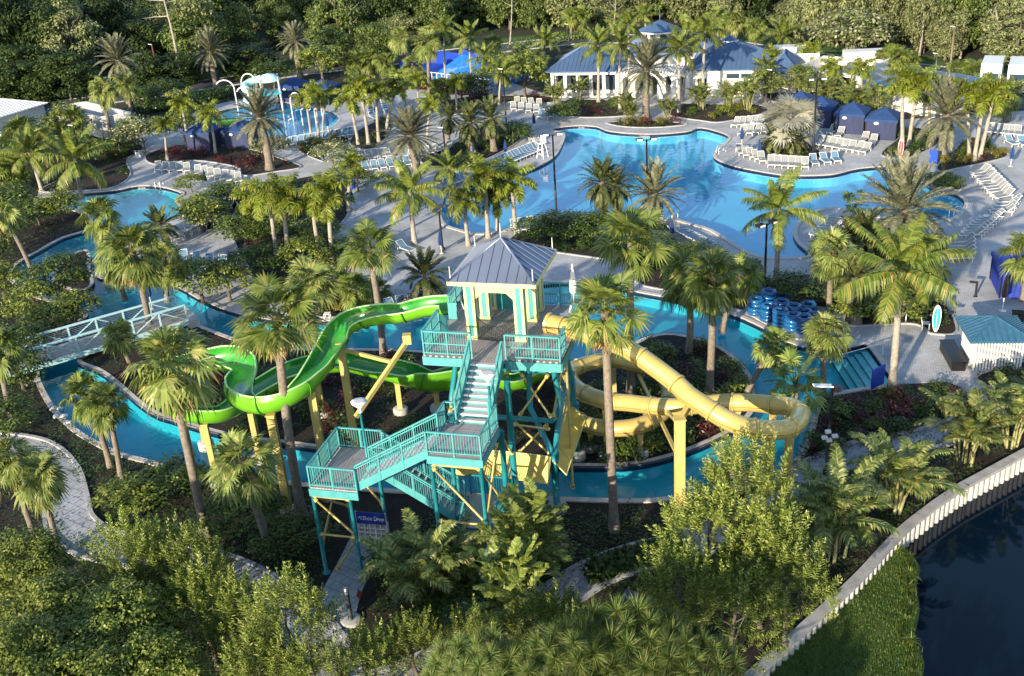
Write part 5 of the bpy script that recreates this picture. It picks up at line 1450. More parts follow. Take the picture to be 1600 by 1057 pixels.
for i, (px, py, y, me, s, lab) in enumerate([
 (1165,700,37.5,sp1,1.0,"tall feathery tree overlapping the yellow slide's near post"),
 (1110,770,36.0,sp2,1.0,"feathery tree left of the tall one by the yellow slide's near post"),
 (1195,800,35.5,sp1,1.0,"feathery tree right of the tall one by the slab path"),
 (1060,850,33.5,sp3,.95,"feathery tree above the pine at the bottom"),
 (1150,890,33.0,sp2,1.05,"feathery tree right of the pine near the sea wall"),
 (860,930,32.8,sp2,.85,"feathery tree at the bottom right of the slab path"),
 (640,960,32.5,sp3,.7,"small feathery tree at the bottom beside the bollard lamp"),
 (560,985,31.6,sp3,.7,"feathery sapling in front of the bollard lamp"),
 (735,960,33.0,sp3,.75,"feathery tree in the bottom middle behind the pine"),
 (440,915,32.5,sp1,.9,"feathery tree left of the slab path at the bottom"),
 (350,905,34.5,sp3,1.05,"feathery tree in front of the dark gap at bottom left"),
 (300,880,35.5,sp2,.95,"second feathery tree from the left beside the slab path"),
 (395,985,30.8,sp3,1.0,"feathery tree at the bottom edge left of the slab path"),
 (230,830,38.0,sp3,1.0,"feathery tree at the end of the curved slab path"),
 (190,815,37.5,sp2,.9,"feathery tree covering the curved slab path's lower end"),
 (290,845,37.0,sp1,.85,"feathery tree at the middle of the lower left path"),
 (1235,850,34.0,sp2,.9,"feathery tree nearest to the sea wall"),
 (905,955,31.5,sp3,.8,"feathery tree behind the left pine"),
 (480,1000,30.3,sp3,.8,"low feathery tree at the bottom edge beside the slab path"),
 ]):
    b, zt = ground_for(px, py, 0, y); zt = max(zt, 2.2); hc = 2.7*s
    t = thing("feathery_tree", lab, "tree", (b.x, b.y, 0), i*1.1, "feathery trees of the foreground")
    obj("trunk", limbs(i, max(.9, zt-.9), .1, 7, 1.2*s, .2), M_BARK, t); c = obj("crown", me, None, t, (0,0,max(zt-hc, hc*.55))); c.scale = (s, s, s)
lf1 = leaf_crown(51, 210, 84, 2.3, 2.3, 2.1, .5, .15, .095, -.5).mesh("leafy_crown", L_BRIGHT)
lf2 = leaf_crown(52, 200, 84, 2.1, 2.1, 2.0, .46, .145, .09, -.5).mesh("leafy_crown", L_BRIGHT)
for i, (px, py, y, me, s, lab) in enumerate([
 (60,905,34.5,lf1,1.0,"bright leafy tree at the bottom left, below the leaning palms"),
 (150,915,33.5,lf2,1.0,"bright leafy tree at the bottom left, right of the leaning palms"),
 (20,830,37.5,lf2,.85,"leafy tree on the left edge behind the leaning palm trunks"),
 (215,990,31.5,lf1,.9,"leafy tree at the bottom edge between the bright trees and the feathery ones"),
 (100,1000,30.5,lf2,1.0,"leafy tree in the bottom left corner"),
 (0,985,30.5,lf1,.9,"leafy tree cut by the bottom left corner"),
 ]):
    b, zt = ground_for(px, py, 0, y); zt = max(zt, 2.2); hc = 2.2*s
    t = thing("leafy_tree", lab, "tree", (b.x, b.y, 0), i*1.7, "leafy trees at bottom left")
    obj("trunk", limbs(i+20, max(.9, zt-.8), .14, 9, 1.5*s, .2), M_BARK, t); c = obj("crown", me, None, t, (0,0,max(zt-hc, hc*.5))); c.scale = (s, s, s)
# tree with broad sprays of leaflets in front of the tower foot
b, zt = ground_for(815, 790, 0, 38.0)
t = thing("spray_tree", "tree with broad ferny sprays standing in front of the tower's right foot", "tree", (b.x,b.y,0)); obj("trunk", limbs(61, zt-.5, .12, 9, 1.3, .3), M_BARK, t)
obj("crown", fern_crown(62, 120, 1.6, 34, .36), L_SPRIG, t, (0,0,zt-.6))
b, zt = ground_for(790, 865, 0, 35.5)
t = thing("spray_tree", "smaller ferny tree below the one in front of the tower's right foot", "tree", (b.x,b.y,0)); obj("trunk", limbs(63, max(1,zt-.5), .1, 9, 1.1, .3), M_BARK, t)
obj("crown", fern_crown(64, 90, 1.4, 32, .33), L_SPRIG, t, (0,0,max(1.6,zt-.6)))
# pines at the bottom edge
pm = [pine_crown(71, 46, 2.3, 2.1, 1.6, .72, 330).mesh("pine_crown", L_PINE), pine_crown(72, 38, 2.0, 1.9, 1.5, .7, 330).mesh("pine_crown", L_PINE)]
for i, (px, py, y, s, lab) in enumerate([(985,972,28.5,.95,"pine with round tufts of long needles at the bottom centre right"),(885,1003,27.5,.85,"pine left of the biggest pine at the bottom edge"),(735,1018,28.5,.75,"pine at the bottom edge in the middle"),(1080,1003,27.0,.8,"pine at the bottom edge right of the biggest pine")]):
    b, zt = ground_for(px, py, 0, y)
    t = thing("pine_tree", lab, "tree", (b.x,b.y,0), i*2.0, "pines at the bottom edge"); obj("trunk", limbs(80+i, zt-.8, .16, 12, 1.6, .3), M_BARK, t)
    c = obj("crown", pm[i % 2], None, t, (0,0,zt-1.5*s)); c.scale = (s,s,s)

# ------------------------------------------------------------------ shrubs in the beds
SH = {'green': [shrub_mesh(s, 16, 34, .8, .9, .15, .09, L_BROAD, "shrub") for s in (101,102,103)],
      'dark': [shrub_mesh(s, 16, 34, .8, .9, .13, .08, L_DARK, "shrub") for s in (104,105)],
      'croton': [shrub_mesh(s, 14, 30, .7, .8, .17, .07, L_CROTON, "shrub") for s in (106,107)],
      'red': [shrub_mesh(s, 12, 26, .7, .9, .2, .06, L_RED, "shrub") for s in (108,109)],
      'bright': [shrub_mesh(s, 15, 32, .75, .85, .14, .08, L_BRIGHT, "shrub") for s in (110,111)],
      'strap': [strap_mesh(112, 34, .75, .05, 1.0, L_BROAD, "shrub"), strap_mesh(113, 28, .85, .06, 1.2, L_BRIGHT, "shrub")],
      'redstrap': [strap_mesh(114, 30, .8, .07, .8, L_RED, "shrub")]}
SH_LOOK = dict(green="mid green leafy", dark="dark glossy", croton="yellow-green variegated", red="dark red leafed", bright="bright light-green", strap="strap leaved green", redstrap="spiky dark red")
def bed_scatter(poly, n, mix, where, seed, smin=.8, smax=1.3, avoid=None, mind=.75):
    R = random.Random(seed); W_ = [(at(x, y).x, at(x, y).y) for x, y in poly]; xs = [p[0] for p in W_]; ys = [p[1] for p in W_]; done = []; tries = 0
    while len(done) < n and tries < n*60:
        tries += 1; x, y = R.uniform(min(xs), max(xs)), R.uniform(min(ys), max(ys))
        if not inside(W_, x, y): continue
        if any((x-a)**2+(y-b)**2 < mind*mind for a, b in done): continue
        if avoid and any(inside(q, x, y) for q in avoid): continue
        done.append((x, y)); k = R.choice(mix); v = SH[k]; s = R.uniform(smin, smax)
        o = bpy.data.objects.new("shrub", R.choice(v)); COL.objects.link(o); o.location = (x, y, .08 + (.28*s if 'strap' not in k else 0)); o.scale = (s, s, s*R.uniform(.85,1.15)); o.rotation_euler = (0,0,R.uniform(0,6.28))
        tag(o, f"{SH_LOOK[k]} shrub {where}", "shrub", f"{SH_LOOK[k]} shrubs {where}")
def shrink(pxs, f=.88):
    cx = sum(p[0] for p in pxs)/len(pxs); cy = sum(p[1] for p in pxs)/len(pxs); return [(cx+(x-cx)*f, cy+(y-cy)*f) for x, y in pxs]
isl = [(p.x, p.y) for p in offset(island, .9*-out_sign(island)*1)]
for nm, n, mix, where in [
 ('centre',30,['dark','green','red','strap','dark'],"in the bed between the big pool and the tower"),
 ('right_mid',32,['bright','green','dark','croton','dark'],"in the bed around the big coconut palm"),
 ('peninsula',9,['strap','green','bright'],"around the silver palm"),
 ('cabana_end',12,['green','dark','bright'],"in the bed at the end of the cabana row"),
 ('date_right',13,['green','croton','red'],"in the bed under the far right palms"),
 ('pool_top',9,['strap','croton','red'],"in the curved planter before the pergola"),
 ('house_left',13,['dark','red','green'],"in the bed before the left hall"),
 ('house_right',13,['green','croton','bright'],"in the bed before the right hall"),
 ('lounge_back',13,['red','green','dark'],"behind the loungers left of the pool house"),
 ('splash_right',7,['red','dark'],"in the bed right of the splash pad"),
 ('splash_low',7,['croton','green'],"in the bed below the splash pad"),
 ('mid_pool',15,['bright','dark','green'],"in the bed behind the pool's lounger row"),
 ('left_red',28,['red','redstrap','red','red'],"in the bed above the left lounger row"),
 ('mid_left',22,['green','dark','croton','red'],"in the bed under the feather palm row"),
 ('bank',12,['croton','green','red'],"on the bank behind the green slide"),
 ('bar_side',7,['green','red','bright'],"beside the slatted hut"),
 ('left_top',12,['green','croton','dark'],"above the kids pool"),
 ]: bed_scatter(shrink(BEDS[nm]), n, mix, where, hash_(nm))
bed_scatter([(1010,545),(1100,545),(1140,580),(1165,620),(1120,670),(1060,690),(1020,640),(1000,590)], 34, ['red','green','red','bright','strap'], "on the island under the yellow slide's drop", 5, .9, 1.5)
bed_scatter([(890,610),(1010,660),(1090,670),(1060,700),(960,722),(890,722),(880,660)], 34, ['green','bright','green'], "on the island below the yellow spiral", 6, .9, 1.4)
bed_scatter([(345,530),(460,555),(640,560),(660,600),(640,700),(480,685),(300,655),(180,580)], 48, ['dark','red','green','dark','red'], "on the island under the green slide", 7, .9, 1.5)
bed_scatter([(1290,635),(1400,612),(1490,612),(1500,640),(1440,675),(1340,695),(1260,725)], 26, ['red','redstrap','dark','red','green'], "between the river and the lower right path", 8)
SEEN = 1
# low leaf carpet in the gardens
gc = MB(); R = random.Random(9)
def carpet(poly, n, mat_mb, seed, l=.16):
    R = random.Random(seed); W_ = [(at(x, y).x, at(x, y).y) for x, y in poly]; xs = [p[0] for p in W_]; ys = [p[1] for p in W_]; k = 0
    isl_c = (sum(xs)/len(xs), sum(ys)/len(ys))
    cl = []
    while len(cl) < n//14:
        x, y = R.uniform(min(xs), max(xs)), R.uniform(min(ys), max(ys))
        if inside(W_, x, y): cl.append((x, y, R.uniform(.25,.6), R.uniform(.1,.35) if R.random() < .7 else R.uniform(.5,1.1)))
    for x, y, r, h in cl:
        for j in range(14):
            a = R.uniform(0,2*PI); q = r*R.random()**.5
            n_ = V((R.uniform(-.6,.6),R.uniform(-.6,.6),1)).normalized(); d = V((math.cos(a),math.sin(a),R.uniform(-.2,.5)))
            leaf_quad(mat_mb, V((x+math.cos(a)*q, y+math.sin(a)*q, .06+h*(1-.5*q/r)*R.random())), d, n_, l*R.uniform(.7,1.5), l*.5)
carpet([(-60,560),(60,600),(110,665),(190,715),(285,745),(480,765),(520,800),(500,900),(420,905),(330,870),(170,835),(130,760),(60,690),(-60,670)], 9000, gc, 1)
carpet([(600,850),(700,800),(900,810),(1000,800),(1050,840),(870,905),(760,970),(620,1010),(580,960)], 6500, gc, 2)
carpet([(1280,640),(1490,612),(1510,650),(1430,682),(1330,702),(1240,742)], 2600, gc, 3)
carpet([(1110,860),(1250,780),(1350,725),(1540,660),(1640,650),(1600,690),(1450,790),(1350,880),(1250,970),(1100,1020)], 5000, gc, 4)
carpet([(-80,720),(40,740),(80,800),(150,870),(330,905),(470,990),(480,1100),(-80,1100)], 7000, gc, 5)
carpet([(560,1000),(760,1010),(980,890),(1110,860),(1180,1000),(900,1150),(560,1120)], 6000, gc, 6)
carpet([(300,520),(460,550),(640,555),(870,590),(890,720),(700,715),(470,690),(260,648),(150,570)], 5000, gc, 7)
carpet([(900,590),(1000,545),(1110,548),(1170,600),(1170,640),(1060,700),(890,725)], 4000, gc, 8)
struct("garden_groundcover", gc, L_DARK, "stuff")
gc = MB()
for k, nm in enumerate(BEDS): carpet(shrink(BEDS[nm], .92), 1600 if nm in ('centre','right_mid','mid_left') else 600, gc, 30+k, .2)
carpet([(-60,160),(60,190),(150,235),(110,290),(40,330),(120,345),(60,390),(10,430),(-60,440)], 5000, gc, 60, .24)
carpet([(-60,440),(20,450),(130,490),(90,530),(60,580),(-60,600)], 3500, gc, 61, .2)
struct("bed_groundcover", gc, L_BROAD, "stuff")
hedge_pts = MB(); 
def hedge(pxs, w, h, label, n, mat):
    c = px_poly(pxs, 0, 6, False); R = random.Random(len(pxs)*n); m = MB()
    for i in range(n):
        p = R.choice(c[:-1]); q = c[c.index(p)+1]; g_ = p.lerp(q, R.random()); e = V((R.gauss(0,1),R.gauss(0,1),R.gauss(0,1))).normalized()
        d = V((R.uniform(-1,1),R.uniform(-1,1),R.uniform(-.6,.6))); leaf_quad(m, V((g_.x+e.x*w*.5, g_.y+e.y*w*.5, h*.5+e.z*h*.5)), d, (e+UPV*.4).normalized(), R.uniform(.2,.38), R.uniform(.14,.22))
    tag(obj("hedge", m, mat), label, "hedge")
hedge([(225,178),(275,170),(330,158),(360,152)], 2.4, 1.9, "dark clipped hedge left of the white splash pad arches", 3000, L_DARK)
hedge([(270,132),(330,124),(400,114),(470,106)], 2.5, 1.6, "long green hedge along the road at upper left", 2600, L_FOREST)
hedge([(640,132),(690,146),(760,150)], 1.6, 1.4, "dark red hedge in front of the surf ride", 2000, L_RED)
hedge([(1275,165),(1330,178),(1390,190)], 1.6, 1.6, "green hedge behind the cabana row", 2200, L_FOREST)
hedge([(800,78),(880,66),(930,58)], 2.5, 1.6, "green hedge along the road behind the pool house", 2000, L_FOREST)
hedge([(930,905),(985,885),(1050,868)], 1.0, 1.0, "clipped dark hedge along the lower path", 2600, L_DARK)

# the same garden carries on behind the camera's lower edge
R = random.Random(21)
for k in range(17):
    x = -52+k*3.6+R.uniform(-1,1); y = R.uniform(9,20); h = R.uniform(5.8,7.0); 
    ftree('mid', V((x,y,0)), h, R.uniform(2.6,3.4), "green tree of the garden edge below the picture", "trees along the lower garden edge", seed=300+k)

for k, (px, h, lab) in enumerate([((8,168),7,"dark tree in front of the road at the left edge"),((62,160),6.5,"second dark tree in front of the road at upper left"),((112,158),7,"third dark tree in front of the road at upper left"),((232,140),6,"dark tree beside the rusty lamp post"),((284,134),5,"low dark tree below the bare grey trunk"),((392,122),5,"low dark tree by the road right of the lone grey date palm"),((520,104),6,"green tree by the road above the rounded tree"),((590,98),6,"green tree by the road behind the three fan palms")]):
    ftree('dark' if k < 6 else 'mid', at(*px), h, 3.4+.3*(k%3), lab, "trees in front of the road", seed=400+k)

R = random.Random(44)
for k in range(16):
    px = [(1402,862),(1424,874),(1421,900),(1421,922),(1424,945),(1420,968),(1414,986),(1424,1008),(1429,1030),(1428,1052)][k % 10]
    b = at(px[0]+R.uniform(-7,1), px[1]+R.uniform(-5,5), -.45); o = bpy.data.objects.new("weed_clump", R.choice(SH['strap'])); COL.objects.link(o); o.location = b; q = R.uniform(.4,.8); o.scale = (q,q,q); o.rotation_euler = (0,0,R.uniform(0,6))
    tag(o, "ragged weed clump on the lawn's edge by the dark pond", "weeds", "weed clumps along the pond edge")
# ------------------------------------------------------------------ buildings
def hip(mb, u0, u1, v0, v1, z, h, ov=.5, seams=.55, mi=0):
    u0 -= ov; u1 += ov; v0 -= ov; v1 += ov; uu, vv = u1-u0, v1-v0
    if uu >= vv: A, B = V((u0+vv/2, (v0+v1)/2, z+h)), V((u1-vv/2, (v0+v1)/2, z+h))
    else: A, B = V(((u0+u1)/2, v0+uu/2, z+h)), V(((u0+u1)/2, v1-uu/2, z+h))
    c = [V((u0,v0,z)), V((u1,v0,z)), V((u1,v1,z)), V((u0,v1,z))]
    if uu >= vv: faces = [(c[0],c[1],B,A), (c[1],c[2],B), (c[2],c[3],A,B), (c[3],c[0],A)]
    else: faces = [(c[0],c[1],A), (c[1],c[2],B,A), (c[2],c[3],B), (c[3],c[0],A,B)]
    for f in faces: mb.add(f, [tuple(range(len(f)))], mi)
    mb.add([p-V((0,0,.12)) for p in c], [(3,2,1,0)], mi)
    for i in range(4): mb.add([c[i]-V((0,0,.12)), c[(i+1)%4]-V((0,0,.12)), c[(i+1)%4], c[i]], [(0,1,2,3)], mi)
    for f in faces:
        a, b = f[0], f[1]; d = b-a; L = d.length; d.normalize(); n = int(L/seams)
        for k in range(1, n):
            s = a + d*(L*k/n)
            # up-slope end: walk to ridge line or hip
            inv = (f[2]+f[-1])/2 if len(f) == 4 else f[2]
            mid = (a+b)/2; up = inv - mid; up -= d*up.dot(d)
            x = (s-a).dot(d)
            xa = (f[-1]-a).dot(d); xb = (f[2]-a).dot(d)
            t = 1 if xa <= x <= xb else (x/xa if x < xa else (L-x)/(L-xb))
            mb.bar(s+V((0,0,.02)), s+up*max(0,t)+V((0,0,.02)), .04, .07, mi)
    for p, q in ((c[0],A),(c[3],A),(c[1],A if uu < vv else B),(c[2],B),(A,B)): mb.bar(p, q, .12, .1, mi)

def wall_box(mb, u0, u1, v0, v1, z0, z1, mi=0): mb.box(u0, v0, z0, u1, v1, z1, mi)

hA = at(862,153); HY = yaw_of((862,153),(1190,151))
house = thing("pool_house", "long white pool house with blue metal hip roofs, cupolas and palms in front", "building", hA, HY)
def house_uv(px, py, z=0):
    p = at(px, py, z) - hA; c, s = math.cos(HY), math.sin(HY); return p.x*c+p.y*s, -p.x*s+p.y*c
HW = house_uv(1190,151)[0]; k_ = HW/29.0
def hall(u0, u1, d, z, h, porch):
    m = MB()
    if porch:
        m.box(u0,2.2,0,u1,d,z); obj("wall", m, M_WALL, house)
        g_ = MB(); g_.box(u0+.2,2.16,.5,u1-.2,2.2,z-.6); obj("window", g_, M_GLASS, house)
        n = 5
        for i in range(n+1):
            m = MB(); x = u0+.2+(u1-u0-.4)*i/n; m.box(x-.2,0,0,x+.2,.4,z); m.box(x-.27,-.07,0,x+.27,.47,.35); obj("porch_column", m, M_WHITE, house)
        m = MB(); m.box(u0,-.02,z-.55,u1,.42,z-.004); m.box(u0,0,0,u1,2.2,.12); obj("porch_beam", m, M_WHITE, house)
    else:
        m.box(u0,0,0,u1,d,z); obj("wall", m, M_WALL, house)
        for x0, x1, z0, z1 in ((u0+1.0,u0+2.1,.2,2.3),(u0+4.6,u0+6.2,2.3,2.9),(u1-2.8,u1-1.4,2.3,2.9)):
            fr = MB(); fr.box(x0-.08,-.05,z0-.08,x1+.08,-.003,z1+.08); f = obj("window", fr, M_WHITE, house)
            gl = MB(); gl.box(x0,-.07,z0,x1,-.052,z1); obj("pane", gl, M_GLASS, f)
        m = MB(); m.box(u0-.03,-.04,z-.3,u1+.03,-.004,z-.02); obj("frieze", m, M_WHITE, house)
    r = MB(); hip(r, u0, u1, 0, d, z, h, .55); obj("roof", r, M_ROOFBLUE, house)
hall(0*k_, 9.6*k_, 10, 3.5, 2.9, True)
hall(19.4*k_, 29.2*k_, 10, 3.5, 2.9, False)
m = MB(); m.box(9.7*k_,6.0,0,19.3*k_,9.6,3.9); obj("wall", m, M_WALL, house)
for i in range(4):
    x = (10.6+i*2.3)*k_; fr = MB(); fr.box(x-.1,5.9,.1,x+1.6,5.997,2.7); f = obj("window", fr, M_WHITE, house); gl = MB(); gl.box(x,5.87,.2,x+1.5,5.898,2.6); obj("pane", gl, M_GLASS, f)
def cupola(u, v, z, r, h, rh, rod):
    m = MB(); m.lathe([(r,0),(r,h)], 8, (u,v,z), smooth=False); c = obj("cupola", m, M_WHITE, house)
    for k in range(8):
        a = 2*PI*(k+.5)/8; m = MB(); d = V((math.cos(a),math.sin(a),0)); s = V((-d.y,d.x,0)); ap = r*math.cos(PI/8)+.012; p = V((u,v,z))+d*ap; w = r*.22
        m.add([p-s*w+V((0,0,h*.3)), p+s*w+V((0,0,h*.3)), p+s*w+V((0,0,h*.8)), p-s*w+V((0,0,h*.8))], [(0,1,2,3)]); obj("window", m, M_GLASS, c)
    m = MB(); m.lathe([(r*1.45,h-.06),(r*1.5,h),(0,h+rh)], 8, (u,v,z), smooth=False); m.tube([(u,v,z+h+rh-.1),(u,v,z+h+rh+rod)], .05, 6); obj("cupola_roof", m, M_ROOFBLUE, c)
    m = MB(); m.lathe([(r*1.5,h-.22),(r*1.53,h-.02)], 8, (u,v,z), smooth=False); obj("cupola_trim", m, M_WHITE, c)
cuv = Matrix.Rotation(HY, 3, 'Z') @ V((15.6*k_, 14.7, 0)) + hA; cz = above(cuv, 1032, 46).z
for it in range(6):
    cuv = cuv + Matrix.Rotation(HY, 3, 'Z') @ V(((1031-proj(cuv.x,cuv.y,cz)[0])/11, 0, 0)); cz = above(cuv, 1031, 46).z
cl_ = Matrix.Rotation(-HY, 3, 'Z') @ (cuv - hA)
m = MB(); m.box(9.0*k_,9.5,0,20.5*k_,20,3.9); obj("wall", m, M_WALL, house)
m = MB(); hip(m, 9.0*k_, 20.5*k_, 9.5, 20, 3.9, max(2.0, cz-1.4-3.9), .6); obj("roof", m, M_ROOFBLUE, house)
cupola(cl_.x, cl_.y, cz-2.2, 2.05, 2.2, 1.3, 1.4)
cupola(24.2*k_, 5, 5.5, .75, .7, .6, .4)
m = MB(); m.box(29.6*k_,2,0,33.4*k_,9,2.6); obj("wall", m, M_WALL, house); m = MB(); hip(m, 29.8*k_,33.4*k_,2,9,2.6,1.9,.4); obj("roof", m, M_ROOFBLUE, house)
m = MB(); m.box(29.7*k_,10.5,0,36*k_,17,2.9); w_ = obj("wall", m, M_WALL, house); m = MB()
for p, q in (((29.7*k_,10.5),(36*k_,10.5)),((29.7*k_,17),(36*k_,17)),((29.7*k_,10.5),(29.7*k_,17)),((36*k_,10.5),(36*k_,17))): m.bar((*p,3.0),(*q,3.0),.3,.42)
obj("parapet", m, M_WHITE, w_); m = MB(); m.box(31*k_,12,2.91,33*k_,14,3.8); obj("roof_unit", m, M_GREYWALL, w_)
# pergola with arches
pg = thing("pergola", "white arched pergola joining the two halls of the pool house", "pergola", hA, HY)
n = 5; pu0, pu1 = 9.9*k_, 19.2*k_
for i in range(n+1):
    x = pu0+(pu1-pu0)*i/n
    for yv in (-.6, 2.6):
        m = MB(); m.box(x-.28,yv-.28,0,x+.28,yv+.28,3.0); m.box(x-.34,yv-.34,0,x+.34,yv+.34,.4); obj("column", m, M_WHITE, pg)
for yv in (-.6, 2.6):
    for i in range(n):
        x0 = pu0+(pu1-pu0)*i/n+.28; x1 = pu0+(pu1-pu0)*(i+1)/n-.28; m = MB(); K = 10; ar = []
        for k in range(K+1):
            t = PI*k/K; ar.append(((x0+x1)/2-(x1-x0)/2*math.cos(t), 2.05+.75*math.sin(t)))
        for k in range(K):
            for yy, fl in ((yv-.14,0),(yv+.14,1)):
                q = [(ar[k][0],yy,ar[k][1]),(ar[k+1][0],yy,ar[k+1][1]),(ar[k+1][0],yy,3.0),(ar[k][0],yy,3.0)]; m.add(q if not fl else q[::-1], [(0,1,2,3)])
            m.add([(ar[k][0],yv-.14,ar[k][1]),(ar[k][0],yv+.14,ar[k][1]),(ar[k+1][0],yv+.14,ar[k+1][1]),(ar[k+1][0],yv-.14,ar[k+1][1])], [(0,1,2,3)])
        obj("arch", m, M_WHITE, pg)
    m = MB(); m.box(pu0-.5,yv-.2,3.0,pu1+.5,yv+.2,3.35); obj("beam", m, M_WHITE, pg)
m = MB()
for i in range(26): x = pu0-.4+(pu1-pu0+.8)*i/25; m.box(x-.06,-1.4,3.35,x+.06,3.4,3.55)
obj("rafter", m, M_WHITE, pg)

# white yard walls and gable at upper left
wy = thing("yard_wall", "white walled yard with an open top at upper left", "wall", at(148,206), yaw_of((148,206),(205,213)))
yo = at(148,206); YC = [at(x, y, 2.7)-yo for x, y in ((155,184),(203,177),(133,160),(88,167))]; wy.rotation_euler = (0,0,0)
for a, b in ((YC[i][:2], YC[(i+1)%4][:2]) for i in range(4)):
    m = MB(); m.bar((*a,1.35),(*b,1.35),.3,2.7); w_ = obj("wall", m, M_GREYWALL, wy); m = MB(); m.bar((*a,2.74),(*b,2.74),.4,.09); obj("coping", m, M_WHITE, w_)  # white yard wall drawn grey: the trees' shade is put into its colour
gb_ = thing("gabled_building", "white building with a pale roof cut off by the left edge", "building", at(-22,212), yaw_of((0,200),(60,204)))
m = MB(); m.box(-9,0,0,3,8,2.6); obj("wall", m, M_GREYWALL, gb_)
m = MB(); hip(m,-9,3,0,8,2.6,1.5,.4); obj("roof", m, M_WHITE, gb_)
# service buildings at upper right
sv = thing("service_building", "cream service building with a grey-blue hip roof behind the cabanas", "building", at(1356,168), yaw_of((1356,168),(1470,186)))
SL = (at(1356,168)-at(1470,186)).length
m = MB(); m.box(0,0,0,SL,9,2.7); obj("wall", m, M_WALL, sv)
m = MB(); hip(m,0,SL,0,9,2.7,1.4,.5); obj("roof", m, M_ROOFBLUE, sv)
for x in (2.2, 5.0): m = MB(); m.box(x,-.06,.1,x+1.0,-.003,2.1); obj("door", m, M_GREYWALL, sv)
yd = thing("service_parapet", "flat white parapet enclosure with a dark door behind the palms at upper right", "building", at(1236,140), yaw_of((1236,140),(1345,150)))
L_ = (at(1236,140)-at(1345,150)).length
for a, b, h in (((0,0),(L_,0),2.6),((0,0),(0,9),2.6),((L_,0),(L_,9),3.0),((0,9),(L_,9),2.6),((L_*.55,.2),(L_*.55,8.8),2.4)):
    m = MB(); m.bar((*a,h/2),(*b,h/2),.3,h); obj("wall", m, M_WALL, yd)
m = MB(); m.box(L_*.62,-.2,.1,L_*.62+2.2,-.153,2.1); obj("door", m, M_BLACK, yd)
m = MB(); m.box(1,3,0,4,6,1.9); m.box(1.3,3.3,1.9,3.7,5.7,2.1); obj("plant_unit", m, M_GREYWALL, yd)

# cabanas
def make_cabana(loc, rz, label, grp, s=3.1, h=2.25, rh=1.0):
    t = thing("cabana", label, "cabana", loc, rz, grp); a = s/2
    m = MB()
    for i in range(4):
        p0 = [(-a,-a),(a,-a),(a,a),(-a,a)][i]; p1 = [(a,-a),(a,a),(-a,a),(-a,-a)][i]; N_ = 26
        pts = []
        for k in range(N_+1):
            tt = k/N_; x = p0[0]+(p1[0]-p0[0])*tt; y = p0[1]+(p1[1]-p0[1])*tt; off = .04*math.sin(k*1.9)
            if p0[1] == p1[1]: y += off
            else: x += off
            pts.append(V((x,y,0)))
        o = len(m.v); m.v.extend([(p.x,p.y,.06) for p in pts]); m.v.extend([(p.x,p.y,h) for p in pts])
        for k in range(N_): m.f.append([o+k,o+k+1,o+N_+2+k,o+N_+1+k]); m.m.append(0); m.sm.append(True)
    obj("curtain", m, M_NAVYW, t)
    m = MB(); e = a+.12; c = [(-e,-e,h),(e,-e,h),(e,e,h),(-e,e,h)]
    for i in range(4): m.add([c[i],c[(i+1)%4],(0,0,h+rh)], [(0,1,2)]); q, w_ = c[i], c[(i+1)%4]; m.add([(q[0],q[1],h-.28),(w_[0],w_[1],h-.28),w_,q], [(0,1,2,3)])
    obj("roof", m, M_NAVY, t)
    m = MB()
    for x, y in ((-a,-a),(a,-a),(a,a),(-a,a)): m.box(x-.05,y-.05,0,x+.05,y+.05,h)
    obj("frame", m, M_BLACK, t)
    m = MB(); m.lathe([(0,0),(.2,.0),(.2,.03),(0,.03)], 16); pl = obj("number_plate", m, M_WHITE, t, (-a*.3,-a-.12,h-.42)); pl.rotation_euler = (PI/2,0,0); pl.scale = (1.3,.8,1)
    return t
CY = -math.radians(30)
for px, lab in [((1250,186),"navy cabana at the left end of the row, half in shade"),((1281,195),"second navy cabana from the left in the row"),((1330,205),"navy cabana third from the left with a lit front curtain"),((1379,214),"navy cabana at the right end of the row")]:
    make_cabana(at(*px), CY, lab, "navy cabanas behind the pool loungers")
for px, lab in [((324,230),"dark navy tent at left, half hidden by two slim palms"),((383,228),"navy tent at left below the white spiral slide"),((462,156),"navy tent behind the splash pad, the left one"),((507,160),"navy tent behind the splash pad, the right one")]:
    make_cabana(at(*px), -.35, lab, "navy tents near the splash pad", 3.4)
c_b = make_cabana(at(1596,452), -.25, "large royal blue tent cut off by the right edge", "navy tents near the splash pad", 3.6, 2.1, .25)
for ch in c_b.children:
    if ch.name.split(".")[0] in ("curtain", "roof"): ch.data.materials[0] = M_ROYAL
c_b["group"] = "royal blue tent at the right edge"; del c_b["group"]

# slatted hut by the plaza
kb = at(1519,580); KY = -math.radians(9)
hut = thing("slatted_hut", "small white slatted hut with a teal hip roof on the right plaza", "hut", kb, KY)
m = MB(); m.box(.08,.08,0,2.7,2.7,2.0); obj("inner_wall", m, M_BLACK, hut)
m = MB()
for k in range(16):
    x = .06+2.7*k/15
    m.box(x-.06,0,0,x+.06,.05,2.1); m.box(0-.0,x-.06+.06,0,.05,x+.06+.06,2.1); m.box(2.74,x,0,2.79,x+.12,2.1)
m.box(-.02,-.02,2.0,2.82,.06,2.2); m.box(-.02,.06,2.0,.06,2.85,2.2); m.box(-.02,-.03,.9,2.82,.0,1.0); m.box(-.03,.0,.9,.0,2.85,1.0)
obj("slat_screen", m, M_WHITE, hut)
m = MB(); hip(m, 0,2.8,0,2.8,2.2,.85,.45,.35); obj("roof", m, plain("slate_teal_roof", (.05,.15,.24), .4, .25), hut)
m = MB(); m.box(-1.25,-.1,.05,-.45,3.0,.62); m.box(-1.3,-.15,.62,-.4,3.05,.7); tag(obj("bench", m, M_BLACK, None, kb, KY), "long black box bench in front of the slatted hut", "bench")

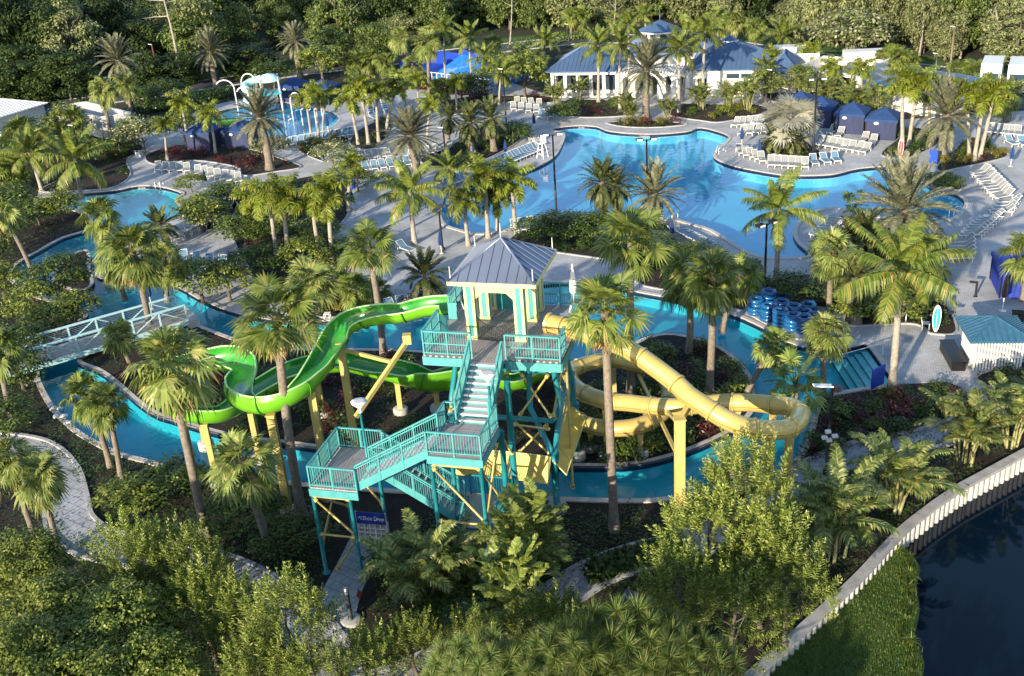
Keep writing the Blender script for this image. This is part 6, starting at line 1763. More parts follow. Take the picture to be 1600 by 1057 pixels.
# surf ride
sf = at(622,116); SY = yaw_of((622,116),(778,137)); SLn = (at(622,116)-at(778,137)).length
sr = thing("surf_ride", "bright blue wave surfing ride with white water behind the palms", "water ride", sf, SY)
M_SURF = plain("surf_blue", (.02,.20,.62), .25, var=.2, scale=1.2, coat=.4, dirt=(.55,.72,.85), dscale=.35)
m = MB(); q = SLn*.34; m.add([(q,0,.2),(SLn,0,.2),(SLn,7,.9),(q,7,2.3),(q,0,0),(SLn,0,0),(SLn,7,0),(q,7,0)], [(0,1,2,3),(0,4,5,1),(1,5,6,2),(2,6,7,3),(3,7,4,0)]); obj("wave_bed", m, M_SURF, sr)
m = MB(); m.box(q,7,0,SLn,7.25,1.0); m.add([(q,6.98,1.0),(SLn*.62,6.98,1.0),(SLn*.62,6.98,2.9),(q,6.98,2.9),(q,7.26,1.0),(SLn*.62,7.26,1.0),(SLn*.62,7.26,2.9),(q,7.26,2.9)], [(0,1,2,3),(7,6,5,4),(3,2,6,7),(1,5,6,2),(0,3,7,4)]); m.add([(SLn*.62,7,1.0),(SLn,7,1.0),(SLn*.62,7,2.9),(SLn*.62,7.25,1.0),(SLn,7.25,1.0),(SLn*.62,7.25,2.9)], [(0,1,2),(5,4,3),(2,1,4,5)]); obj("back_wall", m, M_BLUESIGN, sr)
m = MB(); m.box(0,.5,0,q-.2,7,.5); m.box(0,6.8,.5,q-.2,7,2.4); m.box(0,.5,.5,.2,6.8,1.8); obj("start_box", m, M_BLUESIGN, sr)
m = MB()
for k in range(14): x = q+(SLn-q)*k/13; m.box(x-.05,-.6,0,x+.05,-.5,1.1)
m.box(q,-.62,1.05,SLn,-.48,1.12); obj("barrier", m, M_WHITE, sr)

# splash play structure
sp_ = at(428,172); ss = thing("splash_slide", "white and aqua spiral play slide on posts in the splash pad", "play structure", sp_, .2)
M_PALEAQ = plain("pale_aqua_fibreglass", (.45,.74,.78), .35)
m = MB()
for x in (-1.2,1.2):
    for y in (-1.2,1.2): m.tube([(x,y,-.3),(x,y,4.6)], .12, 8)
obj("post", m, M_WHITE, ss)
m = MB(); m.box(-1.4,-1.4,2.3,1.4,1.4,2.5); obj("platform", m, M_FLUSHTEAL, ss)
m = MB(); pts = []
for k in range(40): a = k*.33; pts.append((-2.1+1.35*math.cos(a), .2+1.35*math.sin(a), 4.4-3.9*k/39))
m.tube(pts, .5, 10, cap=False); obj("spiral_flume", m, M_PALEAQ, ss)
m = MB(); m.lathe([(1.55,4.0),(1.6,4.15),(.9,4.8),(0,5.0)], 14); obj("roof", m, M_PALEAQ, ss)
for k, (px, h, rx) in enumerate([((372,172),4.2,-2.6),((384,168),4.6,2.0),((393,178),3.6,-1.6),((458,186),3.4,1.4)]):
    m = MB(); pts = [(0,0,-.3)]+[(rx*(1-math.cos(t))*.5, 0, h-1.2+1.2*math.sin(t)) for t in [PI*j/10 for j in range(9)]]; m.tube(pts, .09, 8)
    tag(obj("spray_arch", m, M_WHITE, None, at(*px)), ["tall white spray arch at the left of the splash pad","second white spray arch bending right in the splash pad","low white spray arch before the navy tent","white spray arch at the right of the spiral slide"][k], "spray arch", "white spray arches")
for k in range(9):
    px = (424+k*10, 208-k*3+(k%2)*6); m = MB(); m.tube([(0,0,-.3),(0,0,1.5+.4*(k%3))], .07, 6); m.tube([(0,0,1.4+.4*(k%3)),(.35,0,1.6+.4*(k%3))], .06, 6)
    tag(obj("spray_post", m, M_WHITE, None, at(*px)), "short white spray post standing in the splash pad water", "spray post", "white spray posts in the splash pad")
m = MB(); m.lathe([(0,.25),(1.9,.22),(2.1,.0),(2.1,-.2)], 20); o = obj("play_mat", m, M_GREEN_OUT, None, at(352,191,-.05)); o.scale = (1.3,.7,1); tag(o, "flat green play mat at the left of the splash pad", "play mat")

# vehicles
M_TRUCKW = plain("truck_white", (.8,.8,.79), .35, var=.04, scale=.5); M_ORANGE = plain("truck_orange", (.75,.25,.04), .4); M_TYRE = plain("tyre", (.015,.015,.015), .8); M_BROWN = plain("brown_panel", (.18,.06,.03), .6)
def wheels(t, xs, ys, r, w):
    for x in xs:
        for y in ys:
            m = MB(); m.tube([(x,y-w/2,r),(x,y+w/2,r)], r, 14); wh = obj("wheel", m, M_TYRE, t)
            m = MB(); s = 1 if y > 0 else -1; m.tube([(x,y+s*w*.5,r),(x,y+s*w*.53,r)], r*.55, 12); obj("hub", m, M_SILVER, wh)
def truck(px, rz, label, grp):
    t = thing("box_truck", label, "truck", at(*px), rz, grp)
    m = MB(); m.box(-3.6,-1.15,.95,1.4,1.15,3.3); bx = obj("cargo_box", m, M_TRUCKW, t)
    m = MB(); m.box(-3.4,-1.156,1.1,1.2,-1.152,1.5); m.box(-3.4,1.152,1.1,1.2,1.156,1.5); obj("stripe", m, M_ORANGE, bx)
    m = MB(); m.add([(1.55,-1,.5),(3.4,-1,.5),(3.4,-1,1.35),(2.5,-1,1.5),(2.0,-1,2.35),(1.55,-1,2.35),(1.55,1,.5),(3.4,1,.5),(3.4,1,1.35),(2.5,1,1.5),(2.0,1,2.35),(1.55,1,2.35)],
        [(5,4,3,2,1,0),(6,7,8,9,10,11),(0,1,7,6),(1,2,8,7),(2,3,9,8),(4,5,11,10),(5,0,6,11),(3,4,10,9)]); cb = obj("cab", m, M_TRUCKW, t)
    m = MB(); m.add([(2.46,-.88,1.6),(2.46,.88,1.6),(2.06,.88,2.28),(2.06,-.88,2.28)], [(0,1,2,3)]); 
    for p in range(4): m.v[p] = (m.v[p][0]+.05, m.v[p][1], m.v[p][2]+.03)
    obj("windscreen", m, M_GLASS, cb)
    for s in (-1,1): m = MB(); m.box(1.7,s*1.003-.003,1.5,2.2,s*1.003+.003,2.15); obj("side_window", m, M_GLASS, cb)
    m = MB(); m.box(3.4,-.6,.7,3.43,.6,1.15); obj("grille", m, M_BLACK, cb)
    for s in (-1,1): m = MB(); m.box(3.4,s*.8-.13,.85,3.44,s*.8+.13,1.1); obj("headlight", m, M_SILVER, cb)
    m = MB(); m.box(-3.5,-.5,.55,1.6,.5,.9); obj("chassis", m, M_BLACK, t)
    wheels(t, (-2.2,2.5), (-.95,.95), .42, .3)
truck((1546,139), math.radians(-118), "left of the two white box trucks parked at upper right", "white box trucks")
truck((1588,141), math.radians(-118), "right of the two white box trucks parked at upper right", "white box trucks")
truck((1360,118), math.radians(-8), "white box truck parked behind the service parapet", "white box trucks")
def car(px, rz, label, col, kind="car"):
    mt = plain("car_paint", col, .25, .2, var=.03, coat=.6); t = thing("parked_car", label, kind, at(*px), rz, "parked cars behind the pool house")
    prof = [(-2.1,.35),(2.1,.35),(2.15,.7),(1.2,.92),(.55,1.42),(-1.1,1.45),(-1.9,.98),(-2.15,.85)]; m = MB(); n = len(prof)
    m.add([(x,-.85,z) for x,z in prof]+[(x,.85,z) for x,z in prof], [tuple(range(n-1,-1,-1)), tuple(range(n,2*n))]+[(i,(i+1)%n,n+(i+1)%n,n+i) for i in range(n)]); b = obj("body", m, mt, t)
    for a, c, nm in (((1.2,.92),(.55,1.42),"windscreen"),((-1.1,1.45),(-1.9,.98),"rear_window")):
        m = MB(); dx, dz = (c[0]-a[0]), (c[1]-a[1]); nx, nz = (dz, -dx) if nm == "x" else (-dz*0, .012)
        p = [(a[0]+dx*.1,-.72,a[1]+dz*.1),(a[0]+dx*.1,.72,a[1]+dz*.1),(a[0]+dx*.9,.72,a[1]+dz*.9),(a[0]+dx*.9,-.72,a[1]+dz*.9)]; m.add([(x,y,z+.02) for x,y,z in p], [(0,1,2,3)]); obj(nm, m, M_GLASS, b)
    for s in (-1,1): m = MB(); m.add([(.95,s*.855,.98),(.45,s*.855,1.36),(-1.0,s*.855,1.38),(-1.5,s*.855,1.0)], [(0,1,2,3)]); obj("side_window", m, M_GLASS, b)
    wheels(t, (-1.35,1.35), (-.78,.78), .32, .2)
car((1513,134), math.radians(-110), "dark blue car parked left of the two box trucks", (.02,.03,.08))
car((1518,158), math.radians(-20), "dark car parked below the box trucks behind the palms", (.02,.02,.025))
car((1370,106), math.radians(-8), "small pale car parked beyond the service parapet", (.5,.5,.5))
car((1322,112), math.radians(-10), "grey car parked behind the white parapet wall", (.25,.26,.28))
car((1210,128), math.radians(-10), "dark blue car half hidden by the slim palm near the blue roof", (.03,.05,.12))
# ------------------------------------------------------------------ loungers
def make_lounger(sling, label, grp):
    t = thing("sun_lounger", label, "sun lounger", (0,0,0), 0, grp); ca, sa = math.cos(math.radians(38)), math.sin(math.radians(38))
    hx, hz = .28, .34; bx, bz_ = hx+.78*ca, hz+.78*sa
    m = MB()
    for s in (-.33,.33):
        m.bar((-.98,s,hz),(hx,s,hz),.035,.05); m.bar((hx,s,hz),(bx,s,bz_),.035,.05)
        m.bar((hx,s,hz),(.85,s,hz-.02),.05,.05)
    m.bar((-.98,-.33,hz),(-.98,.33,hz),.06,.07); m.bar((bx,-.33,bz_),(bx,.33,bz_),.06,.07); m.bar((.62,-.33,hz),(bx-.1,-.0,bz_-.12),.03,.03)
    obj("frame", m, M_WHITE, t)
    m = MB(); m.add([(-.95,-.3,hz+.02),(hx,-.3,hz+.02),(hx,.3,hz+.02),(-.95,.3,hz+.02),(-.95,-.3,hz-.01),(hx,-.3,hz-.01),(hx,.3,hz-.01),(-.95,.3,hz-.01)], [(0,1,2,3),(7,6,5,4)]); obj("seat", m, sling, t)
    o = V((-sa,0,ca))*.02; m = MB(); m.add([V((hx,-.3,hz))+o,V((bx,-.3,bz_))+o,V((bx,.3,bz_))+o,V((hx,.3,hz))+o], [(0,1,2,3)]); m.add([V((hx,-.3,hz))-o*.4,V((bx,-.3,bz_))-o*.4,V((bx,.3,bz_))-o*.4,V((hx,.3,hz))-o*.4], [(3,2,1,0)]); obj("backrest", m, sling, t)
    for x in (-.85,.7):
        for s in (-.33,.33): m = MB(); m.bar((x,s,0),(x,s,hz),.05,.05); obj("leg", m, M_WHITE, t)
    return t
LP = {}
ORD = ["first","second","third","fourth","fifth","sixth","seventh","eighth","ninth","tenth","eleventh","twelfth","thirteenth","fourteenth","fifteenth","sixteenth"]
def lounger_row(p0, p1, n, head, where, kind='b', order="from the left", jit=.12):
    """centres from p0 to p1 (pixels); head: pixel direction towards the raised back at p0"""
    cname = "blue-grey" if kind == 'b' else "taupe"
    for i in range(n):
        f = i/max(1, n-1); px, py = p0[0]+(p1[0]-p0[0])*f, p0[1]+(p1[1]-p0[1])*f
        c = at(px, py, .35); c.z = .045; q = at(px+head[0], py+head[1], .35); RR = random.Random(i*7+int(p0[0]))
        rz = math.atan2(q.y-c.y, q.x-c.x)+RR.uniform(-jit,jit)
        lab = f"{ORD[i]} {cname} lounger {order}, {where}" if n > 1 else f"single {cname} lounger {where}"
        grp = f"loungers in the row {where}"
        if kind not in LP:
            LP[kind] = make_lounger(M_SLING if kind == 'b' else M_SLINGT, lab, grp); LP[kind].location = c; LP[kind].rotation_euler = (0,0,rz)
        else: copy_tree(LP[kind], c, rz, None, lab, grp)
lounger_row((1503,402),(1503,376),5,(18,-1),"at the near end of the right plaza's curve",'t',"from the front")
lounger_row((1518,366),(1550,338),8,(18,-1),"just beyond the near end of the right plaza's curve",'t',"from the front")
lounger_row((1566,330),(1577,314),4,(18,-1),"in the middle of the right plaza's curve",'t',"from the front")
lounger_row((1568,306),(1532,268),10,(18,-3),"at the far end of the right plaza's curve",'t',"from the front")
lounger_row((1546,203),(1590,207),6,(2,-9),"on the far right deck before the white trucks",'t')
lounger_row((1580,222),(1598,223),2,(-10,-6),"on the deck at the right edge below the trucks")
lounger_row((1278,222),(1352,234),8,(7,-6),"in front of the navy cabanas",'t')
lounger_row((1300,205),(1312,209),2,(8,-7),"right by the second cabana's curtain",'t')
lounger_row((1350,217),(1364,221),2,(8,-7),"right by the third cabana's curtain",'t')
lounger_row((1205,254),(1258,257),6,(1,-9),"on the near side of the pool peninsula",'t')
lounger_row((1272,252),(1306,248),3,(-8,-8),"at the right tip of the pool peninsula")
lounger_row((1157,236),(1190,248),5,(-6,-8),"along the left edge of the pool peninsula",'t')
lounger_row((1150,193),(1188,190),5,(6,-8),"at the right of the pool's far corner",'t')
lounger_row((1160,206),(1196,203),4,(6,-8),"in the second line at the pool's far corner",'t')
lounger_row((838,232),(765,262),15,(-14,-4),"along the pool's left edge above the beach entry")
lounger_row((728,276),(690,288),7,(-9,-8),"at the lower end of the pool's left edge")
lounger_row((558,246),(606,241),6,(-5,-10),"on the deck under the middle grey date palm",'t')
lounger_row((572,262),(636,254),6,(-5,-10),"in the second line under the middle grey date palm")
lounger_row((450,224),(548,208),11,(5,-8),"between the splash pad and the navy tents")
lounger_row((580,158),(584,183),8,(-10,-3),"right of the splash pad, the left column",'b',"from the back")
lounger_row((601,158),(608,178),7,(-10,-3),"right of the splash pad, the right column",'b',"from the back")
lounger_row((247,262),(292,264),5,(3,-10),"above the kids pool, the left group",'t')
lounger_row((308,268),(372,280),7,(3,-10),"above the kids pool, the right group",'t')
lounger_row((286,404),(368,416),5,(4,-12),"in the shade behind the footbridge")
lounger_row((276,372),(336,340),6,(12,6),"on the diagonal deck right of the kids pool",'t')
lounger_row((612,482),(664,470),4,(-8,-12),"on the deck left of the tower",'b')
lounger_row((612,379),(634,388),2,(-12,-4),"beside the coconut palm on the left deck")
lounger_row((545,495),(560,492),2,(6,-10),"behind the top of the green slide")
lounger_row((1060,362),(1100,382),9,(-12,2),"on the cape at the pool's near edge",'b',"from the back")
lounger_row((1284,366),(1312,343),7,(14,1),"on the right cape of the big pool",'t',"from the front")
lounger_row((802,168),(838,172),4,(-1,-7),"left of the pool house, the front line",'t')
lounger_row((808,160),(842,163),4,(-1,-7),"left of the pool house, the back line",'t')
lounger_row((845,180),(860,180),2,(2,-7),"beside the round dark bush left of the pool house")
lounger_row((822,207),(842,222),5,(-8,-5),"at the upper left shore of the big pool",'t')
lounger_row((806,356),(828,352),4,(-3,-10),"at the beach entry behind the tower roof")
lounger_row((640,244),(700,230),6,(6,-9),"beyond the middle grey date palm",'t')
# small white tables
m = MB(); m.box(-.24,-.24,.40,.24,.24,.44)
for x in (-.2,.2):
    for y in (-.2,.2): m.box(x-.02,y-.02,0,x+.02,y+.02,.40)
TBL = m.mesh("side_table", M_WHITE)
def table(px, label, z=.04):
    o = bpy.data.objects.new("side_table", TBL); COL.objects.link(o); o.location = at(px[0], px[1], z); o.rotation_euler = (0,0,px[0]); tag(o, label, "side table", "small white side tables")
for px, lab in [((512,498),"white side table behind the first green slide drop"),((300,402),"white side table in the shaded row behind the footbridge"),((1257,262),"white side table on the pool peninsula"),((1318,233),"white side table before the middle cabanas"),((820,234),"white side table in the row at the pool's left edge"),((590,250),"white side table under the middle date palm"),((1175,197),"white side table at the pool's far right corner"),((645,478),"white side table among the four loungers left of the tower"),((1540,345),"white side table in the curve of loungers at right"),((1554,290),"white side table at the far end of the right curve")]: table(px, lab)

# ------------------------------------------------------------------ umbrellas (closed)
def umbrella(base, top, label, mat, grp, z=.04, white=False):
    b = at(base[0], base[1], z); h = max(2.0, min(3.0, above(b, top[0], top[1]).z - z)); t = thing("closed_umbrella", label, "umbrella", b, 0, grp)
    m = MB(); m.tube([(0,0,0),(0,0,h)], .03, 8); obj("pole", m, M_WHITE, t)
    m = MB(); m.lathe([(.26,0),(.28,.05),(.06,.1)], 14); obj("base", m, M_WHITE if white else M_CONC, t)
    m = MB(); K = 10; o = len(m.v); rings = [(.12,h*.36),(.20,h*.42),(.21,h*.55),(.17,h*.75),(.08,h*.93),(.02,h+.05)]
    for r, z_ in rings:
        for j in range(K*2): a = PI*j/K; rr = r*(1 if j % 2 else .68); m.v.append((rr*math.cos(a), rr*math.sin(a), z_))
    for i in range(len(rings)-1):
        for j in range(K*2): j2 = (j+1)%(K*2); m.f.append([i*2*K+j,i*2*K+j2,(i+1)*2*K+j2,(i+1)*2*K+j]); m.m.append(0); m.sm.append(False)
    obj("canopy", m, mat, t)
for b, tp, lab in [((835,203),(834,184),"closed navy umbrella at the pool's upper left corner"),((827,224),(826,202),"closed navy umbrella at the head of the pool lounger row"),((1159,228),(1158,206),"closed navy umbrella among loungers on the pool's far right"),((1186,248),(1185,222),"closed navy umbrella on the peninsula next to the low palm"),
    ((513,206),(511,181),"closed navy umbrella on the splash pad deck"),((589,190),(588,166),"closed navy umbrella before the two lounger columns"),((741,257),(739,231),"closed navy umbrella under the dark date palms"),((791,248),(790,219),"closed navy umbrella behind the pool lounger row"),((552,327),(551,311),"closed black umbrella on the diagonal left deck"),
    ((690,396),(687,364),"closed black umbrella beside the lamp post left of the tower roof"),((323,294),(320,272),"closed navy umbrella right of the kids pool"),((364,428),(362,397),"closed navy umbrella in the shaded lounger row"),((238,483),(229,428),"closed navy umbrella behind the footbridge"),((1579,260),(1581,235),"closed navy umbrella at the right edge by the far palms"),((1050,378),(1048,352),"closed navy umbrella on the cape near the pool ladder")]:
    umbrella(b, tp, lab, M_NAVY, "closed navy umbrellas")
umbrella((1566,486),(1571,428), "closed black umbrella on a white base before the blue tent", M_BLACK, "closed black umbrellas", white=True)
for b, tp, lab in [((909,148),(909,124),"closed lime umbrella before the left hall"),((1150,152),(1149,128),"closed lime umbrella before the right hall"),]: umbrella(b, tp, lab, M_LIME, "closed lime umbrellas")
def twp(u, v, z): return tw(u, v, z)
for (u, v), lab in [((.55,5.9),"closed white umbrella at the tower's back left rail"),((6.35,5.9),"closed white umbrella at the tower's back right rail")]:
    t = thing("closed_umbrella", lab, "umbrella", twp(u,v,ZD), 0, "white umbrellas on the tower deck"); m = MB(); m.tube([(0,0,0),(0,0,2.5)], .03, 8); obj("pole", m, M_WHITE, t)
    m = MB(); m.lathe([(.08,1.0),(.2,1.1),(.2,1.5),(.12,2.1),(.02,2.65)], 10); obj("canopy", m, M_WHITE, t); m = MB(); m.lathe([(.24,0),(.24,.08),(.05,.1)], 12); obj("base", m, M_CONC, t)
def chair(loc, rz, label):
    t = thing("plastic_chair", label, "chair", loc, rz, "white plastic chairs")
    m = MB(); m.box(-.24,-.24,.42,.24,.24,.46); obj("seat", m, M_WHITE, t)
    m = MB(); m.add([(-.23,.22,.46),(.23,.22,.46),(.22,.32,.9),(-.22,.32,.9),(-.23,.26,.46),(.23,.26,.46),(.22,.36,.9),(-.22,.36,.9)], [(3,2,1,0),(4,5,6,7),(3,7,6,2),(0,4,7,3),(1,2,6,5)]); obj("backrest", m, M_WHITE, t)
    for x in (-.21,.21):
        for y in (-.21,.21): m = MB(); m.bar((x,y,0),(x,y,.42),.045,.045); obj("leg", m, M_WHITE, t)
chair(twp(1.0,4.6,ZD), 2.0-TA, "white plastic chair at the tower's green slide entrance")
chair(twp(6.2,4.4,ZD), -1.2-TA, "white plastic chair at the tower's yellow slide entrance")
chair(at(1446,514,.03), 1.2, "white plastic chair on the plaza beside the surfboard")

# ------------------------------------------------------------------ lamp posts
def lamp_post(base, top, label, style=2, rz=0, mat=None, r=.09):
    b = at(*base); h = above(b, top[0], top[1]).z; t = thing("lamp_post", label, "lamp post", b, rz, "tall lamp posts")
    m = MB(); m.tube([(0,0,0),(0,0,h)], [r*1.25, r*.8], 10); m.lathe([(r*2.2,0),(r*2.2,.25),(r*1.3,.35)], 12); obj("pole", m, mat or M_DARKPOLE, t)
    if style == 2:
        for s in (-1,1):
            m = MB(); m.tube([(0,0,h-.1),(s*.55,0,h)], .045, 6); a_ = obj("arm", m, M_DARKPOLE, t)
            m = MB(); m.box(s*.62-.3,-.28,h-.05,s*.62+.3,.22,h+.12); hd = obj("lamp_head", m, M_DARKPOLE, a_); m = MB(); m.add([(s*.62-.24,-.285,h-.04),(s*.62+.24,-.285,h-.04),(s*.62+.24,-.285,h+.11),(s*.62-.24,-.285,h+.11)], [(0,1,2,3)]); obj("lens", m, M_WHITE, a_)
    elif style == 1:
        m = MB(); m.bar((0,0,h-.05),(-1.0,-.1,h+.12),.3,.07); obj("lamp_head", m, M_WHITE, t)
        m = MB(); m.tube([(0,0,h-.5),(.28,0,h-.2)], .05, 6); m.box(.1,-.18,h-.35,.45,.18,h-.1); obj("bracket", m, M_DARKPOLE, t)
        cz = above(b, 1292, 680).z
        for dx, dy, dz in ((-.28,-.12,-.05),(.26,-.12,0),(-.12,-.12,.3),(-.05,-.15,-.2)):
            m = MB(); m.box(dx-.14,dy-.14,cz+dz-.07,dx+.14,dy+.06,cz+dz+.07); obj("camera", m, M_WHITE, t)
    else:
        m = MB(); m.bar((0,0,h),(-.55,0,h+.1),.25,.07); obj("lamp_head", m, M_WHITE, t)
lamp_post((870,340),(866,210), "tall black lamp post with two heads in front of the pool's left side")
lamp_post((1012,350),(1011,218), "black floodlight post with two heads behind the low grey date palm")
lamp_post((1194,462),(1200,350), "black lamp post between the pool's near deck and the river",2,.5)
lamp_post((1291,742),(1300,602), "near black lamp post with a white panel lamp and white cameras",1)
lamp_post((1270,244),(1278,124), "tall black lamp post with two heads beside the navy cabanas")
lamp_post((792,205),(788,108), "black lamp post behind the pool's lounger row",0)
lamp_post((698,262),(690,200), "black lamp post right of the middle grey date palm",0)
lamp_post((692,392),(688,326), "black lamp post on the left deck before the beach entry",2,1.2)
lamp_post((126,246),(117,196), "small black lamp post beside the bright round tree at upper left",0)
lamp_post((248,122),(236,70), "rusty brown lamp post against the dark forest",0,0,plain("rusty_pole", (.22,.10,.06), .8),.14)
lamp_post((1484,112),(1490,42), "thin brown utility post at the edge of the sunlit wood",0,0,plain("brown_pole", (.2,.15,.11), .8),.12)
lamp_post((1461,118),(1463,84), "slim pale post by the road at upper right",0,0,M_SILVER,.07)
lamp_post((889,74),(890,38), "slim dark post by the road behind the left hall",0)
lamp_post((1204,165),(1202,110), "black lamp post at the right end of the pool house",0)
lamp_post((120,606),(108,580), "short post at the left end of the footbridge",0,0,M_SILVER,.05) if False else None
def solar_lamp(loc, h, label):
    t = thing("solar_lamp", label, "lamp", loc, 0, "solar lamps on the stairs"); m = MB(); m.tube([(0,0,0),(0,0,h-.5)], .06, 10); m.lathe([(.16,0),(.16,.04),(.07,.1)], 10); obj("pole", m, M_TEAL, t)
    m = MB(); m.lathe([(.07,h-.55),(.09,h-.3),(.36,h-.02),(.38,h+.05),(.0,h+.06)], 20); hd = obj("lamp_head", m, M_WHITE, t); m = MB(); m.lathe([(0,h+.07),(.24,h+.068)], 18); obj("solar_panel", m, M_GREYWALL, hd)
solar_lamp(twp(-1.75,-4.2,Z1), 3.55, "solar lamp on the lower stair landing")
solar_lamp(twp(4.3,-3.35,Z2), 2.75, "solar lamp beside the upper stair flight")

# ------------------------------------------------------------------ swim rings
m = MB(); m.tube([(.43*math.cos(2*PI*k/24), .43*math.sin(2*PI*k/24), .165) for k in range(24)], .165, 10, closed=True)
TUBE = m.mesh("swim_ring", M_BLUETUBE); R = random.Random(3)
for (px, py, n), where in zip([(1181,492,4),(1199,486,5),(1184,476,4),(1201,502,4),(1220,496,4),(1218,510,4),(1238,517,4),(1238,503,4),(1255,521,4),(1256,506,3),(1272,512,3),(1222,480,3),(1262,494,3)],
    ["at the pile's left end","second from the pile's left end","at the pile's back left corner","in the front row near the left","in the middle of the pile","in the front row's middle","in the front row right of the middle","right of the pile's middle","in the front row at the right","behind the front right stack","at the pile's right end","at the back of the pile","at the pile's back right corner"]):
    b = at(px, py, .05)
    for k in range(n):
        o = bpy.data.objects.new("swim_ring", TUBE); COL.objects.link(o); o.location = (b.x+R.uniform(-.05,.05), b.y+R.uniform(-.05,.05), .13+k*.30); o.rotation_euler = (R.uniform(-.05,.05), R.uniform(-.05,.05), R.uniform(0,6))
        tag(o, "blue ring " + ("on top of" if k == n-1 else "at the bottom of" if k == 0 else "inside") + f" the stack {where}", "swim ring", f"blue swim rings in the stack {where}")
m = MB(); P = px_poly([(1165,487),(1185,470),(1225,474),(1285,500),(1292,520),(1262,533),(1225,524)], 0, 4); sheet(m, P, [], .145); ribbon(m, P, P, .145, .02); struct("tube_pad", m, M_DECK)

# ------------------------------------------------------------------ plaza furniture
lr = thing("life_ring_stand", "white life ring hanging on a grey rail in front of the bright shrubs", "life ring", at(1336,508), yaw_of((1336,508),(1415,505)))
L_ = (at(1336,508)-at(1415,505)).length
m = MB()
for x in (0, L_): m.tube([(x,0,0),(x,0,1.45)], .05, 8)
m.tube([(-.2,0,1.4),(L_+.2,0,1.4)], .04, 8); obj("rail", m, M_SILVER, lr)
m = MB(); cx = L_*.66; m.tube([(cx+.3*math.cos(2*PI*k/20), -.12, .85+.3*math.sin(2*PI*k/20)) for k in range(20)], .1, 8, closed=True); obj("ring", m, M_WHITE, lr)
m = MB(); m.tube([(cx,-.1,1.4),(cx,-.12,1.2)], .015, 5); m.box(cx-.12,-.06,.7,cx+.12,-.02,1.0); obj("holder", m, M_BLACK, lr)
def surfboard(base, h, label, mat, rz=-.2):
    t = thing("surfboard", label, "surfboard", at(*base), rz, "upright surfboards"); m = MB(); K = 18; ring = []
    for k in range(K): a = 2*PI*k/K; ring.append((.27*math.sin(a)*(1-.12*math.cos(a)), h/2-h/2*math.cos(a)))
    m.add([(x,-.05,z+.05) for x,z in ring]+[(x,.05,z+.05) for x,z in ring], [tuple(range(K)), tuple(range(2*K-1,K-1,-1))]+[(i,K+i,K+(i+1)%K,(i+1)%K) for i in range(K)]); b = obj("board", m, M_WHITE, t)
    m = MB(); m.add([(x*.8,-.056,.05+h*.5+(z-h*.5)*.86) for x,z in ring], [tuple(range(K))]); obj("decal", m, mat, b); m = MB(); m.box(-.015,-.06,h*.12,.015,-.058,h*.95); obj("stringer", m, M_WHITE, b)
surfboard((1461,520), 1.95, "turquoise and white surfboard standing in mulch beside the plaza", M_FLUSHTEAL)
surfboard((1406,248), 2.0, "red surfboard standing in the bed at the end of the cabana row", M_RED)
def bollard(base, h, label, rz=2.6):
    t = thing("path_light", label, "path light", at(*base), rz, "black path lights"); m = MB(); m.box(-.07,-.07,0,.07,.07,h); obj("post", m, M_BLACK, t); m = MB(); m.box(-.07,-.09,h-.12,.5,.09,h); obj("lamp_head", m, M_BLACK, t); m = MB(); m.box(-.14,-.14,0,.14,.14,.03); obj("foot", m, M_BLACK, t)
bollard((1524,464), 1.15, "black hooked path light standing on the open right plaza")
bollard((1478,510), 1.15, "black hooked path light beside the surfboard", -.4)
def bin_(base, label, mat, grp="litter bins"):
    t = thing("litter_bin", label, "litter bin", at(*base), -.3, grp); m = MB(); m.box(-.33,-.33,.05,.33,.33,1.0); obj("body", m, mat, t); m = MB(); m.box(-.36,-.36,1.0,.36,.36,1.12); obj("lid", m, M_BLACK, t); m = MB(); m.box(-.2,-.336,.78,.2,-.331,.93); obj("slot", m, M_TYRE, t)
bin_((1458,469), "black square litter bin at the corner of the shrub bed", M_BLACK)
bin_((1588,512), "dark litter bin at the right edge above the hut", M_BLACK)
bin_((219,247), "grey-green litter bin below the blossoming tree", M_GREYWALL)
def board(base, w, h, label, mat, rz):
    t = thing("sign_board", label, "sign board", at(*base), rz, "plain blue boards"); m = MB(); m.box(-w/2,-.04,.35,w/2,.04,.35+h); obj("panel", m, mat, t)
    for s in (-1,1): m = MB(); m.box(s*w*.42-.03,.04,0,s*w*.42+.03,.08,.35+h*.8); obj("leg", m, M_SILVER, t)
board((550,300), .95, 1.2, "blue board on the diagonal left deck", M_BLUESIGN, -.5)
board((1457,261), .8, 1.3, "blue board beside the far right grey date palm", M_BLUESIGN, -.7)
board((1370,612), 1.2, 1.3, "dark blue board at the end of the river steps", M_BLUESIGN, .6)
board((1372,392), 1.1, 1.1, "blue board behind the big coconut palm", M_BLUESIGN, -.3)
lg = thing("lifeguard_chair", "white lifeguard chair on the pool's left shore", "lifeguard chair", at(848,247), -.7)
m = MB()
for x in (-.45,.45):
    for y in (-.45,.45): m.bar((x,y,0),(x*.55,y*.55,1.6),.07,.07)
for z in (.5,1.0): m.bar((-.42+z*.1,-.42+z*.1,z),(.42-z*.1,-.42+z*.1,z),.05,.05)
obj("frame", m, M_WHITE, lg); m = MB(); m.box(-.35,-.35,1.58,.35,.35,1.64); obj("seat", m, M_WHITE, lg); m = MB(); m.box(-.35,.29,1.64,.35,.35,2.4); obj("backrest", m, M_WHITE, lg)
def ladder(base, rz, label):
    t = thing("pool_ladder", label, "handrail", at(*base), rz, "steel pool handrails")
    for s in (-.28,.28): m = MB(); m.tube([(-.5,s,-.5),(-.5,s,.55),(-.35,s,.85),(.1,s,.85),(.3,s,.6),(.3,s,0)], .03, 8); obj("rail", m, M_SILVER, t)
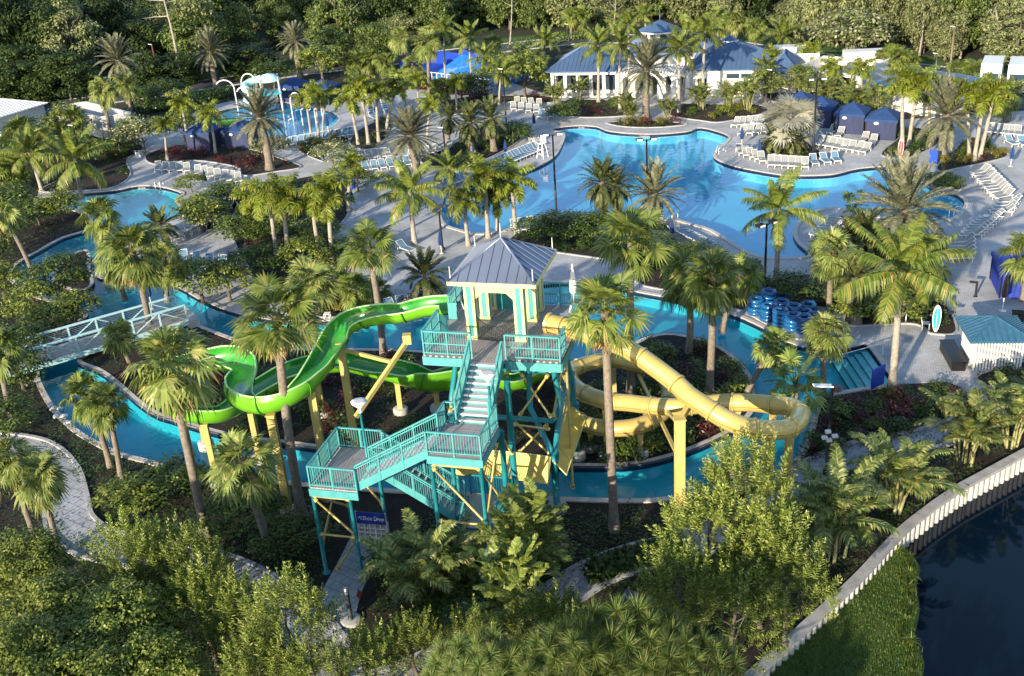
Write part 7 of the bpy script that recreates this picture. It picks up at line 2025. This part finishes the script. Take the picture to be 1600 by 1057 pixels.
ladder((1052,345), 1.9+PI, "steel handrails at the pool's near edge beside the low date palm")
ladder((1128,240), .2, "steel handrails at the peninsula's left tip")
ladder((250,292), 1.4, "steel handrails at the kids pool's upper edge")
ladder((1494,336), .3, "steel handrails at the pool's right end")
t = thing("step_rail", "steel handrail over the river entry steps", "handrail", (0,0,0)); a, b = at(1356,546), at(1393,597)
p = a.lerp(b,.25); m = MB(); m.tube([p+V((.6,.1,0)), p+V((.6,.1,.9)), p+nv*2.0+V((0,0,.35)), p+nv*2.0+V((0,0,-.8))], .035, 8); obj("rail", m, M_SILVER, t)
# shoe shelf with its sign
sb = at(585,845); sh = thing("shoe_rack", "white shoe cubby rack with a blue Shoe Drop sign beside the slab path", "shoe rack", sb, -TA+.03)
W2 = .72
m = MB(); m.box(-W2,0,0,W2,.35,.18); m.box(-W2,.31,.18,W2,.35,1.0)
for k in range(6): x = -W2+2*W2*k/5; m.box(x-.03,0,.18,x+.03,.31,1.0)
for k in range(4): z = .18+.82*k/3; m.box(-W2+.031,0.002,z-.03,W2-.031,.308,z+.03)
rk = obj("cubby_rack", m, M_WHITE, sh)
m = MB(); m.box(-W2-.05,-.05,1.03,W2+.05,.0,1.72); sg = obj("sign_panel", m, plain("sign_blue", (.012,.04,.30), .4, var=.03), sh)
m = MB(); m.box(-W2-.08,-.04,0,-W2-.03,.02,1.75); m.box(W2+.03,-.04,0,W2+.08,.02,1.75); obj("sign_post", m, M_WHITE, sh)
fc = bpy.data.curves.new("lettering", 'FONT'); fc.body = "Shoe Drop"; fc.size = .345; fc.align_x = 'LEFT'; fc.align_y = 'CENTER'; fc.extrude = .003; fc.offset = .004; fc.shear = .15; fc.materials.append(M_WHITE)
fo_ = bpy.data.objects.new("lettering_curve", fc); COL.objects.link(fo_); bpy.context.view_layer.update()
fme = bpy.data.meshes.new_from_object(fo_.evaluated_get(bpy.context.evaluated_depsgraph_get())); bpy.data.objects.remove(fo_); bpy.data.curves.remove(fc)
fo = bpy.data.objects.new("lettering", fme); COL.objects.link(fo); fo.parent = sg; fo.location = (-.44,-.056,1.37); fo.rotation_euler = (PI/2,0,0); fo.scale = (.74,1,1)
m = MB()
for off, sc in ((0,1),(.0,.7)):
    pts = [(-.66+.02*k, -.056, 1.36+off+.07*math.sin(k*.62)*(1 if sc == 1 else .0)) for k in range(11)]
    if sc == 1: m.tube(pts, .016, 5)
m.tube([(-.53+.05*math.cos(a), -.056, 1.42+.045*math.sin(a)) for a in [-.6+k*.5 for k in range(9)]], .014, 5)
obj("logo", m, M_WHITE, sg)
# bollard lamp and small red sign at the bottom path
pb = at(549,972); t = thing("bollard_lamp", "dark round bollard lamp on a concrete disc at the bottom path", "lamp", pb); m = MB(); m.tube([(0,0,.1),(0,0,1.9)], .11, 14); obj("post", m, plain("bollard_grey", (.05,.06,.065), .5), t)
m = MB(); m.lathe([(.5,-.02),(.5,.12),(.4,.16),(0,.16)], 20); obj("base", m, M_CONC, t); m = MB(); m.lathe([(.115,1.6),(.12,1.9),(0,1.95)], 14); obj("cap", m, M_SILVER, t)
t = thing("warning_sign", "small red leaning sign beside the bollard lamp", "sign", at(564,946), .4); m = MB(); m.tube([(0,0,0),(0,0,.5)], .02, 6); obj("stake", m, M_BLACK, t); m = MB(); m.add([(0,-.02,.3),(.15,-.02,.6),(0,-.02,.95),(-.15,-.02,.6),(0,.02,.3),(.15,.02,.6),(0,.02,.95),(-.15,.02,.6)], [(0,1,2,3),(7,6,5,4),(0,4,5,1),(1,5,6,2),(2,6,7,3),(3,7,4,0)]); obj("panel", m, plain("faded_red", (.22,.05,.03), .6), t)
# garden fence along the sea wall
fl = [at(x, y) for x, y in [(1262,915),(1345,838),(1420,785),(1500,735),(1600,672),(1680,625)]]
fn = thing("garden_fence", "thin black metal fence between the cane palms and the sea wall", "fence", fl[0]); o_ = fl[0]
for i in range(len(fl)-1):
    a, b = fl[i]-o_, fl[i+1]-o_; L_ = (b-a).length; n = max(1, round(L_/1.8)); m = MB()
    m.bar(a+V((0,0,1.1)), b+V((0,0,1.1)), .035, .03); m.bar(a+V((0,0,.15)), b+V((0,0,.15)), .03, .03)
    for k in range(int(L_/.14)): p = a.lerp(b, k*.14/L_); m.bar(p+V((0,0,.1)), p+V((0,0,1.12)), .014, .014)
    obj("picket_panel", m, M_BLACK, fn)
    for k in range(n): p = a.lerp(b, k/n); m = MB(); m.bar(p, p+V((0,0,1.25)), .05, .05); obj("post", m, M_BLACK, fn)
# a pipe lying in the shade at the bottom
a, b = at(978,940), at(1012,955); m = MB(); m.tube([a+V((0,0,.4)), b+V((0,0,.4))], .28, 14); tag(obj("drain_pipe", m, plain("dark_blue_pipe", (.01,.02,.05), .4)), "dark blue pipe lying in the shade above the pine", "pipe")
# grey tree uplights / white stones along the left bank
for k, (px, py) in enumerate([(93,640),(100,652),(88,652),(107,662),(84,640)]):
    m = MB(); m.lathe([(0,.22),(.16,.2),(.22,.1),(.2,-.05)], 9); o = obj("white_stone", m, M_WHITE, None, at(px,py), k); o.scale = (1.3,1,.8); tag(o, "pale round stone at the left river bank", "stone", "pale stones at the left river bank")
